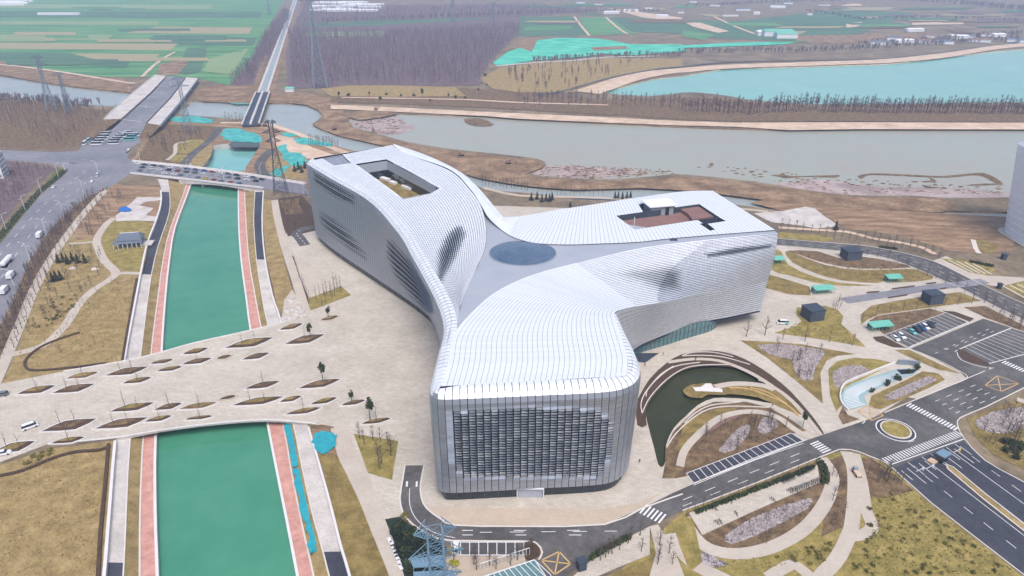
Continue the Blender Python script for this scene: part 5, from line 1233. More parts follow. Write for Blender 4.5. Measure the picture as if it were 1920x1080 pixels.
for i, p in enumerate(z4(330, 400, 360, 395, 385, 405, 410, 390, 440, 400, 480, 400, 320, 500, 345, 495, 300, 505)):
    evergreen(p, 'dark conifer on the left lawn, %s' % ('upper row, %s from the left' % ordn(i) if i < 6 else ['left of the lower pair', 'right of the lower pair', 'lowest, at its left end'][i - 6]), 'dark conifers on the left lawn', .8, .1, DRK[i % 2])
for i, p in enumerate(((553, 322), (560, 318), (566, 324), (572, 316))): evergreen(p, 'dark conifer behind the far corner of the left wing, %s from the left' % ordn(i), 'conifers behind the left wing', .9, .1, DRK[i % 2])
evergreen((1505, 800), 'leafy green tree at the corner of the pond path', 'lone leafy trees', 1.0, .1, None)
rowt(z1(1270, 680, 1390, 690), 7, 'tall bare tree on the works bank by the aqueduct', 'trees on the works bank', 1.3, BT, .6, .6)
rowt(z1(1740, 800, 1900, 830), 14, 'bare tree behind the far corner of the left wing', 'trees behind the left wing', 1.1)
for p in scatter(z1(820, 800, 950, 720, 1150, 740, 1080, 850, 960, 880), 22): tree(p, BT, 'bare tree on the brown ground between pool and unfinished bridge', 'trees between pool and bridge', 1.2)
for p in scatter([(525, 376), (562, 372), (585, 400), (588, 428), (545, 436)], 16): tree(p, BT, 'bare tree in the garden behind the left wing', 'trees in the garden behind the left wing', .9)
rowt(z3(0, 625, 400, 640, 760, 618) , 62, 'bare poplar in the dense part of the far causeway', 'poplars on the causeway, dense part', 1.0, BTF, 2.5, 3)
rowt(z3(780, 630, 1200, 635, 1920, 640, 2100, 640), 112, 'bare poplar in the single line between the two lakes', 'poplars between the lakes', 1.0, BTF, 2, 2)
rowt(z2(1000, 580, 1300, 585, 1600, 590, 1900, 600), 34, 'bare poplar at the left end of the far causeway', 'poplars at the left end of the causeway', .9, BTF, 3, 4)
for i, p in enumerate(along(z2(20, 545, 130, 550, 240, 545, 420, 552, 560, 560, 650, 565, 700, 545, 820, 430, 850, 480), 16, 14, 5)): evergreen(p, 'dark evergreen below the poplar wood, %s counting rightwards' % ordn(i), 'evergreens below the poplar wood', random.uniform(.9, 1.9), .6, random.choice((SHD, SHG, EVG[0])))
for p in scatter(z2(900, 420, 1200, 360, 1700, 350, 1500, 440, 1300, 510, 1000, 510), 70): tree(p, BTF, 'bare tree on the dry ground left of the far lake', 'trees left of the far lake', .7)
# shrubs
for p in scatter(z8(1000, 700, 1150, 600, 1300, 640, 1800, 1040, 1700, 1075, 950, 1075), 80): shrub(p, random.choice(SHR), 'olive shrub on the yellowish lawn left of the gate road', 'shrubs on the lawn by the gate road', .7)
for p in scatter(z8(500, 960, 880, 880, 780, 1040, 600, 1000), 14): shrub(p, random.choice(SHR), 'olive shrub between the two ring paths at the bottom', 'shrubs between the ring paths', .9)
for p in scatter(z8(1760, 330, 1900, 300, 1915, 450, 1820, 420), 14): shrub(p, SHG, 'green shrub on the lawn at the right edge', 'shrubs on the right edge lawn', .9)
for p in scatter(z6(130, 440, 260, 380, 290, 370, 300, 400, 170, 460), 9): shrub(p, SHR[0], 'green shrub on the lower left lawn beside the dark hedge', 'shrubs beside the lower left hedge', 1.1)
for p in scatter(z4(150, 740, 300, 620, 390, 660, 260, 780), 16): shrub(p, random.choice(SHR), 'olive shrub on the left lawn above the curving path', 'shrubs on the left lawn', .9)
for p in scatter(z4(330, 600, 430, 560, 440, 640, 330, 700), 10): shrub(p, random.choice(SHR), 'olive shrub in the hollow of the curving path', 'shrubs in the hollow of the path', .9)
for p in scatter(z7(330, 730, 375, 740, 370, 780, 340, 760), 4): shrub(p, SHR[0], 'olive spiky shrub at the corner of the entrance road', 'shrubs at the entrance road corner', 1.0)
for p in scatter(z7(280, 790, 450, 870, 560, 900, 570, 980, 400, 1060, 340, 1000), 46): shrub(p, SHD if random.random() < .6 else SHG, 'dark green shrub in the bed beside the foreground pylon', 'shrubs beside the foreground pylon', 1.3)
for i, p in enumerate(((848, 1034), (852, 1060))): shrub(p, LIME, ['upper', 'lower'][i] + ' yellow-green bush right of the foreground pylon', 'yellow-green bushes', 1.0)
for i, p in enumerate(((1634, 735), (1662, 722), (1703, 700), (1718, 692), (1682, 712))): shrub(p, SHG, 'green shrub beside the sunken ramp, %s from the left' % ordn([0, 1, 3, 4, 2][i]), 'shrubs beside the ramp', 1.0)
flush([t for t in TREES if t[8] == 'bare_tree'], 'tree', 290, 'bare_trees', 'small bare trees scattered over lawns and verges')
flush([t for t in TREES if t[8] == 'bare_sapling'], 'tree', 290, 'bare_saplings', 'small bare saplings')
flush([t for t in TREES if t[8] == 'poplar_tree'], 'tree', 290, 'poplars', 'far bare poplars')
flush(SHRUBS, 'shrub', 290, 'shrubs', 'small shrubs')
# woods that read as one mass
def wood(name, poly, n, h, label, mat, z=.4, twigs=9, r=.28):
    m = MB(); rnd = random.Random(len(name) + n)
    A = [G(a, b, z) for a, b in poly]; k = 0; xs = [p[0] for p in A]; ys = [p[1] for p in A]
    while k < n:
        p = Vector((rnd.uniform(min(xs), max(xs)), rnd.uniform(min(ys), max(ys)), z))
        if not inside(p, A): continue
        k += 1; hh = h * rnd.uniform(.75, 1.15); top = p + Vector((rnd.uniform(-.5, .5), rnd.uniform(-.5, .5), hh)); m.bar(p, top, r, .03, 3)
        for q in range(twigs):
            t = rnd.uniform(.3, .9); s = p.lerp(top, t); a = rnd.uniform(0, 6.28); ln = hh * rnd.uniform(.12, .3); e = s + Vector((math.cos(a) * .55, math.sin(a) * .55, 1)) * ln
            d = Vector((-math.sin(a), math.cos(a), 0)) * r * .6; m.poly([s - d, s + d, e])
    m.build(name, MATS[mat], label=label, cat='wood', kind='stuff')
sheet('wood_floor', z2(-320, 130, -100, 150, 250, 140, 600, 120, 1000, 90, 1005, 180, 900, 280, 830, 360, 790, 420, 780, 480, 300, 485, -60, 490, -300, 500), .4, MATS['wood'], **STR)
wood('poplar_wood', z2(-300, 170, -100, 185, 250, 190, 500, 180, 800, 160, 1005, 150, 1000, 200, 900, 290, 830, 370, 780, 470, 300, 480, -60, 485, -270, 480), 3800, 15, 'dense purplish bare poplar wood beyond the river', 'wood_far', twigs=9, r=.34)
sheet('wood_floor', z1(1600, 60, 1640, 80, 1560, 260, 1480, 380, 1420, 480, 1290, 478, 1400, 360, 1480, 220), .45, MATS['wood'], **STR)
wood('bare_wood', z1(1600, 60, 1640, 80, 1550, 260, 1470, 380, 1410, 480, 1290, 478, 1400, 360, 1480, 220), 900, 14, 'bare purplish wood on the left side of the straight aqueduct', 'wood_far', twigs=9, r=.34)
sheet('wood_floor', z1(1700, 0, 1900, 0, 2100, 30, 3000, 20, 3400, 60, 3000, 90, 2300, 110, 1900, 120, 1640, 140), .45, MATS['wood'], **STR)
wood('far_wood', z1(1700, 10, 2100, 40, 3000, 40, 3400, 60, 3000, 95, 2300, 118, 1900, 130, 1640, 150), 1500, 12, 'far bare woodland belt at the top of the view', 'wood_far', twigs=6, r=.6)
sheet('wood_floor', z1(-200, 560, 0, 575, 150, 570, 400, 600, 620, 620, 560, 700, 440, 820, 300, 840, 0, 825, -200, 820), .12, MATS['brown_bed'], **STR)
wood('bare_wood', z1(-200, 570, 0, 580, 150, 580, 400, 610, 610, 630, 540, 700, 440, 790, 330, 820, 200, 790, 0, 700, -200, 700), 420, 8, 'bare brown wood on the left bank below the river', 'wood', twigs=11, r=.14)
sheet('wood_floor', z1(-200, 900, 0, 905, 300, 935, 330, 945, 230, 1010) + z4(100, 60, 0, 190, -300, 400), .14, MATS['wood'], **STR)
wood('bare_wood', z1(-200, 920, 0, 925, 280, 950, 300, 960, 200, 1020) + z4(60, 60, 0, 130, -300, 300), 260, 6, 'bare purplish grove left of the wide road', 'wood', twigs=11, r=.12)
wood('roadside_wood', z4(560, 5, 470, 100, 370, 230, 280, 360, 190, 520, 120, 690, 50, 860, 0, 950, -60, 860, 60, 640, 160, 410, 260, 250, 370, 130, 500, 30), 420, 5, 'dense purplish bare saplings along the wide left road', 'wood', z=.1, twigs=9, r=.1)
wood('shore_wood', z1(1690, 1060, 1720, 1040, 1790, 1060, 1790, 1180, 1700, 1240, 1600, 1200, 1590, 1120), 60, 5, 'bare thicket in the garden behind the left wing', 'wood', z=.1, twigs=10, r=.09)
# hedge beside the left road
def hedge_row(px, w2, h2, label, n=260):
    P_ = gpts(px, .1, 3, False); m = MB(); rnd = random.Random(n)
    for q in resample(P_, n):
        for k in range(4):
            c = q + Vector((rnd.uniform(-w2, w2) / 2, rnd.uniform(-w2, w2) / 2, rnd.uniform(.1, h2))); u = Vector((rnd.gauss(0, 1), rnd.gauss(0, 1), rnd.gauss(0, 1))).normalized(); v = u.orthogonal().normalized() * .5; w3 = u.cross(v.normalized()) * .4
            m.poly([c + v, c + w3, c - v, c - w3])
    m.build('hedge', MATS['leaf'], label=label, cat='hedge')
hedge_row(z1(365, 960, 300, 1020, 230, 1075) + z4(170, 60, 60, 180, -30, 290), 4.5, 1.2, 'green hedge between the wide left road and its side lane', 420)
hedge_row(z7(1400, 985, 1500, 925, 1620, 862), 1.4, .9, 'dark clipped hedge along the campus road above the triangular paving', 160)
hedge_row(z8(75, 725, 400, 602, 735, 470), 1.3, .9, 'long dark hedge between cycle parking and road', 260)
hedge_row(z8(770, 440, 800, 500, 795, 560), 2.2, .9, 'short thick hedge at the right end of the cycle parking', 90)
hedge_row(z5(1620, 395, 1740, 420), 2.0, 1.0, 'dark hedge on the lawn beside the glass tower', 90)
hedge_row(z5(1110, 312, 1200, 322), 1.6, .9, 'dark hedge beyond the curved campus road', 70)

for p in scatter(z8(1020, 700, 1160, 620, 1800, 1050, 960, 1070), 40): pass

# ------------------------------------------------------------------ rocks, pebbles and tufts
def rock_mesh(seed):
    r0 = random.Random(seed); bm2 = bmesh.new(); bmesh.ops.create_icosphere(bm2, subdivisions=1, radius=1)
    for v in bm2.verts: v.co = Vector((v.co.x * 1.5, v.co.y * 1.1, max(v.co.z, -.3) * .6)) * r0.uniform(.7, 1.25)
    me = bpy.data.meshes.new('rock'); bm2.to_mesh(me); bm2.free(); me.materials.append(MATS['concrete']); return me
ROCKS = [rock_mesh(k) for k in range(5)]
rk = sorted(scatter([(535, 565), (548, 545), (562, 570), (575, 590), (545, 606), (528, 602)], 26))
for i, p in enumerate(rk):
    o = link('rock', ROCKS[i % 5], loc=G(p[0], p[1], .12), rz=random.uniform(0, 6), label='pale rock slab by the canal corner of the plaza, %s from the left' % ordn(i), cat='rock', group='rock slabs by the canal corner'); k = random.uniform(.7, 1.7); o.scale = (k, k, k)
sheet('rock_bed', [(533, 562), (548, 543), (564, 570), (577, 588), (545, 604), (527, 604)], .1, MATS['path'], **STR)
def litter(name, polys, n, mat, mk_, label, cat, z=.14):
    m = MB(); r0 = random.Random(n); A = [([G(a, b) for a, b in pl_]) for pl_ in polys]; ar = [abs(area2(a)) for a in A]; tot = sum(ar)
    for a, w2 in zip(A, ar):
        xs = [p[0] for p in a]; ys = [p[1] for p in a]; k = 0; want = int(n * w2 / tot); tries = 0
        while k < want and tries < want * 8:
            tries += 1; p = Vector((r0.uniform(min(xs), max(xs)), r0.uniform(min(ys), max(ys)), z))
            if inside(p, a): mk_(m, p, r0); k += 1
    m.build(name, MATS[mat], label=label, cat=cat, kind='stuff')
def pebble(m, p, r0):
    r = r0.uniform(.18, .5); a = r0.uniform(0, 6); m.prism([(p[0] + r * math.cos(a + t) * r0.uniform(.7, 1.3), p[1] + r * math.sin(a + t) * r0.uniform(.6, 1)) for t in (0, 1.5, 3.1, 4.7)], p[2] - .05, p[2] + r * .7, inset=.45)
def tuft(m, p, r0):
    for q in range(4):
        a = r0.uniform(0, 6.28); d = Vector((math.cos(a), math.sin(a), 0)); h = r0.uniform(.2, .5); s = r0.uniform(.12, .3); m.poly([p - d * s, p + d * s, p + Vector((d.y, -d.x, 0)) * s + Vector((r0.uniform(-.2, .2), r0.uniform(-.2, .2), h))])
grav = [[(1420, 648), (1470, 646), (1540, 656), (1545, 665), (1528, 690), (1524, 712), (1505, 712), (1492, 700), (1485, 675), (1450, 668)], [(1562, 698), (1580, 688), (1610, 685), (1630, 695), (1600, 708), (1580, 718), (1570, 730), (1562, 715)], [(1660, 742), (1700, 722), (1740, 706), (1755, 712), (1725, 728), (1675, 750)],
        z8(1640, 215, 1740, 160, 1900, 130, 1960, 200, 1850, 270, 1720, 270), zp(1300, 860, 1350, 790, 1450, 790, 1480, 860, 1400, 920, 1310, 920), zp(950, 1080, 1080, 920, 1180, 850, 1240, 860, 1200, 950, 1080, 1080), z8(240, 850, 400, 750, 560, 690, 720, 640, 700, 700, 480, 820, 280, 900)]
M('pebble', S(150, 140, 142), S(190, 180, 180), .5, isl=.3)
litter('pebbles', grav, 5200, 'pebble', pebble, 'grey-mauve pebbles on the gravel beds', 'pebbles', .16)
M('tuft_dry', S(160, 140, 92), S(196, 176, 124), .3, isl=.25); M('tuft_olive', S(136, 128, 72), S(178, 164, 104), .3, isl=.25)
litter('dry_grass_tufts', [[(0, 890), (90, 862), (200, 840), (186, 1080), (0, 1080)], z4(110, 890, 270, 850, 430, 650, 620, 490, 760, 480, 690, 940, 0, 1070), z4(140, 840, 300, 430, 420, 290, 600, 420, 430, 620, 270, 830)], 1800, 'tuft_dry', tuft, 'dry tufts of grass on the left lawns', 'grass', .08)
litter('olive_grass_tufts', [z8(1100, 640, 1300, 600, 1880, 1070, 990, 1075, 1060, 880), z8(240, 1000, 500, 970, 860, 880, 800, 1000, 650, 1000, 400, 1060), z8(1650, 290, 1920, 200, 1920, 470, 1760, 390), z5(640, 740, 890, 745, 1000, 860, 540, 790), z5(620, 380, 800, 415, 1290, 435, 1380, 480, 900, 490)], 1500, 'tuft_olive', tuft, 'olive tufts of grass on the right lawns', 'grass', .13)
# ------------------------------------------------------------------ bridges
def slab(name, px, zt, th, mat, parent):
    g = ccw([G(a, b, zt) for a, b in px]); b = MB(); n = len(g)
    b.prism([(q[0], q[1]) for q in g], zt - th, zt); b.poly([(q[0], q[1], zt - th) for q in reversed(g)])
    o = b.build(name, MATS[mat]); return child_world(o, parent)
def rail(px, zt, h, th, mat, parent, name='parapet', sm=2):
    o = ribbon(name, gpts(px, zt, sm, False), th, zt + h, MATS[mat], thick=h + .3); return child_world(o, parent)
rb = empty('road_bridge', G(400, 330), label='road bridge packed with queued cars crossing the green canal', cat='bridge')
deck = z1(700, 895, 745, 905, 1100, 940, 1430, 985, 1720, 1032, 1740, 1095, 1480, 1060, 1350, 1045, 1000, 1005, 720, 975)
slab('deck', deck, .7, 1.1, 'asphalt_pale', rb)
for q_ in (z1(745, 908, 1100, 944, 1430, 989, 1720, 1036), z1(735, 972, 1000, 1001, 1350, 1041, 1480, 1056)):
    child_world(ribbon('footway', gpts(q_, .7, 2, False), 3.0, .86, MATS['concrete'], thick=.2), rb)
rail(z1(745, 905, 1100, 940, 1430, 985, 1720, 1032), .7, .9, .5, 'white_wall', rb); rail(z1(735, 976, 1000, 1005, 1350, 1045, 1480, 1060), .7, 1.0, .6, 'white_wall', rb)
ab = z1(1000, 1012, 1040, 1040, 1440, 1060, 1480, 1075)
for x in (1145, 1260): 
    c = G(x / 3, 350, WZ); b = MB(); b.box((c[0], c[1] + 5, -2), (1.2, 12, 5)); child_world(b.build('pier', MATS['concrete']), rb)
b = MB(); d0, d1 = G(1005 / 3, 336, .7), G(1480 / 3, 355, .7)
for k in range(20):
    t0, t1 = k / 20, (k + 1) / 20; p, q = d0.lerp(d1, t0), d0.lerp(d1, t1); z_ = lambda t: -.4 - 3.0 * abs(2 * t - 1) ** 2
    b.poly([(p[0], p[1] - .3, .5), (q[0], q[1] - .3, .5), (q[0], q[1] - .3, z_(t1)), (p[0], p[1] - .3, z_(t0))])
child_world(b.build('arch', MATS['concrete']), rb)
ub = empty('unfinished_bridge', G(285, 200), label='wide unfinished concrete bridge of three parallel decks over the river', cat='bridge')
slab('deck', z1(875, 420, 935, 426, 845, 520, 680, 667, 585, 672, 690, 570), 5, 1.6, 'concrete', ub)
slab('deck', z1(942, 430, 1042, 434, 960, 545, 820, 690, 692, 672, 850, 530), 5.05, 1.6, 'asphalt_pale', ub)
slab('deck', z1(1050, 434, 1118, 440, 1040, 545, 905, 705, 828, 692, 965, 550), 5, 1.6, 'concrete', ub)
slab('ramp', z1(585, 672, 680, 667, 692, 672, 820, 690, 905, 705, 780, 750, 600, 762, 470, 800), 4.6, 4.6, 'asphalt_pale', ub) if False else None
b = MB(); u0, u1 = G(692 / 3, 672 / 3, 5.05), G(822 / 3, 691 / 3, 5.05); l0, l1 = G(190, 262, .2), G(262, 256, .2)
b.poly([l0, l1, u1, u0]); b.poly([l0, u0, lo(u0, 0)]); b.poly([l1, u1, lo(u1, 0)]); child_world(b.build('ramp', MATS['asphalt_pale']), ub)
b = MB(); u2, u3 = G(585 / 3, 672 / 3, 5), G(905 / 3, 705 / 3, 5); u4 = G(680 / 3, 667 / 3, 5)
b.poly([u2, u4, G(160, 270, .1), G(146, 272, .1)]); b.poly([u1, u3, G(276, 262, .1), G(262, 258, .1)]); child_world(b.build('embankment', MATS['brown_bed']), ub)
for k, px in enumerate(z1(1075, 500, 1010, 575, 960, 640, 905, 690)):
    c = G(px[0], px[1], 2); b = MB(); b.box((c[0] - 3, c[1], 1), (6, 1.8, 6)); child_world(b.build('pier', MATS['concrete']), ub)
rail(z1(1118, 440, 1040, 545, 905, 705), 5, .9, .5, 'steel_blue', ub); rail(z1(875, 420, 690, 570, 585, 672), 5, .8, .5, 'white_wall', ub)
b = MB()
for a in (z1(870, 480, 990, 492), z1(780, 595, 870, 606), z1(690, 672, 800, 686)): ribbon('', [G(p[0], p[1], 5.2) for p in a], .8, 5.25, None, mb=b)
child_world(b.build('joint_line', MATS['marking']), ub)
aq = empty('aqueduct', G(490, 150), label='long straight pale concrete aqueduct running to the top of the view', cat='aqueduct')
a0, a1 = G(556, -6, 1), G(493, 173, 1)
o = ribbon('channel', [a0, a1], 13, 1.6, MATS['concrete'], thick=1.6); child_world(o, aq)
o = ribbon('channel_water', [a0, a1], 7, 1.75, MATS['river_water'], thick=.1); child_world(o, aq)
b0, b1 = G(493, 173, 3), G(470, 233, 3)
o = ribbon('bridge_deck', [b0, b1], 16, 3, MATS['slate'], thick=2); child_world(o, aq)
for s in (-7.6, 0, 7.6):
    o = ribbon('bridge_wall', offset([b0, b1], s), 2.2 if s == 0 else 1.4, 4.4, MATS['concrete'], thick=1.6); child_world(o, aq)
for k in range(4):
    c = b0.lerp(b1, (k + .5) / 4); b = MB(); b.box((c[0], c[1], -.5), (14, 2, 5)); child_world(b.build('pier', MATS['concrete']), aq)
sheet('track', z1(1500, 520, 1540, 520, 1640, 180, 1720, 0, 1700, 0, 1610, 180), .6, MATS['bare_soil'], **STR)
sheet('track', z1(1420, 500, 1450, 500, 1520, 240, 1500, 240), .6, MATS['bare_soil'], **STR)

# ------------------------------------------------------------------ vehicles
def car_parts(L=4.5, W=1.8, H=1.45, cab=(.28, .86), hood=.52):
    b = MB(); x = lambda t: -L / 2 + t * L
    prof = [(0, .35), (0, .72), (.03, .86), (cab[0] - .04, H * hood + .18), (cab[1] + .02, H * hood + .2), (.98, .82), (1, .6), (1, .35)]
    n = len(prof); i0 = len(b.v)
    for s in (-1, 1):
        for t, z in prof: b.v.append(Vector((x(t), s * W / 2 * (.93 if z > .8 else 1), z)))
    for k in range(n): k2 = (k + 1) % n; b.f.append((i0 + k, i0 + k2, i0 + n + k2, i0 + n + k)); b.m.append(0)
    b.f.append(tuple(i0 + k for k in range(n))); b.f.append(tuple(i0 + n + k for k in reversed(range(n)))); b.m += [0, 0]
    zb = H * hood + .17; g = MB()
    def frus(m, t0, t1, tt0, tt1, za, zt, wa, wt):
        v = [Vector((x(t0), -wa, za)), Vector((x(t1), -wa, za)), Vector((x(t1), wa, za)), Vector((x(t0), wa, za)), Vector((x(tt0), -wt, zt)), Vector((x(tt1), -wt, zt)), Vector((x(tt1), wt, zt)), Vector((x(tt0), wt, zt))]
        i = len(m.v); m.v += v
        for f in ((4, 5, 6, 7), (0, 1, 5, 4), (1, 2, 6, 5), (2, 3, 7, 6), (3, 0, 4, 7)): m.f.append(tuple(i + a for a in f)); m.m.append(0)
    frus(g, cab[0], cab[1], cab[0] + .12, cab[1] - .07, zb, H - .06, W * .45, W * .38)
    r = MB(); frus(r, cab[0] + .12, cab[1] - .07, cab[0] + .14, cab[1] - .09, H - .07, H, W * .39, W * .36)
    wh = MB(); wh.bar((0, -.11, 0), (0, .11, 0), .33, n=10); wh.f.append(tuple(range(9, -1, -1))); wh.m.append(0)
    wp = [(x(.18), s * (W / 2 - .08), .33) for s in (-1, 1)] + [(x(.81), s * (W / 2 - .08), .33) for s in (-1, 1)]
    hl = MB()
    for s in (-1, 1): hl.box((x(.012), s * W * .36, .66), (.1, .34, .14))
    return b, g, r, wh, wp, hl
CARM = {}
def car_mesh(kind, col):
    key = (kind, col)
    if key not in CARM:
        if 'g' + kind not in CARM:
            P_ = dict(car=dict(), suv=dict(L=4.7, H=1.7, cab=(.26, .97), hood=.5), van=dict(L=5.2, W=1.95, H=2.05, cab=(.1, .99), hood=.45), bus=dict(L=9, W=2.4, H=3.0, cab=(.03, .99), hood=.35))[kind]
            b, g, r, wh, wp, hl = car_parts(**P_)
            CARM['g' + kind] = (b, mesh('window_glass', g.v, g.f, MATS['dark_glass']), r, mesh('wheel', wh.v, wh.f, MATS['tyre']), wp, mesh('headlight', hl.v, hl.f, MATS['white_paint']))
        b, gm, r, wm, wp, hm = CARM['g' + kind]
        CARM[key] = (mesh('body', b.v, b.f, CARC[col]), gm, mesh('roof', r.v, r.f, CARC[col]), wm, wp, hm)
    return CARM[key]
def car(px, head, col, label, group, kind='car', z=.18, full=True, name=None, s=1.0):
    "head: heading in degrees of the bonnet in plan, 0 = +X"
    bm_, gm, rm, wm, wp, hm = car_mesh(kind, col)
    e = empty(name or {'car': 'car', 'suv': 'car', 'van': 'van', 'bus': 'bus'}[kind], G(px[0], px[1], z), R(head + 180), label=label, cat={'car': 'car', 'suv': 'car', 'van': 'van', 'bus': 'bus'}[kind], group=group); e.scale = (s, s, s)
    link('body', bm_, e); link('window_glass', gm, e); link('roof', rm, e)
    if full:
        link('headlight', hm, e)
        for p in wp: o = link('wheel', wm, e); o.location = p
    return e
def hdg(a, b): p, q = G(*a), G(*b); return math.degrees(math.atan2(q[1] - p[1], q[0] - p[0]))
cn = ['white', 'black', 'silver', 'white', 'grey', 'white', 'black', 'red', 'white', 'blue', 'silver', 'white']
def queue(px, n, t_label, group, z=.72, rev=False, rnd=.4):
    P_ = resample([G(a, b, z) for a, b in px], n); cs = random.Random(n)
    for i, p in enumerate(P_):
        a, b = P_[max(i - 1, 0)], P_[min(i + 1, n - 1)]; hd = math.degrees(math.atan2(b[1] - a[1], b[0] - a[0])) + (180 if rev else 0)
        c = cs.choice(cn) if not (n == 13 and i == 8) else 'yellow'; q = PX(p + Vector((cs.uniform(-.6, .6), 0, 0)))
        car(q, hd, c, '%s car on the canal road bridge, %s from left in the %s' % (c, ordn(i), t_label), group, cs.choice(['car', 'suv', 'car']), z, True)
queue(z1(770, 925, 1100, 957, 1400, 998, 1470, 1012), 16, 'far lane', 'cars queued on the bridge')
queue(z1(800, 945, 1100, 975, 1440, 1022), 14, 'middle lane', 'cars queued on the bridge', rev=True)
queue(z1(790, 962, 1000, 985, 1340, 1035), 13, 'near lane', 'cars queued on the bridge', rev=True)
hl_ = hdg(*z5(1210, 838, 1290, 808)); hb = hdg(*z5(1195, 825, 1240, 860))
for i, (x, c, k) in enumerate(((1195, 'white', 'car'), (1228, 'white', 'suv'), (1290, 'teal', 'car'), (1318, 'black', 'suv'), (1345, 'blue', 'car'), (1362, 'white', 'suv'), (1388, 'black', 'car'), (1408, 'grey', 'car'))):
    y = 828 - (x - 1195) * .385; car(z5(x, y)[0], hb, c, '%s car parked in the right car park, %s from the left' % (c, ordn(i)), 'parked cars in the right car park', k)
car((855, 1029), 90, 'white', 'white car parked in the leftmost bay of the short parking row', None, 'suv', .2)
car((57, 802), hdg((45, 806), (70, 797)), 'white', 'white van driving across the plaza bridge at the left edge', None, 'van', .1)
vn = car((1467, 607), 178, 'white', 'white and teal van on the paving beside the right wing', None, 'van', .1)
b = MB(); b.box((1.6, 0, 1.0), (1.9, 2.0, .7)); link('side_stripe', mesh('side_stripe', b.v, b.f, MATS['teal_roof']), vn)
car((3, 742), 200, 'grey', 'dark car at the left edge of the plaza', None, 'suv', .1)
car((7, 852), 20, 'white', 'white pickup-like car at the lower left corner of the plaza', None, 'suv', .1)
rdh = hdg((60, 440), (110, 385))
for i, (p, c, k, t) in enumerate((((101, 352), 'white', 'car', 'white car beside the green hedge on the wide road'), ((183, 330), 'white', 'van', 'white van at the mouth of the wide left road'), ((173, 341), 'white', 'car', 'white car behind the white van on the wide left road'), ((191, 357), 'red', 'car', 'small red car on the verge of the wide road'))):
    car(p, rdh, c, t, 'traffic on the left road', k, .1)
for i, (p, t) in enumerate((((76, 444), 'pale box truck on the wide left road beside the verge'), ((22, 520), 'white flatbed truck on the left road behind the tanker'), ((10, 548), 'white box truck on the left road at the very left edge'))):
    e = empty('truck', G(p[0], p[1], .1), R(rdh), label=t, cat='truck', group='trucks on the left road')
    b = MB(); b.box((-1, 0, 2.0), (5.4, 2.3, 2.4)); link('cargo_box', mesh('cargo_box', b.v, b.f, MATS['white_paint']), e)
    b = MB(); b.box((2.9, 0, 1.5), (1.9, 2.2, 2.0), top=.9); link('cab', mesh('cab', b.v, b.f, MATS['grey_paint']), e)
    b = MB(); b.box((3.7, 0, 1.9), (.3, 1.8, .8)); link('windscreen', mesh('windscreen', b.v, b.f, MATS['dark_glass']), e)
    for xx in (-2.6, -1.4, 2.8):
        for s in (-1, 1): b = MB(); b.bar((xx, s * 1.0 - .15, .5), (xx, s * 1.0 + .15, .5), .5, n=10); link('wheel', mesh('wheel', b.v, b.f, MATS['tyre']), e)
e = empty('tanker_truck', G(13, 496, .1), R(rdh), label='white tanker truck with a long rounded tank on the left road', cat='truck', group='trucks on the left road')
b = MB(); pr = [(-5.2, .2), (-5, 1.0), (-4.4, 1.35), (4.0, 1.35), (4.6, 1.0), (4.8, .2)]
for (xa, ra_), (xb, rb2) in zip(pr, pr[1:]): b.bar((xa, 0, 2.2), (xb, 0, 2.2), ra_, rb2, 14)
link('tank', mesh('tank', b.v, b.f, MATS['white_paint']), e); b = MB(); b.box((6.2, 0, 1.7), (2.2, 2.4, 2.5), top=.92); link('cab', mesh('cab', b.v, b.f, MATS['white_paint']), e)
b = MB(); b.box((0, 0, .8), (10, 1.6, .4)); link('chassis', mesh('chassis', b.v, b.f, MATS['black_metal']), e)
for xx in (-4, -2.8, -1.6, 3.0, 6.2):
    for s in (-1, 1): b = MB(); b.bar((xx, s * 1.05 - .15, .5), (xx, s * 1.05 + .15, .5), .5, n=10); link('wheel', mesh('wheel', b.v, b.f, MATS['tyre']), e)
# coaches and trucks parked at the end of the unfinished bridge
bh = hdg(*z1(560, 800, 640, 730)); k_ = 0
for i, p in enumerate(z1(480, 810, 500, 795, 545, 815, 560, 800, 575, 786, 590, 772, 605, 757, 640, 812, 650, 797, 665, 785, 680, 772, 695, 760, 712, 765, 722, 752, 730, 790, 745, 775, 760, 765, 725, 845, 718, 855)):
    c = ['white', 'teal', 'white', 'white', 'white', 'white', 'white', 'white', 'silver', 'white', 'white', 'white', 'white', 'white', 'teal', 'teal', 'white', 'white', 'black'][i]
    car(p, 5 if 1 < i < 17 else bh, c, '%s vehicle parked below the unfinished bridge, %s from the left' % (c, ordn(i)), 'vehicles gathered below the unfinished bridge', 'bus' if i < 17 else 'car', .2, True, 'coach' if i < 17 else 'car')
# white vehicles / crates along the walk at the bottom
for i, p in enumerate(z7(272, 885, 285, 905, 292, 925, 300, 948, 308, 965, 316, 985, 325, 1010, 332, 1035)):
    e = empty('bench', G(p[0], p[1], .12), R(-62 + random.uniform(-6, 6)), label='white block bench on the walk below the plaza, %s from the top' % ordn(i), cat='bench', group='white benches on the bottom walk')
    b = MB(); b.box((0, 0, .45), (2.1, 1.0, .25), top=.95); link('seat', mesh('seat', b.v, b.f, MATS['white_paint']), e)
    b = MB(); b.box((-.7, 0, .18), (.4, .8, .36)); link('base', mesh('base', b.v, b.f, MATS['concrete']), e); b = MB(); b.box((.7, 0, .18), (.4, .8, .36)); link('base', mesh('base', b.v, b.f, MATS['concrete']), e)

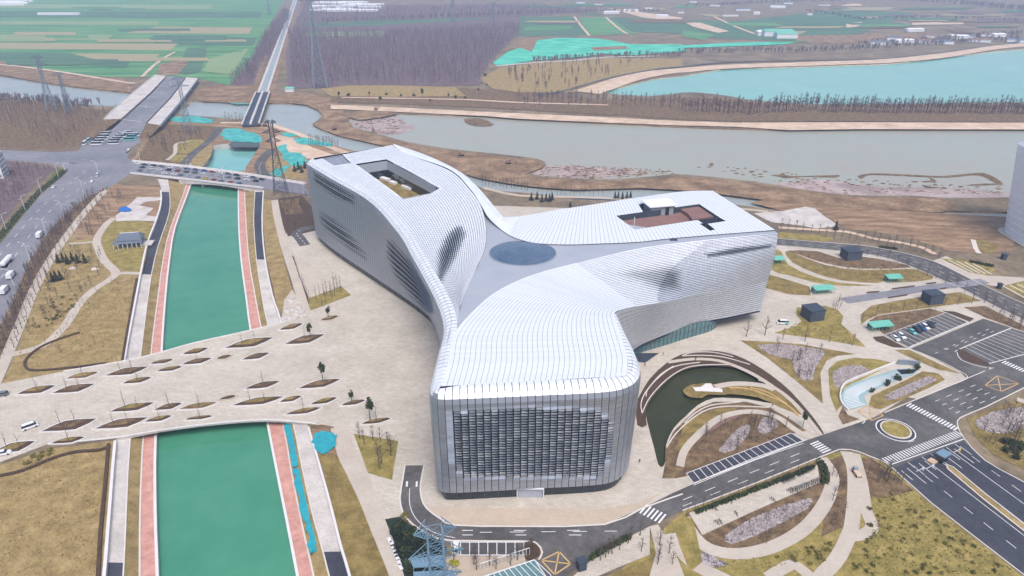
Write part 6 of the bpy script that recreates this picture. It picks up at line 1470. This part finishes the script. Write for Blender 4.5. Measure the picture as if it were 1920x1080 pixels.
# ------------------------------------------------------------------ street lamps
def lamp_meshes():
    p = MB(); p.bar((0, 0, 0), (0, 0, 10), .14, .09, 6); p.bar((0, 0, 10), (2.2, 0, 11), .07, .06, 5); p.bar((0, 0, 8), (-1.2, 0, 8.2), .05, .05, 4)
    h = MB(); h.box((2.5, 0, 11), (1.0, .4, .14)); h2 = MB(); h2.box((-1.4, 0, 8.2), (.7, .35, .12))
    return mesh('pole', p.v, p.f, MATS['white_paint']), mesh('lamp_head', h.v, h.f, MATS['white_paint']), mesh('lamp_head', h2.v, h2.f, MATS['white_paint'])
LP = lamp_meshes()
def lamp(px, rz, label, s=1.0):
    e = empty('street_lamp', G(px[0], px[1], .1), R(rz), label=label, cat='street lamp', group='street lamps'); e.scale = (s, s, s)
    link('pole', LP[0], e); link('lamp_head', LP[1], e); link('lamp_head', LP[2], e)
for i, p in enumerate(((56, 488), (88, 442), (120, 406), (157, 363), (185, 328))): lamp(p, rdh + 90, 'white street lamp on the wide road\'s right verge, %s from the bottom' % ordn(i))
for i, p in enumerate(((12, 432), (48, 396), (78, 362), (110, 333))): lamp(p, rdh - 90, 'white street lamp in the wide road\'s hedge, %s from the bottom' % ordn(i))
lamp((28, 541), rdh + 90, 'white street lamp beside the trucks at the left edge')
for i, p in enumerate(z1(790, 912, 1060, 975, 1260, 1015, 1470, 1000)): lamp(p, 80, 'white street lamp on the canal road bridge, %s from the left' % ordn(i), .9)
for i, p in enumerate(z1(935, 445, 965, 505, 915, 560, 830, 640, 795, 720, 630, 690, 730, 520)): lamp(p, 10, 'white street lamp on the unfinished bridge, %s' % ['at its far end', 'on the right of the middle deck, far', 'on the right of the middle deck, middle', 'on the right of the middle deck, near', 'at its near end on the right', 'at its near end on the left', 'on its left edge'][i], .9)
sg = empty('signal_gantry', G(122, 321, .1), 0, label='traffic signal mast arm over the wide left road', cat='traffic signal')
b = MB(); b.bar((0, 0, 0), (0, 0, 6.5), .16, .12, 6); b.bar((0, 0, 6.3), (12, -1, 6.6), .1, .08, 5); link('mast', mesh('mast', b.v, b.f, MATS['white_paint']), sg)
for k in range(4): b = MB(); b.box((6 + k * 1.7, -.7, 6.6), (.5, .4, 1.1)); link('signal_head', mesh('signal_head', b.v, b.f, MATS['black_metal']), sg)

# ------------------------------------------------------------------ lattice pylons
def pylon(px, h, bw, tw, arms, mat, label, z=0, r=.16, base=None, seg_n=9, rz=.4, waist=.62):
    p = base if base is not None else G(px[0], px[1], z)
    e = empty('lattice_pylon', p, rz, label=label, cat='pylon', group='lattice pylons'); b = MB()
    wd = lambda t: bw + (tw - bw) * min(t / waist, 1)
    lv = [i / seg_n for i in range(seg_n + 1)]; C4 = ((-1, -1), (1, -1), (1, 1), (-1, 1)); pt = lambda c, t: Vector((c[0] * wd(t) / 2, c[1] * wd(t) / 2, h * t))
    for a, c in zip(lv, lv[1:]):
        for k in range(4):
            p0, p1 = C4[k], C4[(k + 1) % 4]; b.bar(pt(p0, a), pt(p0, c), r, n=4); b.bar(pt(p0, a), pt(p1, c), r * .6, n=3); b.bar(pt(p1, a), pt(p0, c), r * .6, n=3); b.bar(pt(p0, c), pt(p1, c), r * .6, n=3)
    link('tower', mesh('tower', b.v, b.f, MATS[mat]), e)
    for t, ln in arms:
        b = MB(); zc = h * t
        for s in (-1, 1):
            tip = Vector((s * ln, 0, zc + .3)); n = 5
            for y in (-tw / 2, tw / 2):
                b.bar((s * tw / 2, y, zc), tip, r * .8, n=3); b.bar((s * tw / 2, y, zc + tw * .8), tip, r * .8, n=3)
            for k in range(n):
                q = lambda tt, y, zz_: Vector((s * tw / 2, y, zz_)).lerp(tip, tt)
                b.bar(q(k / n, -tw / 2, zc), q((k + 1) / n, tw / 2, zc), r * .5, n=3); b.bar(q(k / n, tw / 2, zc), q((k + 1) / n, -tw / 2, zc), r * .5, n=3)
                b.bar(q(k / n, -tw / 2, zc), q((k + .5) / n, -tw / 2, zc + tw * .8), r * .5, n=3); b.bar(q(k / n, tw / 2, zc), q((k + .5) / n, tw / 2, zc + tw * .8), r * .5, n=3)
        link('cross_arm', mesh('cross_arm', b.v, b.f, MATS[mat]), e)
    return e
t0 = G(815, 995, 48); pylon(None, 48, 8, 3.0, ((.99, 4.2), (.86, 5.6), (.73, 5)), 'steel_blue', 'blue lattice pylon whose head rises at the bottom edge of the view', base=Vector((t0[0], t0[1], 0)), r=.13, seg_n=20, rz=.25)
pylon((527, 362), 50, 9, 2.6, ((.97, 4), (.84, 6), (.72, 5)), 'slate_wall', 'grey lattice pylon standing behind the left wing of the museum', r=.2, rz=.2)
pylon((600, 164), 115, 16, 3.4, ((.97, 9), (.86, 12)), 'steel', 'tallest lattice pylon, in front of the poplar wood', r=.5, seg_n=14)
pylon((98, 208), 55, 9, 2.6, ((.97, 6), (.84, 8)), 'steel', 'pale lattice pylon on the left river bank, left of a pair', r=.3)
pylon((131, 212), 40, 8, 2.4, ((.97, 6),), 'steel', 'pale shorter lattice pylon on the left river bank, right of a pair', r=.3)
pylon((355, 250), 50, 8, 2.4, ((.97, 6), (.84, 8)), 'steel', 'pale lattice pylon beside the near end of the unfinished bridge', r=.25)
pylon((505, 28), 55, 9, 2.6, ((.97, 8), (.84, 9)), 'steel', 'faint distant lattice pylon left of the straight aqueduct', r=.45)
pylon((850, 44), 50, 9, 2.6, ((.97, 8), (.84, 9)), 'steel', 'faint distant lattice pylon above the poplar wood', r=.45)
pylon((925, 40), 42, 9, 2.6, ((.97, 8), (.84, 9)), 'steel', 'faint distant lattice pylon at the right end of the poplar wood', r=.45)

# ------------------------------------------------------------------ small buildings
def gable_roof(m, c, L, W, z, h, over=.6):
    for s in (-1, 1):
        m.poly([(c[0] - L / 2 - over, c[1] + s * (W / 2 + over), z), (c[0] + L / 2 + over, c[1] + s * (W / 2 + over), z), (c[0] + L / 2 - W * .12, c[1], z + h), (c[0] - L / 2 + W * .12, c[1], z + h)])
    for s in (-1, 1): m.poly([(c[0] + s * (L / 2 + over), c[1] - W / 2 - over, z), (c[0] + s * (L / 2 + over), c[1] + W / 2 + over, z), (c[0] + s * (L / 2 - W * .12), c[1], z + h)])
e = empty('garden_house', G(246, 460, .1), R(12), label='small grey-roofed garden house with a columned porch left of the canal', cat='house')
b = MB(); b.box((0, 2, 2), (12, 8, 4)); w_ = link('wall', mesh('wall', b.v, b.f, MATS['grey_paint']), e)
for k in range(5): b = MB(); b.box((-4.6 + k * 2.3, -2.02, 1.7), (1.3, .1, 2.2)); link('window', mesh('window', b.v, b.f, MATS['dark_glass']), w_)
b = MB(); gable_roof(b, (0, 2), 12, 8, 4, 3.0, .9); rf = link('roof', mesh('roof', b.v, b.f, MATS['roof_tile']), e); b = MB(); b.bar((-5, 2, 7.05), (5, 2, 7.05), .2); link('ridge', mesh('ridge', b.v, b.f, MATS['white_paint']), rf)
b = MB(); b.poly([(-8, -5.2, 3.0), (7, -5.2, 3.0), (7, -2, 3.9), (-8, -2, 3.9)]); link('porch_roof', mesh('porch_roof', b.v, b.f, MATS['roof_tile']), e)
for k in range(7): b = MB(); b.bar((-7.6 + k * 2.4, -4.9, 0), (-7.6 + k * 2.4, -4.9, 3.0), .18, n=6); link('column', mesh('column', b.v, b.f, MATS['white_paint']), e)
b = MB(); b.box((8.5, 1, .3), (6, 7, .6)); link('terrace', mesh('terrace', b.v, b.f, MATS['concrete']), e)
for i, (x, y) in enumerate(z4(410, 432, 535, 435)):
    b = MB(); bm2 = bmesh.new(); bmesh.ops.create_icosphere(bm2, subdivisions=2, radius=1.4)
    for v in bm2.verts: v.co = Vector((v.co.x * 1.5, v.co.y, max(v.co.z * .7, -.2))) * random.uniform(.85, 1.15)
    me = bpy.data.meshes.new('boulder'); bm2.to_mesh(me); bm2.free(); me.materials.append(MATS['concrete'])
    link('boulder', me, loc=G(x, y, .1), label=['pale boulder below the conifer clump on the left lawn', 'pinkish boulder right of the conifer clump on the left lawn'][i], cat='boulder')
def hut(px, L, W, H, rz, label, door=True):
    e = empty('service_hut', G(px[0], px[1], .1), R(rz), label=label, cat='hut', group='dark service huts'); b = MB(); b.box((0, 0, H / 2), (L, W, H)); w2 = link('wall', mesh('wall', b.v, b.f, MATS['slate_wall']), e)
    b = MB(); b.box((0, 0, H + .1), (L + .5, W + .5, .35)); link('roof', mesh('roof', b.v, b.f, MATS['slate']), e)
    for k in range(4): b = MB(); b.box((-L / 2 - .03, -W / 2 + (k + .5) * W / 4, H * .5), (.1, W / 4 - .3, H * .75)); link('louvre_panel', mesh('louvre_panel', b.v, b.f, MATS['slate']), w2)
    for k in range(3): b = MB(); b.box((-L / 2 + (k + .5) * L / 3, -W / 2 - .03, H * .5), (L / 3 - .25, .1, H * .85)); link('wall_panel', mesh('wall_panel', b.v, b.f, MATS['slate_wall']), w2)
    return e
hut((1522, 596), 7.5, 7, 5.2, 14, 'nearest dark slate service hut, beside the van and the right wing')
hut((1594, 484), 8.5, 7, 5.0, 8, 'dark slate service hut in front of the curved campus road')
hut((1746, 566), 7.6, 6, 4.8, 12, 'dark slate service hut on the lawn above the car park')
hut((1881, 486), 2.2, 2.2, 3, 0, 'tiny dark kiosk at the foot of the glass tower')
hut((1873, 541), 1.6, 1.6, 2.6, 0, 'small dark kiosk beside the curved road at the right edge')
hut((1090, 1066), 2.2, 2.0, 3.0, 20, 'small dark guard booth beside the yellow hatched box')
def shelter(px, L, rz, label):
    e = empty('cycle_shelter', G(px[0], px[1], .1), R(rz), label=label, cat='shelter', group='teal-roofed shelters'); W = 4.2
    b = MB()
    b.poly([(-L / 2, -W / 2, 2.7), (L / 2, -W / 2, 2.7), (L / 2, W / 2, 3.4), (-L / 2, W / 2, 3.4)]); b.poly([(-L / 2, -W / 2, 2.5), (L / 2, -W / 2, 2.5), (L / 2, -W / 2, 2.7), (-L / 2, -W / 2, 2.7)]); b.poly([(-L / 2, W / 2, 3.2), (L / 2, W / 2, 3.2), (L / 2, -W / 2, 2.5), (-L / 2, -W / 2, 2.5)])
    r_ = link('roof', mesh('roof', b.v, b.f, MATS['teal_roof']), e)
    n = int(L / 1.6)
    for k in range(n + 1):
        x = -L / 2 + L * k / n; b = MB(); b.bar((x, -W / 2 + .2, 0), (x, -W / 2 + .2, 2.7), .09, n=4); b.bar((x, -W / 2 + .2, 1.2), (x, W / 2 - .3, 1.3), .05, n=3); link('post', mesh('post', b.v, b.f, MATS['teal_roof']), e)
        if k < n: b = MB(); b.box((x + L / n / 2, W / 2 - .2, 1.5), (L / n - .15, .06, 2.4)); link('glass_panel', mesh('glass_panel', b.v, b.f, MATS['green_glass']), e)
shelter((1542, 549), 10.5, 9, 'teal-roofed shelter just behind the nearest dark hut')
shelter((1674, 528), 8.0, 6, 'teal-roofed shelter on the lawn left of the curved road')
shelter((1649, 618), 10.5, 10, 'teal-roofed shelter at the left end of the car park')
shelter((1458, 493), 6, 10, 'teal-roofed shelter half hidden by the end of the right wing')
# gate booth with barriers
gt = empty('gate_booth', G(1765, 864, .2), R(30), label='blue-grey gate booth on the island of the gate road', cat='gate booth')
b = MB(); b.box((0, 0, 1.5), (3.2, 2.2, 2.6)); link('wall', mesh('wall', b.v, b.f, MATS['dark_glass']), gt); b = MB(); b.box((0, 0, 3.0), (4.2, 3.0, .4)); link('roof', mesh('roof', b.v, b.f, MATS['steel_blue']), gt)
b = MB(); b.box((-3.2, 1.2, .3), (2.6, 2.2, .6)); link('plinth', mesh('plinth', b.v, b.f, MATS['sand']), gt)
bars = z8(1350, 485, 1405, 470, 1500, 400, 1555, 380)
for i, p in enumerate(bars):
    e = empty('barrier', G(p[0], p[1], .2), R(28), label='%s barrier gate across the gate road, %s from the left' % (['pale', 'pale', 'yellow', 'yellow'][i], ordn(i)), cat='barrier', group='barriers on the gate road')
    b = MB(); b.box((0, 0, .55), (.45, .45, 1.1)); link('housing', mesh('housing', b.v, b.f, MATS['white_paint' if i < 2 else 'yellow_paint']), e); b = MB(); b.box((-1.9, 0, 1.0), (3.6, .12, .16)); link('boom', mesh('boom', b.v, b.f, MATS['white_paint']), e)
# small tractor on the ring path
e = empty('utility_cart', G(1606, 890, .2), R(92), label='small pale utility cart on the forked path', cat='cart')
b = MB(); b.box((-.4, 0, .9), (2.6, 1.6, .5)); link('bed', mesh('bed', b.v, b.f, MATS['sand']), e); b = MB(); b.box((1.3, 0, 1.3), (1.1, 1.5, 1.5), top=.9); link('cab', mesh('cab', b.v, b.f, MATS['grey_paint']), e)
for xx in (-1.2, 1.2):
    for s in (-1, 1): b = MB(); b.bar((xx, s * .75 - .1, .38), (xx, s * .75 + .1, .38), .38, n=10); link('wheel', mesh('wheel', b.v, b.f, MATS['tyre']), e)
# bicycles
def bike_mesh():
    b = MB(); ring_ = [Vector((math.cos(k * .785) * .34, 0, math.sin(k * .785) * .34)) for k in range(8)]
    wv = []
    for xx in (-.55, .55):
        w2 = MB()
        for k in range(8): w2.bar(ring_[k] + Vector((xx, 0, .34)), ring_[(k + 1) % 8] + Vector((xx, 0, .34)), .045, n=3)
        wv.append(mesh('wheel', w2.v, w2.f, MATS['tyre']))
    for a, c in (((-.55, 0, .34), (-.2, 0, .85)), ((-.2, 0, .85), (.42, 0, .85)), ((.55, 0, .34), (.42, 0, 1.05)), ((-.15, 0, .3), (.42, 0, .85)), ((-.2, 0, .85), (-.15, 0, .3)), ((-.55, 0, .34), (-.15, 0, .3)), ((.42, -.28, 1.05), (.42, .28, 1.05))): b.bar(a, c, .045, n=4)
    b.box((-.22, 0, .95), (.3, .18, .08))
    return wv, mesh('frame', b.v, b.f, MATS['black_metal'])
BKW, BKF = bike_mesh(); bi_ = 0
def bike(px, rz, label):
    e = empty('bicycle', G(px[0], px[1], .16), R(rz), label=label, cat='bicycle', group='parked bicycles'); e.scale = (1.15,) * 3
    link('frame', BKF, e)
    for w2 in BKW: link('wheel', w2, e)
bp = hdg(*z8(560, 545, 720, 475)) + 90
for i, p in enumerate(along(z8(555, 552, 620, 528), 9, .2, .2) + along(z8(640, 515, 725, 478), 12, .2, .2)): bike(p, bp + random.uniform(-15, 15), 'dark bicycle below the long hedge, %s from the left' % ordn(i))
for i, p in enumerate(along(z8(600, 608, 660, 590, 765, 548), 14, .2, .5)): bike(p, bp + random.uniform(-25, 25), 'dark bicycle on the lower edge of the cycle parking, %s from left' % ordn(i))
for i, p in enumerate(z8(505, 655, 300, 735, 190, 785, 210, 780, 275, 665, 180, 708)): bike(p, bp + random.uniform(-40, 40), 'dark bicycle standing alone on the left part of the cycle parking, %s from the left' % ordn([5, 4, 1, 2, 3, 0][i]))

# ------------------------------------------------------------------ sunken ramp, glass canopy, works canopy
e = empty('sunken_ramp', G(1640, 730), label='pale teal walls of the curved sunken ramp beside the roundabout', cat='ramp')
rw = gpts([(1590, 770), (1578, 757), (1575, 740), (1582, 722), (1600, 712), (1630, 700), (1660, 688), (1678, 681)], .3, 4, False); b = MB()
for p, q in zip(rw, rw[1:]): b.poly([lo(p, -.2), lo(q, -.2), lo(q, .9), lo(p, .9)])
child_world(ribbon('curved_wall', rw, .5, 1.1, MATS['white_wall'], thick=1.3), e)
fl = gpts([(1590, 768), (1580, 755), (1577, 742), (1583, 728), (1600, 718), (1680, 692), (1722, 690), (1718, 700), (1660, 722), (1632, 735), (1620, 742), (1626, 760)], .2, 0)
child_world(sheet('ramp_floor', fl, .22, MATS['pale_teal'], world=True), e)
b = MB()
ra2, rb3 = gpts([(1592, 766), (1582, 752), (1582, 738), (1592, 728), (1630, 712), (1680, 697)], .2, 4, False), gpts([(1622, 758), (1612, 752), (1610, 742), (1620, 735), (1645, 724), (1690, 705)], .2, 4, False)
for p, q in zip(resample(ra2, 44), resample(rb3, 44)): b.bar(lo(p, .3), lo(q, .3), .12, n=4)
child_world(b.build('ramp_rib', MATS['white_paint']), e)
hw = gpts([(1682, 682), (1702, 683), (1724, 686)], .3, 1, False)
child_world(ribbon('head_wall', hw, .6, 2.2, MATS['steel'], thick=2.2), e)
child_world(sheet('opening', gpts([(1681, 693), (1722, 692), (1712, 700), (1690, 702)], .26, 0), .27, MATS['black_metal'], world=True), e)
e = empty('glass_canopy', G(970, 1070), label='blue-green glazed ramp canopy with white zigzag ribs at the bottom edge', cat='canopy')
cpx = [G(a, b, 3) for a, b in ((905, 1082), (1002, 1050), (1026, 1082), (1050, 1120), (900, 1130))]
b = MB(); b.poly(ccw(cpx)); child_world(b.build('glazing', MATS['green_glass']), e)
b = MB(); q0, q1, q2, q3 = cpx[0], cpx[1], cpx[3], cpx[4]
for k in range(11):
    t = k / 10; p, q = q0.lerp(q1, t) + Vector((0, 0, .1)), q3.lerp(q2, t) + Vector((0, 0, .1)); mid_ = p.lerp(q, .45) + (q1 - q0).normalized() * 1.4; b.bar(p, mid_, .12); b.bar(mid_, q, .12)
b.bar(q0 + Vector((0, 0, .1)), q1 + Vector((0, 0, .1)), .16); b.bar(q1 + Vector((0, 0, .1)), q2 + Vector((0, 0, .1)), .16); child_world(b.build('rib', MATS['white_paint']), e)
b = MB(); c0, c1 = G(908, 1078, .2), G(1000, 1048, .2)
for k in range(15):
    p = c0.lerp(c1, k / 14); b.bar(p + Vector((-1, 1.5, 0)), p + Vector((-1, 1.5, 2.6)), .1)
b.bar(c0 + Vector((-1, 1.5, 2.6)), c1 + Vector((-1, 1.5, 2.6)), .12); child_world(b.build('railing', MATS['white_paint']), e)
for p in cpx: b = MB(); b.bar(lo(p, 0), lo(p, 3), .15); child_world(b.build('post', MATS['steel']), e)
e = empty('works_canopy', G(800, 1090), label='blue-grey canopy roof below the foreground pylon', cat='canopy')
for h_, px in ((4.5, [(768, 1048), (830, 1040), (838, 1060), (775, 1064)]), (4.2, [(775, 1072), (850, 1068), (860, 1110), (780, 1115)])):
    q = [G(a, b, h_) for a, b in px]; b = MB(); b.prism(ccw([(p[0], p[1]) for p in q]), h_ - .3, h_); child_world(b.build('roof', MATS['steel_blue']), e)
    for p in q: b = MB(); b.bar(lo(p, 0), lo(p, h_ - .2), .12); child_world(b.build('post', MATS['steel']), e)

# ------------------------------------------------------------------ tower at the right edge, building at the left edge
tc = Vector((324, 366, 0)); e = empty('glass_tower', tc, label='pale blue glass tower flaring upwards at the right edge of the view', cat='tower')
def tring(z, n=28):
    k = z / 60; rx, ry = 31 + 8 * k, 22 + 6 * k
    return [Vector((math.copysign(abs(math.cos(a)) ** .45, math.cos(a)) * rx, math.copysign(abs(math.sin(a)) ** .45, math.sin(a)) * ry, z)) for a in (2 * math.pi * i / n for i in range(n))]
fl_ = [tring(z) for z in range(0, 53, 4)]
for lv_ in range(len(fl_) - 1):
    b = MB(); A, B = fl_[lv_], fl_[lv_ + 1]
    for k in range(28): k2 = (k + 1) % 28; b.poly([A[k] + Vector((0, 0, .4)), A[k2] + Vector((0, 0, .4)), B[k2], B[k]])
    link('glass_band', mesh('glass_band', b.v, b.f, MATS['glass_tower']), e)
    b = MB(); P_ = [p * 1.0 for p in A]; b.prism([(p[0] * 1.004, p[1] * 1.004) for p in P_], A[0].z, A[0].z + .4); link('floor_band', mesh('floor_band', b.v, b.f, MATS['glass_tower']), e)
b = MB(); b.poly([p for p in fl_[-1]]); link('roof', mesh('roof', b.v, b.f, MATS['grey_roof']), e)
b = MB(); P_ = [p * 1.1 for p in tring(0)]; b.prism([(p[0], p[1]) for p in P_], .1, .3); link('plinth', mesh('plinth', b.v, b.f, MATS['paving']), e)
e = empty('office_block', G(-8, 332, 0), R(20), label='white building corner cut by the left edge of the view', cat='building')
b = MB(); b.box((0, 0, 8.5), (14, 14, 17)); w_ = link('wall', mesh('wall', b.v, b.f, MATS['white_paint']), e); b = MB(); b.box((0, 0, 17.2), (14.8, 14.8, .6)); link('roof', mesh('roof', b.v, b.f, MATS['grey_roof']), e)
for fl2 in range(5):
    for k in range(4): b = MB(); b.box((-5 + k * 3.3, -7.03, 2.2 + fl2 * 3.2), (1.6, .1, 1.5)); link('window', mesh('window', b.v, b.f, MATS['dark_glass']), w_); b = MB(); b.box((7.03, -5 + k * 3.3, 2.2 + fl2 * 3.2), (.1, 1.6, 1.5)); link('window', mesh('window', b.v, b.f, MATS['dark_glass']), w_)
# far sheds and greenhouses
def shed(px, L, W, H, rz, mat, label, group):
    e = empty('shed', G(px[0], px[1], .5), R(rz), label=label, cat='shed', group=group); b = MB(); b.box((0, 0, H / 2), (L, W, H)); link('wall', mesh('wall', b.v, b.f, MATS['white_paint']), e)
    b = MB(); gable_roof(b, (0, 0), L, W, H, H * .45); link('roof', mesh('roof', b.v, b.f, MATS[mat]), e)
for i, a in enumerate(((1457, 67, 60, 26, 9, 'teal_roof'), (1472, 71, 40, 22, 8, 'teal_roof'), (1430, 66, 26, 18, 7, 'white_paint'))): shed(a[:2], *a[2:5], 0, a[5], 'far pale shed beside the green fields right of centre, %s from the left' % ordn([1, 2, 0][i]), 'far sheds right of centre')
rs = random.Random(3)
def far_row(n, x0, x1, y0, y1, l0, l1, W, H, rot, mats, label, group):
    for i in range(n): shed((x0 + (x1 - x0) * (i + rs.uniform(.2, .8)) / n, rs.uniform(y0, y1)), rs.uniform(l0, l1), W, H, rs.uniform(-rot, rot), rs.choice(mats), label + ', %s from the left' % ordn(i), group)
far_row(26, 600, 700, 5, 22, 40, 110, 9, 4, 4, ['white_paint'], 'long white greenhouse in the far cluster by the aqueduct', 'far greenhouses by the aqueduct')
far_row(12, 0, 40, 4, 14, 40, 90, 9, 4, 4, ['white_paint'], 'long white greenhouse in the top left corner', 'far greenhouses in the top left')
far_row(14, 1640, 1920, 58, 84, 14, 40, 12, 5, 20, ['white_paint', 'roof_tile', 'terrace'], 'small far house beyond the lake', 'far houses beyond the lake')
far_row(16, 1080, 1560, 4, 34, 14, 50, 12, 5, 20, ['white_paint', 'roof_tile', 'terrace'], 'small far house among the fields', 'far houses among the fields')
shed((111, 28), 110, 8, 4, 0, 'white_paint', 'single long white greenhouse in the left green field', None)
shed((544, 172), 10, 5, 4, 0, 'teal_roof', 'small teal works hut on the far river bank', None)
# far bare tree lines
def farline(px, n, label, h=10):
    m = MB(); r0 = random.Random(n)
    for q in resample([G(a, b, .5) for a, b in px], n):
        p = q + Vector((r0.uniform(-6, 6), r0.uniform(-14, 14), 0)); hh = h * r0.uniform(.6, 1.2)
        for k in range(12):
            a = r0.uniform(0, 6.28); d = Vector((math.cos(a), math.sin(a), 0)); c = p + Vector((0, 0, hh * r0.uniform(.2, .5))); e_ = c + d * hh * .25 + Vector((0, 0, hh * .5)); s = Vector((-d.y, d.x, 0)) * .3; m.poly([p - s * .4, p + s * .4, e_ + s, e_ - s])
    m.build('tree_belt', MATS['wood_far'], label=label, cat='trees', kind='stuff')
farline(z2(-100, 125, 400, 105, 900, 85, 1300, 72, 1800, 66), 260, 'dark far tree belt above the poplar wood')
farline(z3(0, 40, 400, 20, 900, 5), 160, 'dark far tree belt at the top right of centre')
farline(z3(1000, -4, 1500, 20, 1920, 60, 2400, 80), 220, 'dark far tree belt in the top right corner', 16)
farline(z3(0, 300, 400, 290, 700, 290, 1100, 270, 1500, 245, 1900, 220), 260, 'scrubby tree belt along the far shore of the lake', 8)
farline(z2(1080, 345, 1300, 330, 1500, 318, 1920, 312), 120, 'scrubby trees along the track below the bright green net', 7)
farline(z3(700, 60, 1000, 110, 1400, 100, 1900, 120), 160, 'scattered scrub in the far right fields', 7)
farline(z1(-300, 545, 0, 560, 200, 575, 520, 600), 120, 'grey scrub along the left river bank', 8)
farline(z3(1000, 250, 1400, 230, 1900, 190), 160, 'scrub behind the lake shore at the right', 8)

# ------------------------------------------------------------------ excavators and posts
for i, p in enumerate(z1(565 * 3, 0, 0, 0)[:0]): pass
def excavator(px, rz, label):
    e = empty('excavator', G(px[0], px[1], .4), R(rz), label=label, cat='excavator', group='excavators on the mud bank'); b = MB()
    for s in (-1, 1): b.box((0, s * 1.1, .45), (4, .6, .9))
    link('track', mesh('track', b.v, b.f, MATS['black_metal']), e); b = MB(); b.box((-.3, 0, 1.6), (3.4, 2.5, 1.3)); b.box((.7, .7, 2.6), (1.4, 1.0, 1.2)); link('cab', mesh('cab', b.v, b.f, MATS['terrace']), e)
    b = MB(); b.bar((1, 0, 2), (4, 0, 4.6), .3); b.bar((4, 0, 4.6), (6.4, 0, 2.0), .22); b.box((6.4, 0, 1.5), (1, 1.2, .9)); link('arm', mesh('arm', b.v, b.f, MATS['terrace']), e)
for i, p in enumerate(((700, 247), (865, 292), (953, 307), (705, 207), (497, 236), (627, 243))): excavator(p, random.uniform(0, 360), 'excavator %s' % ['at the left end of the muddy lake', 'on the mud bank above the left wing', 'near the tip of the mud bank', 'on the far bank of the muddy lake', 'beside the end of the aqueduct bridge', 'on the works ground by the stream'][i])
# a few visitors near the museum
def person(px, top, label, pose=0):
    bmx = bpy.data.meshes.new('person'); J = [(0, 0, .95), (0, 0, 1.2), (0, 0, 1.45), (0, 0, 1.55), (0, 0, 1.68), (.1, 0, .92), (.12, .08, .5), (.12, 0, .05), (-.1, 0, .92), (-.12, -.1, .5), (-.12, -.2, .05), (.2, 0, 1.42), (.27, .02, 1.15), (.28, .12, .9), (-.2, 0, 1.42), (-.27, -.02, 1.15), (-.28, .08, .9)]
    Ed = [(0, 1), (1, 2), (2, 3), (3, 4), (0, 5), (5, 6), (6, 7), (0, 8), (8, 9), (9, 10), (2, 11), (11, 12), (12, 13), (2, 14), (14, 15), (15, 16)]
    rad = [.16, .15, .16, .06, .11, .1, .075, .05, .1, .075, .05, .07, .05, .04, .07, .05, .04]
    bmx.from_pydata(J, Ed, []); o = bpy.data.objects.new('person', bmx); COL.objects.link(o); bmx.materials.append(MATS[top])
    md = o.modifiers.new('skin', 'SKIN'); bmx.skin_vertices.new() if not bmx.skin_vertices else None
    for k, v in enumerate(bmx.skin_vertices[0].data): v.radius = (rad[k], rad[k] * .8)
    bmx.skin_vertices[0].data[0].use_root = True; o.modifiers.new('sub', 'SUBSURF').levels = 1
    o.location = G(px[0], px[1], .1); o.rotation_euler = (0, 0, pose); tag(o, label, 'person')
for i, (p, t) in enumerate((((1304, 676), 'person in dark clothes walking on the paving above the pond'), ((1243, 666), 'person in dark clothes near the glazed entrance of the right wing'), ((1209, 687), 'person in dark clothes by the corner of the front wing roof'), ((1199, 868), 'person in dark clothes on the walk right of the front facade'))): person(p, 'black_metal', t, i)

# ------------------------------------------------------------------ hazy air over the plain
b = MB(); b.box((0, 5000, 84), (14000, 17000, 172)); hz = b.build('haze', MATS['white_paint'], label='thin bluish haze over the plain', cat='haze', kind='stuff')
hm = bpy.data.materials.new('haze'); hm.use_nodes = True; hn = hm.node_tree; hn.nodes.clear(); ho = hn.nodes.new('ShaderNodeOutputMaterial'); pv = hn.nodes.new('ShaderNodeVolumePrincipled')
pv.inputs['Color'].default_value = (.57, .70, .96, 1); pv.inputs['Density'].default_value = 1.9e-4; pv.inputs['Anisotropy'].default_value = 0.0
hn.links.new(pv.outputs[0], ho.inputs['Volume']); hz.data.materials.clear(); hz.data.materials.append(hm)
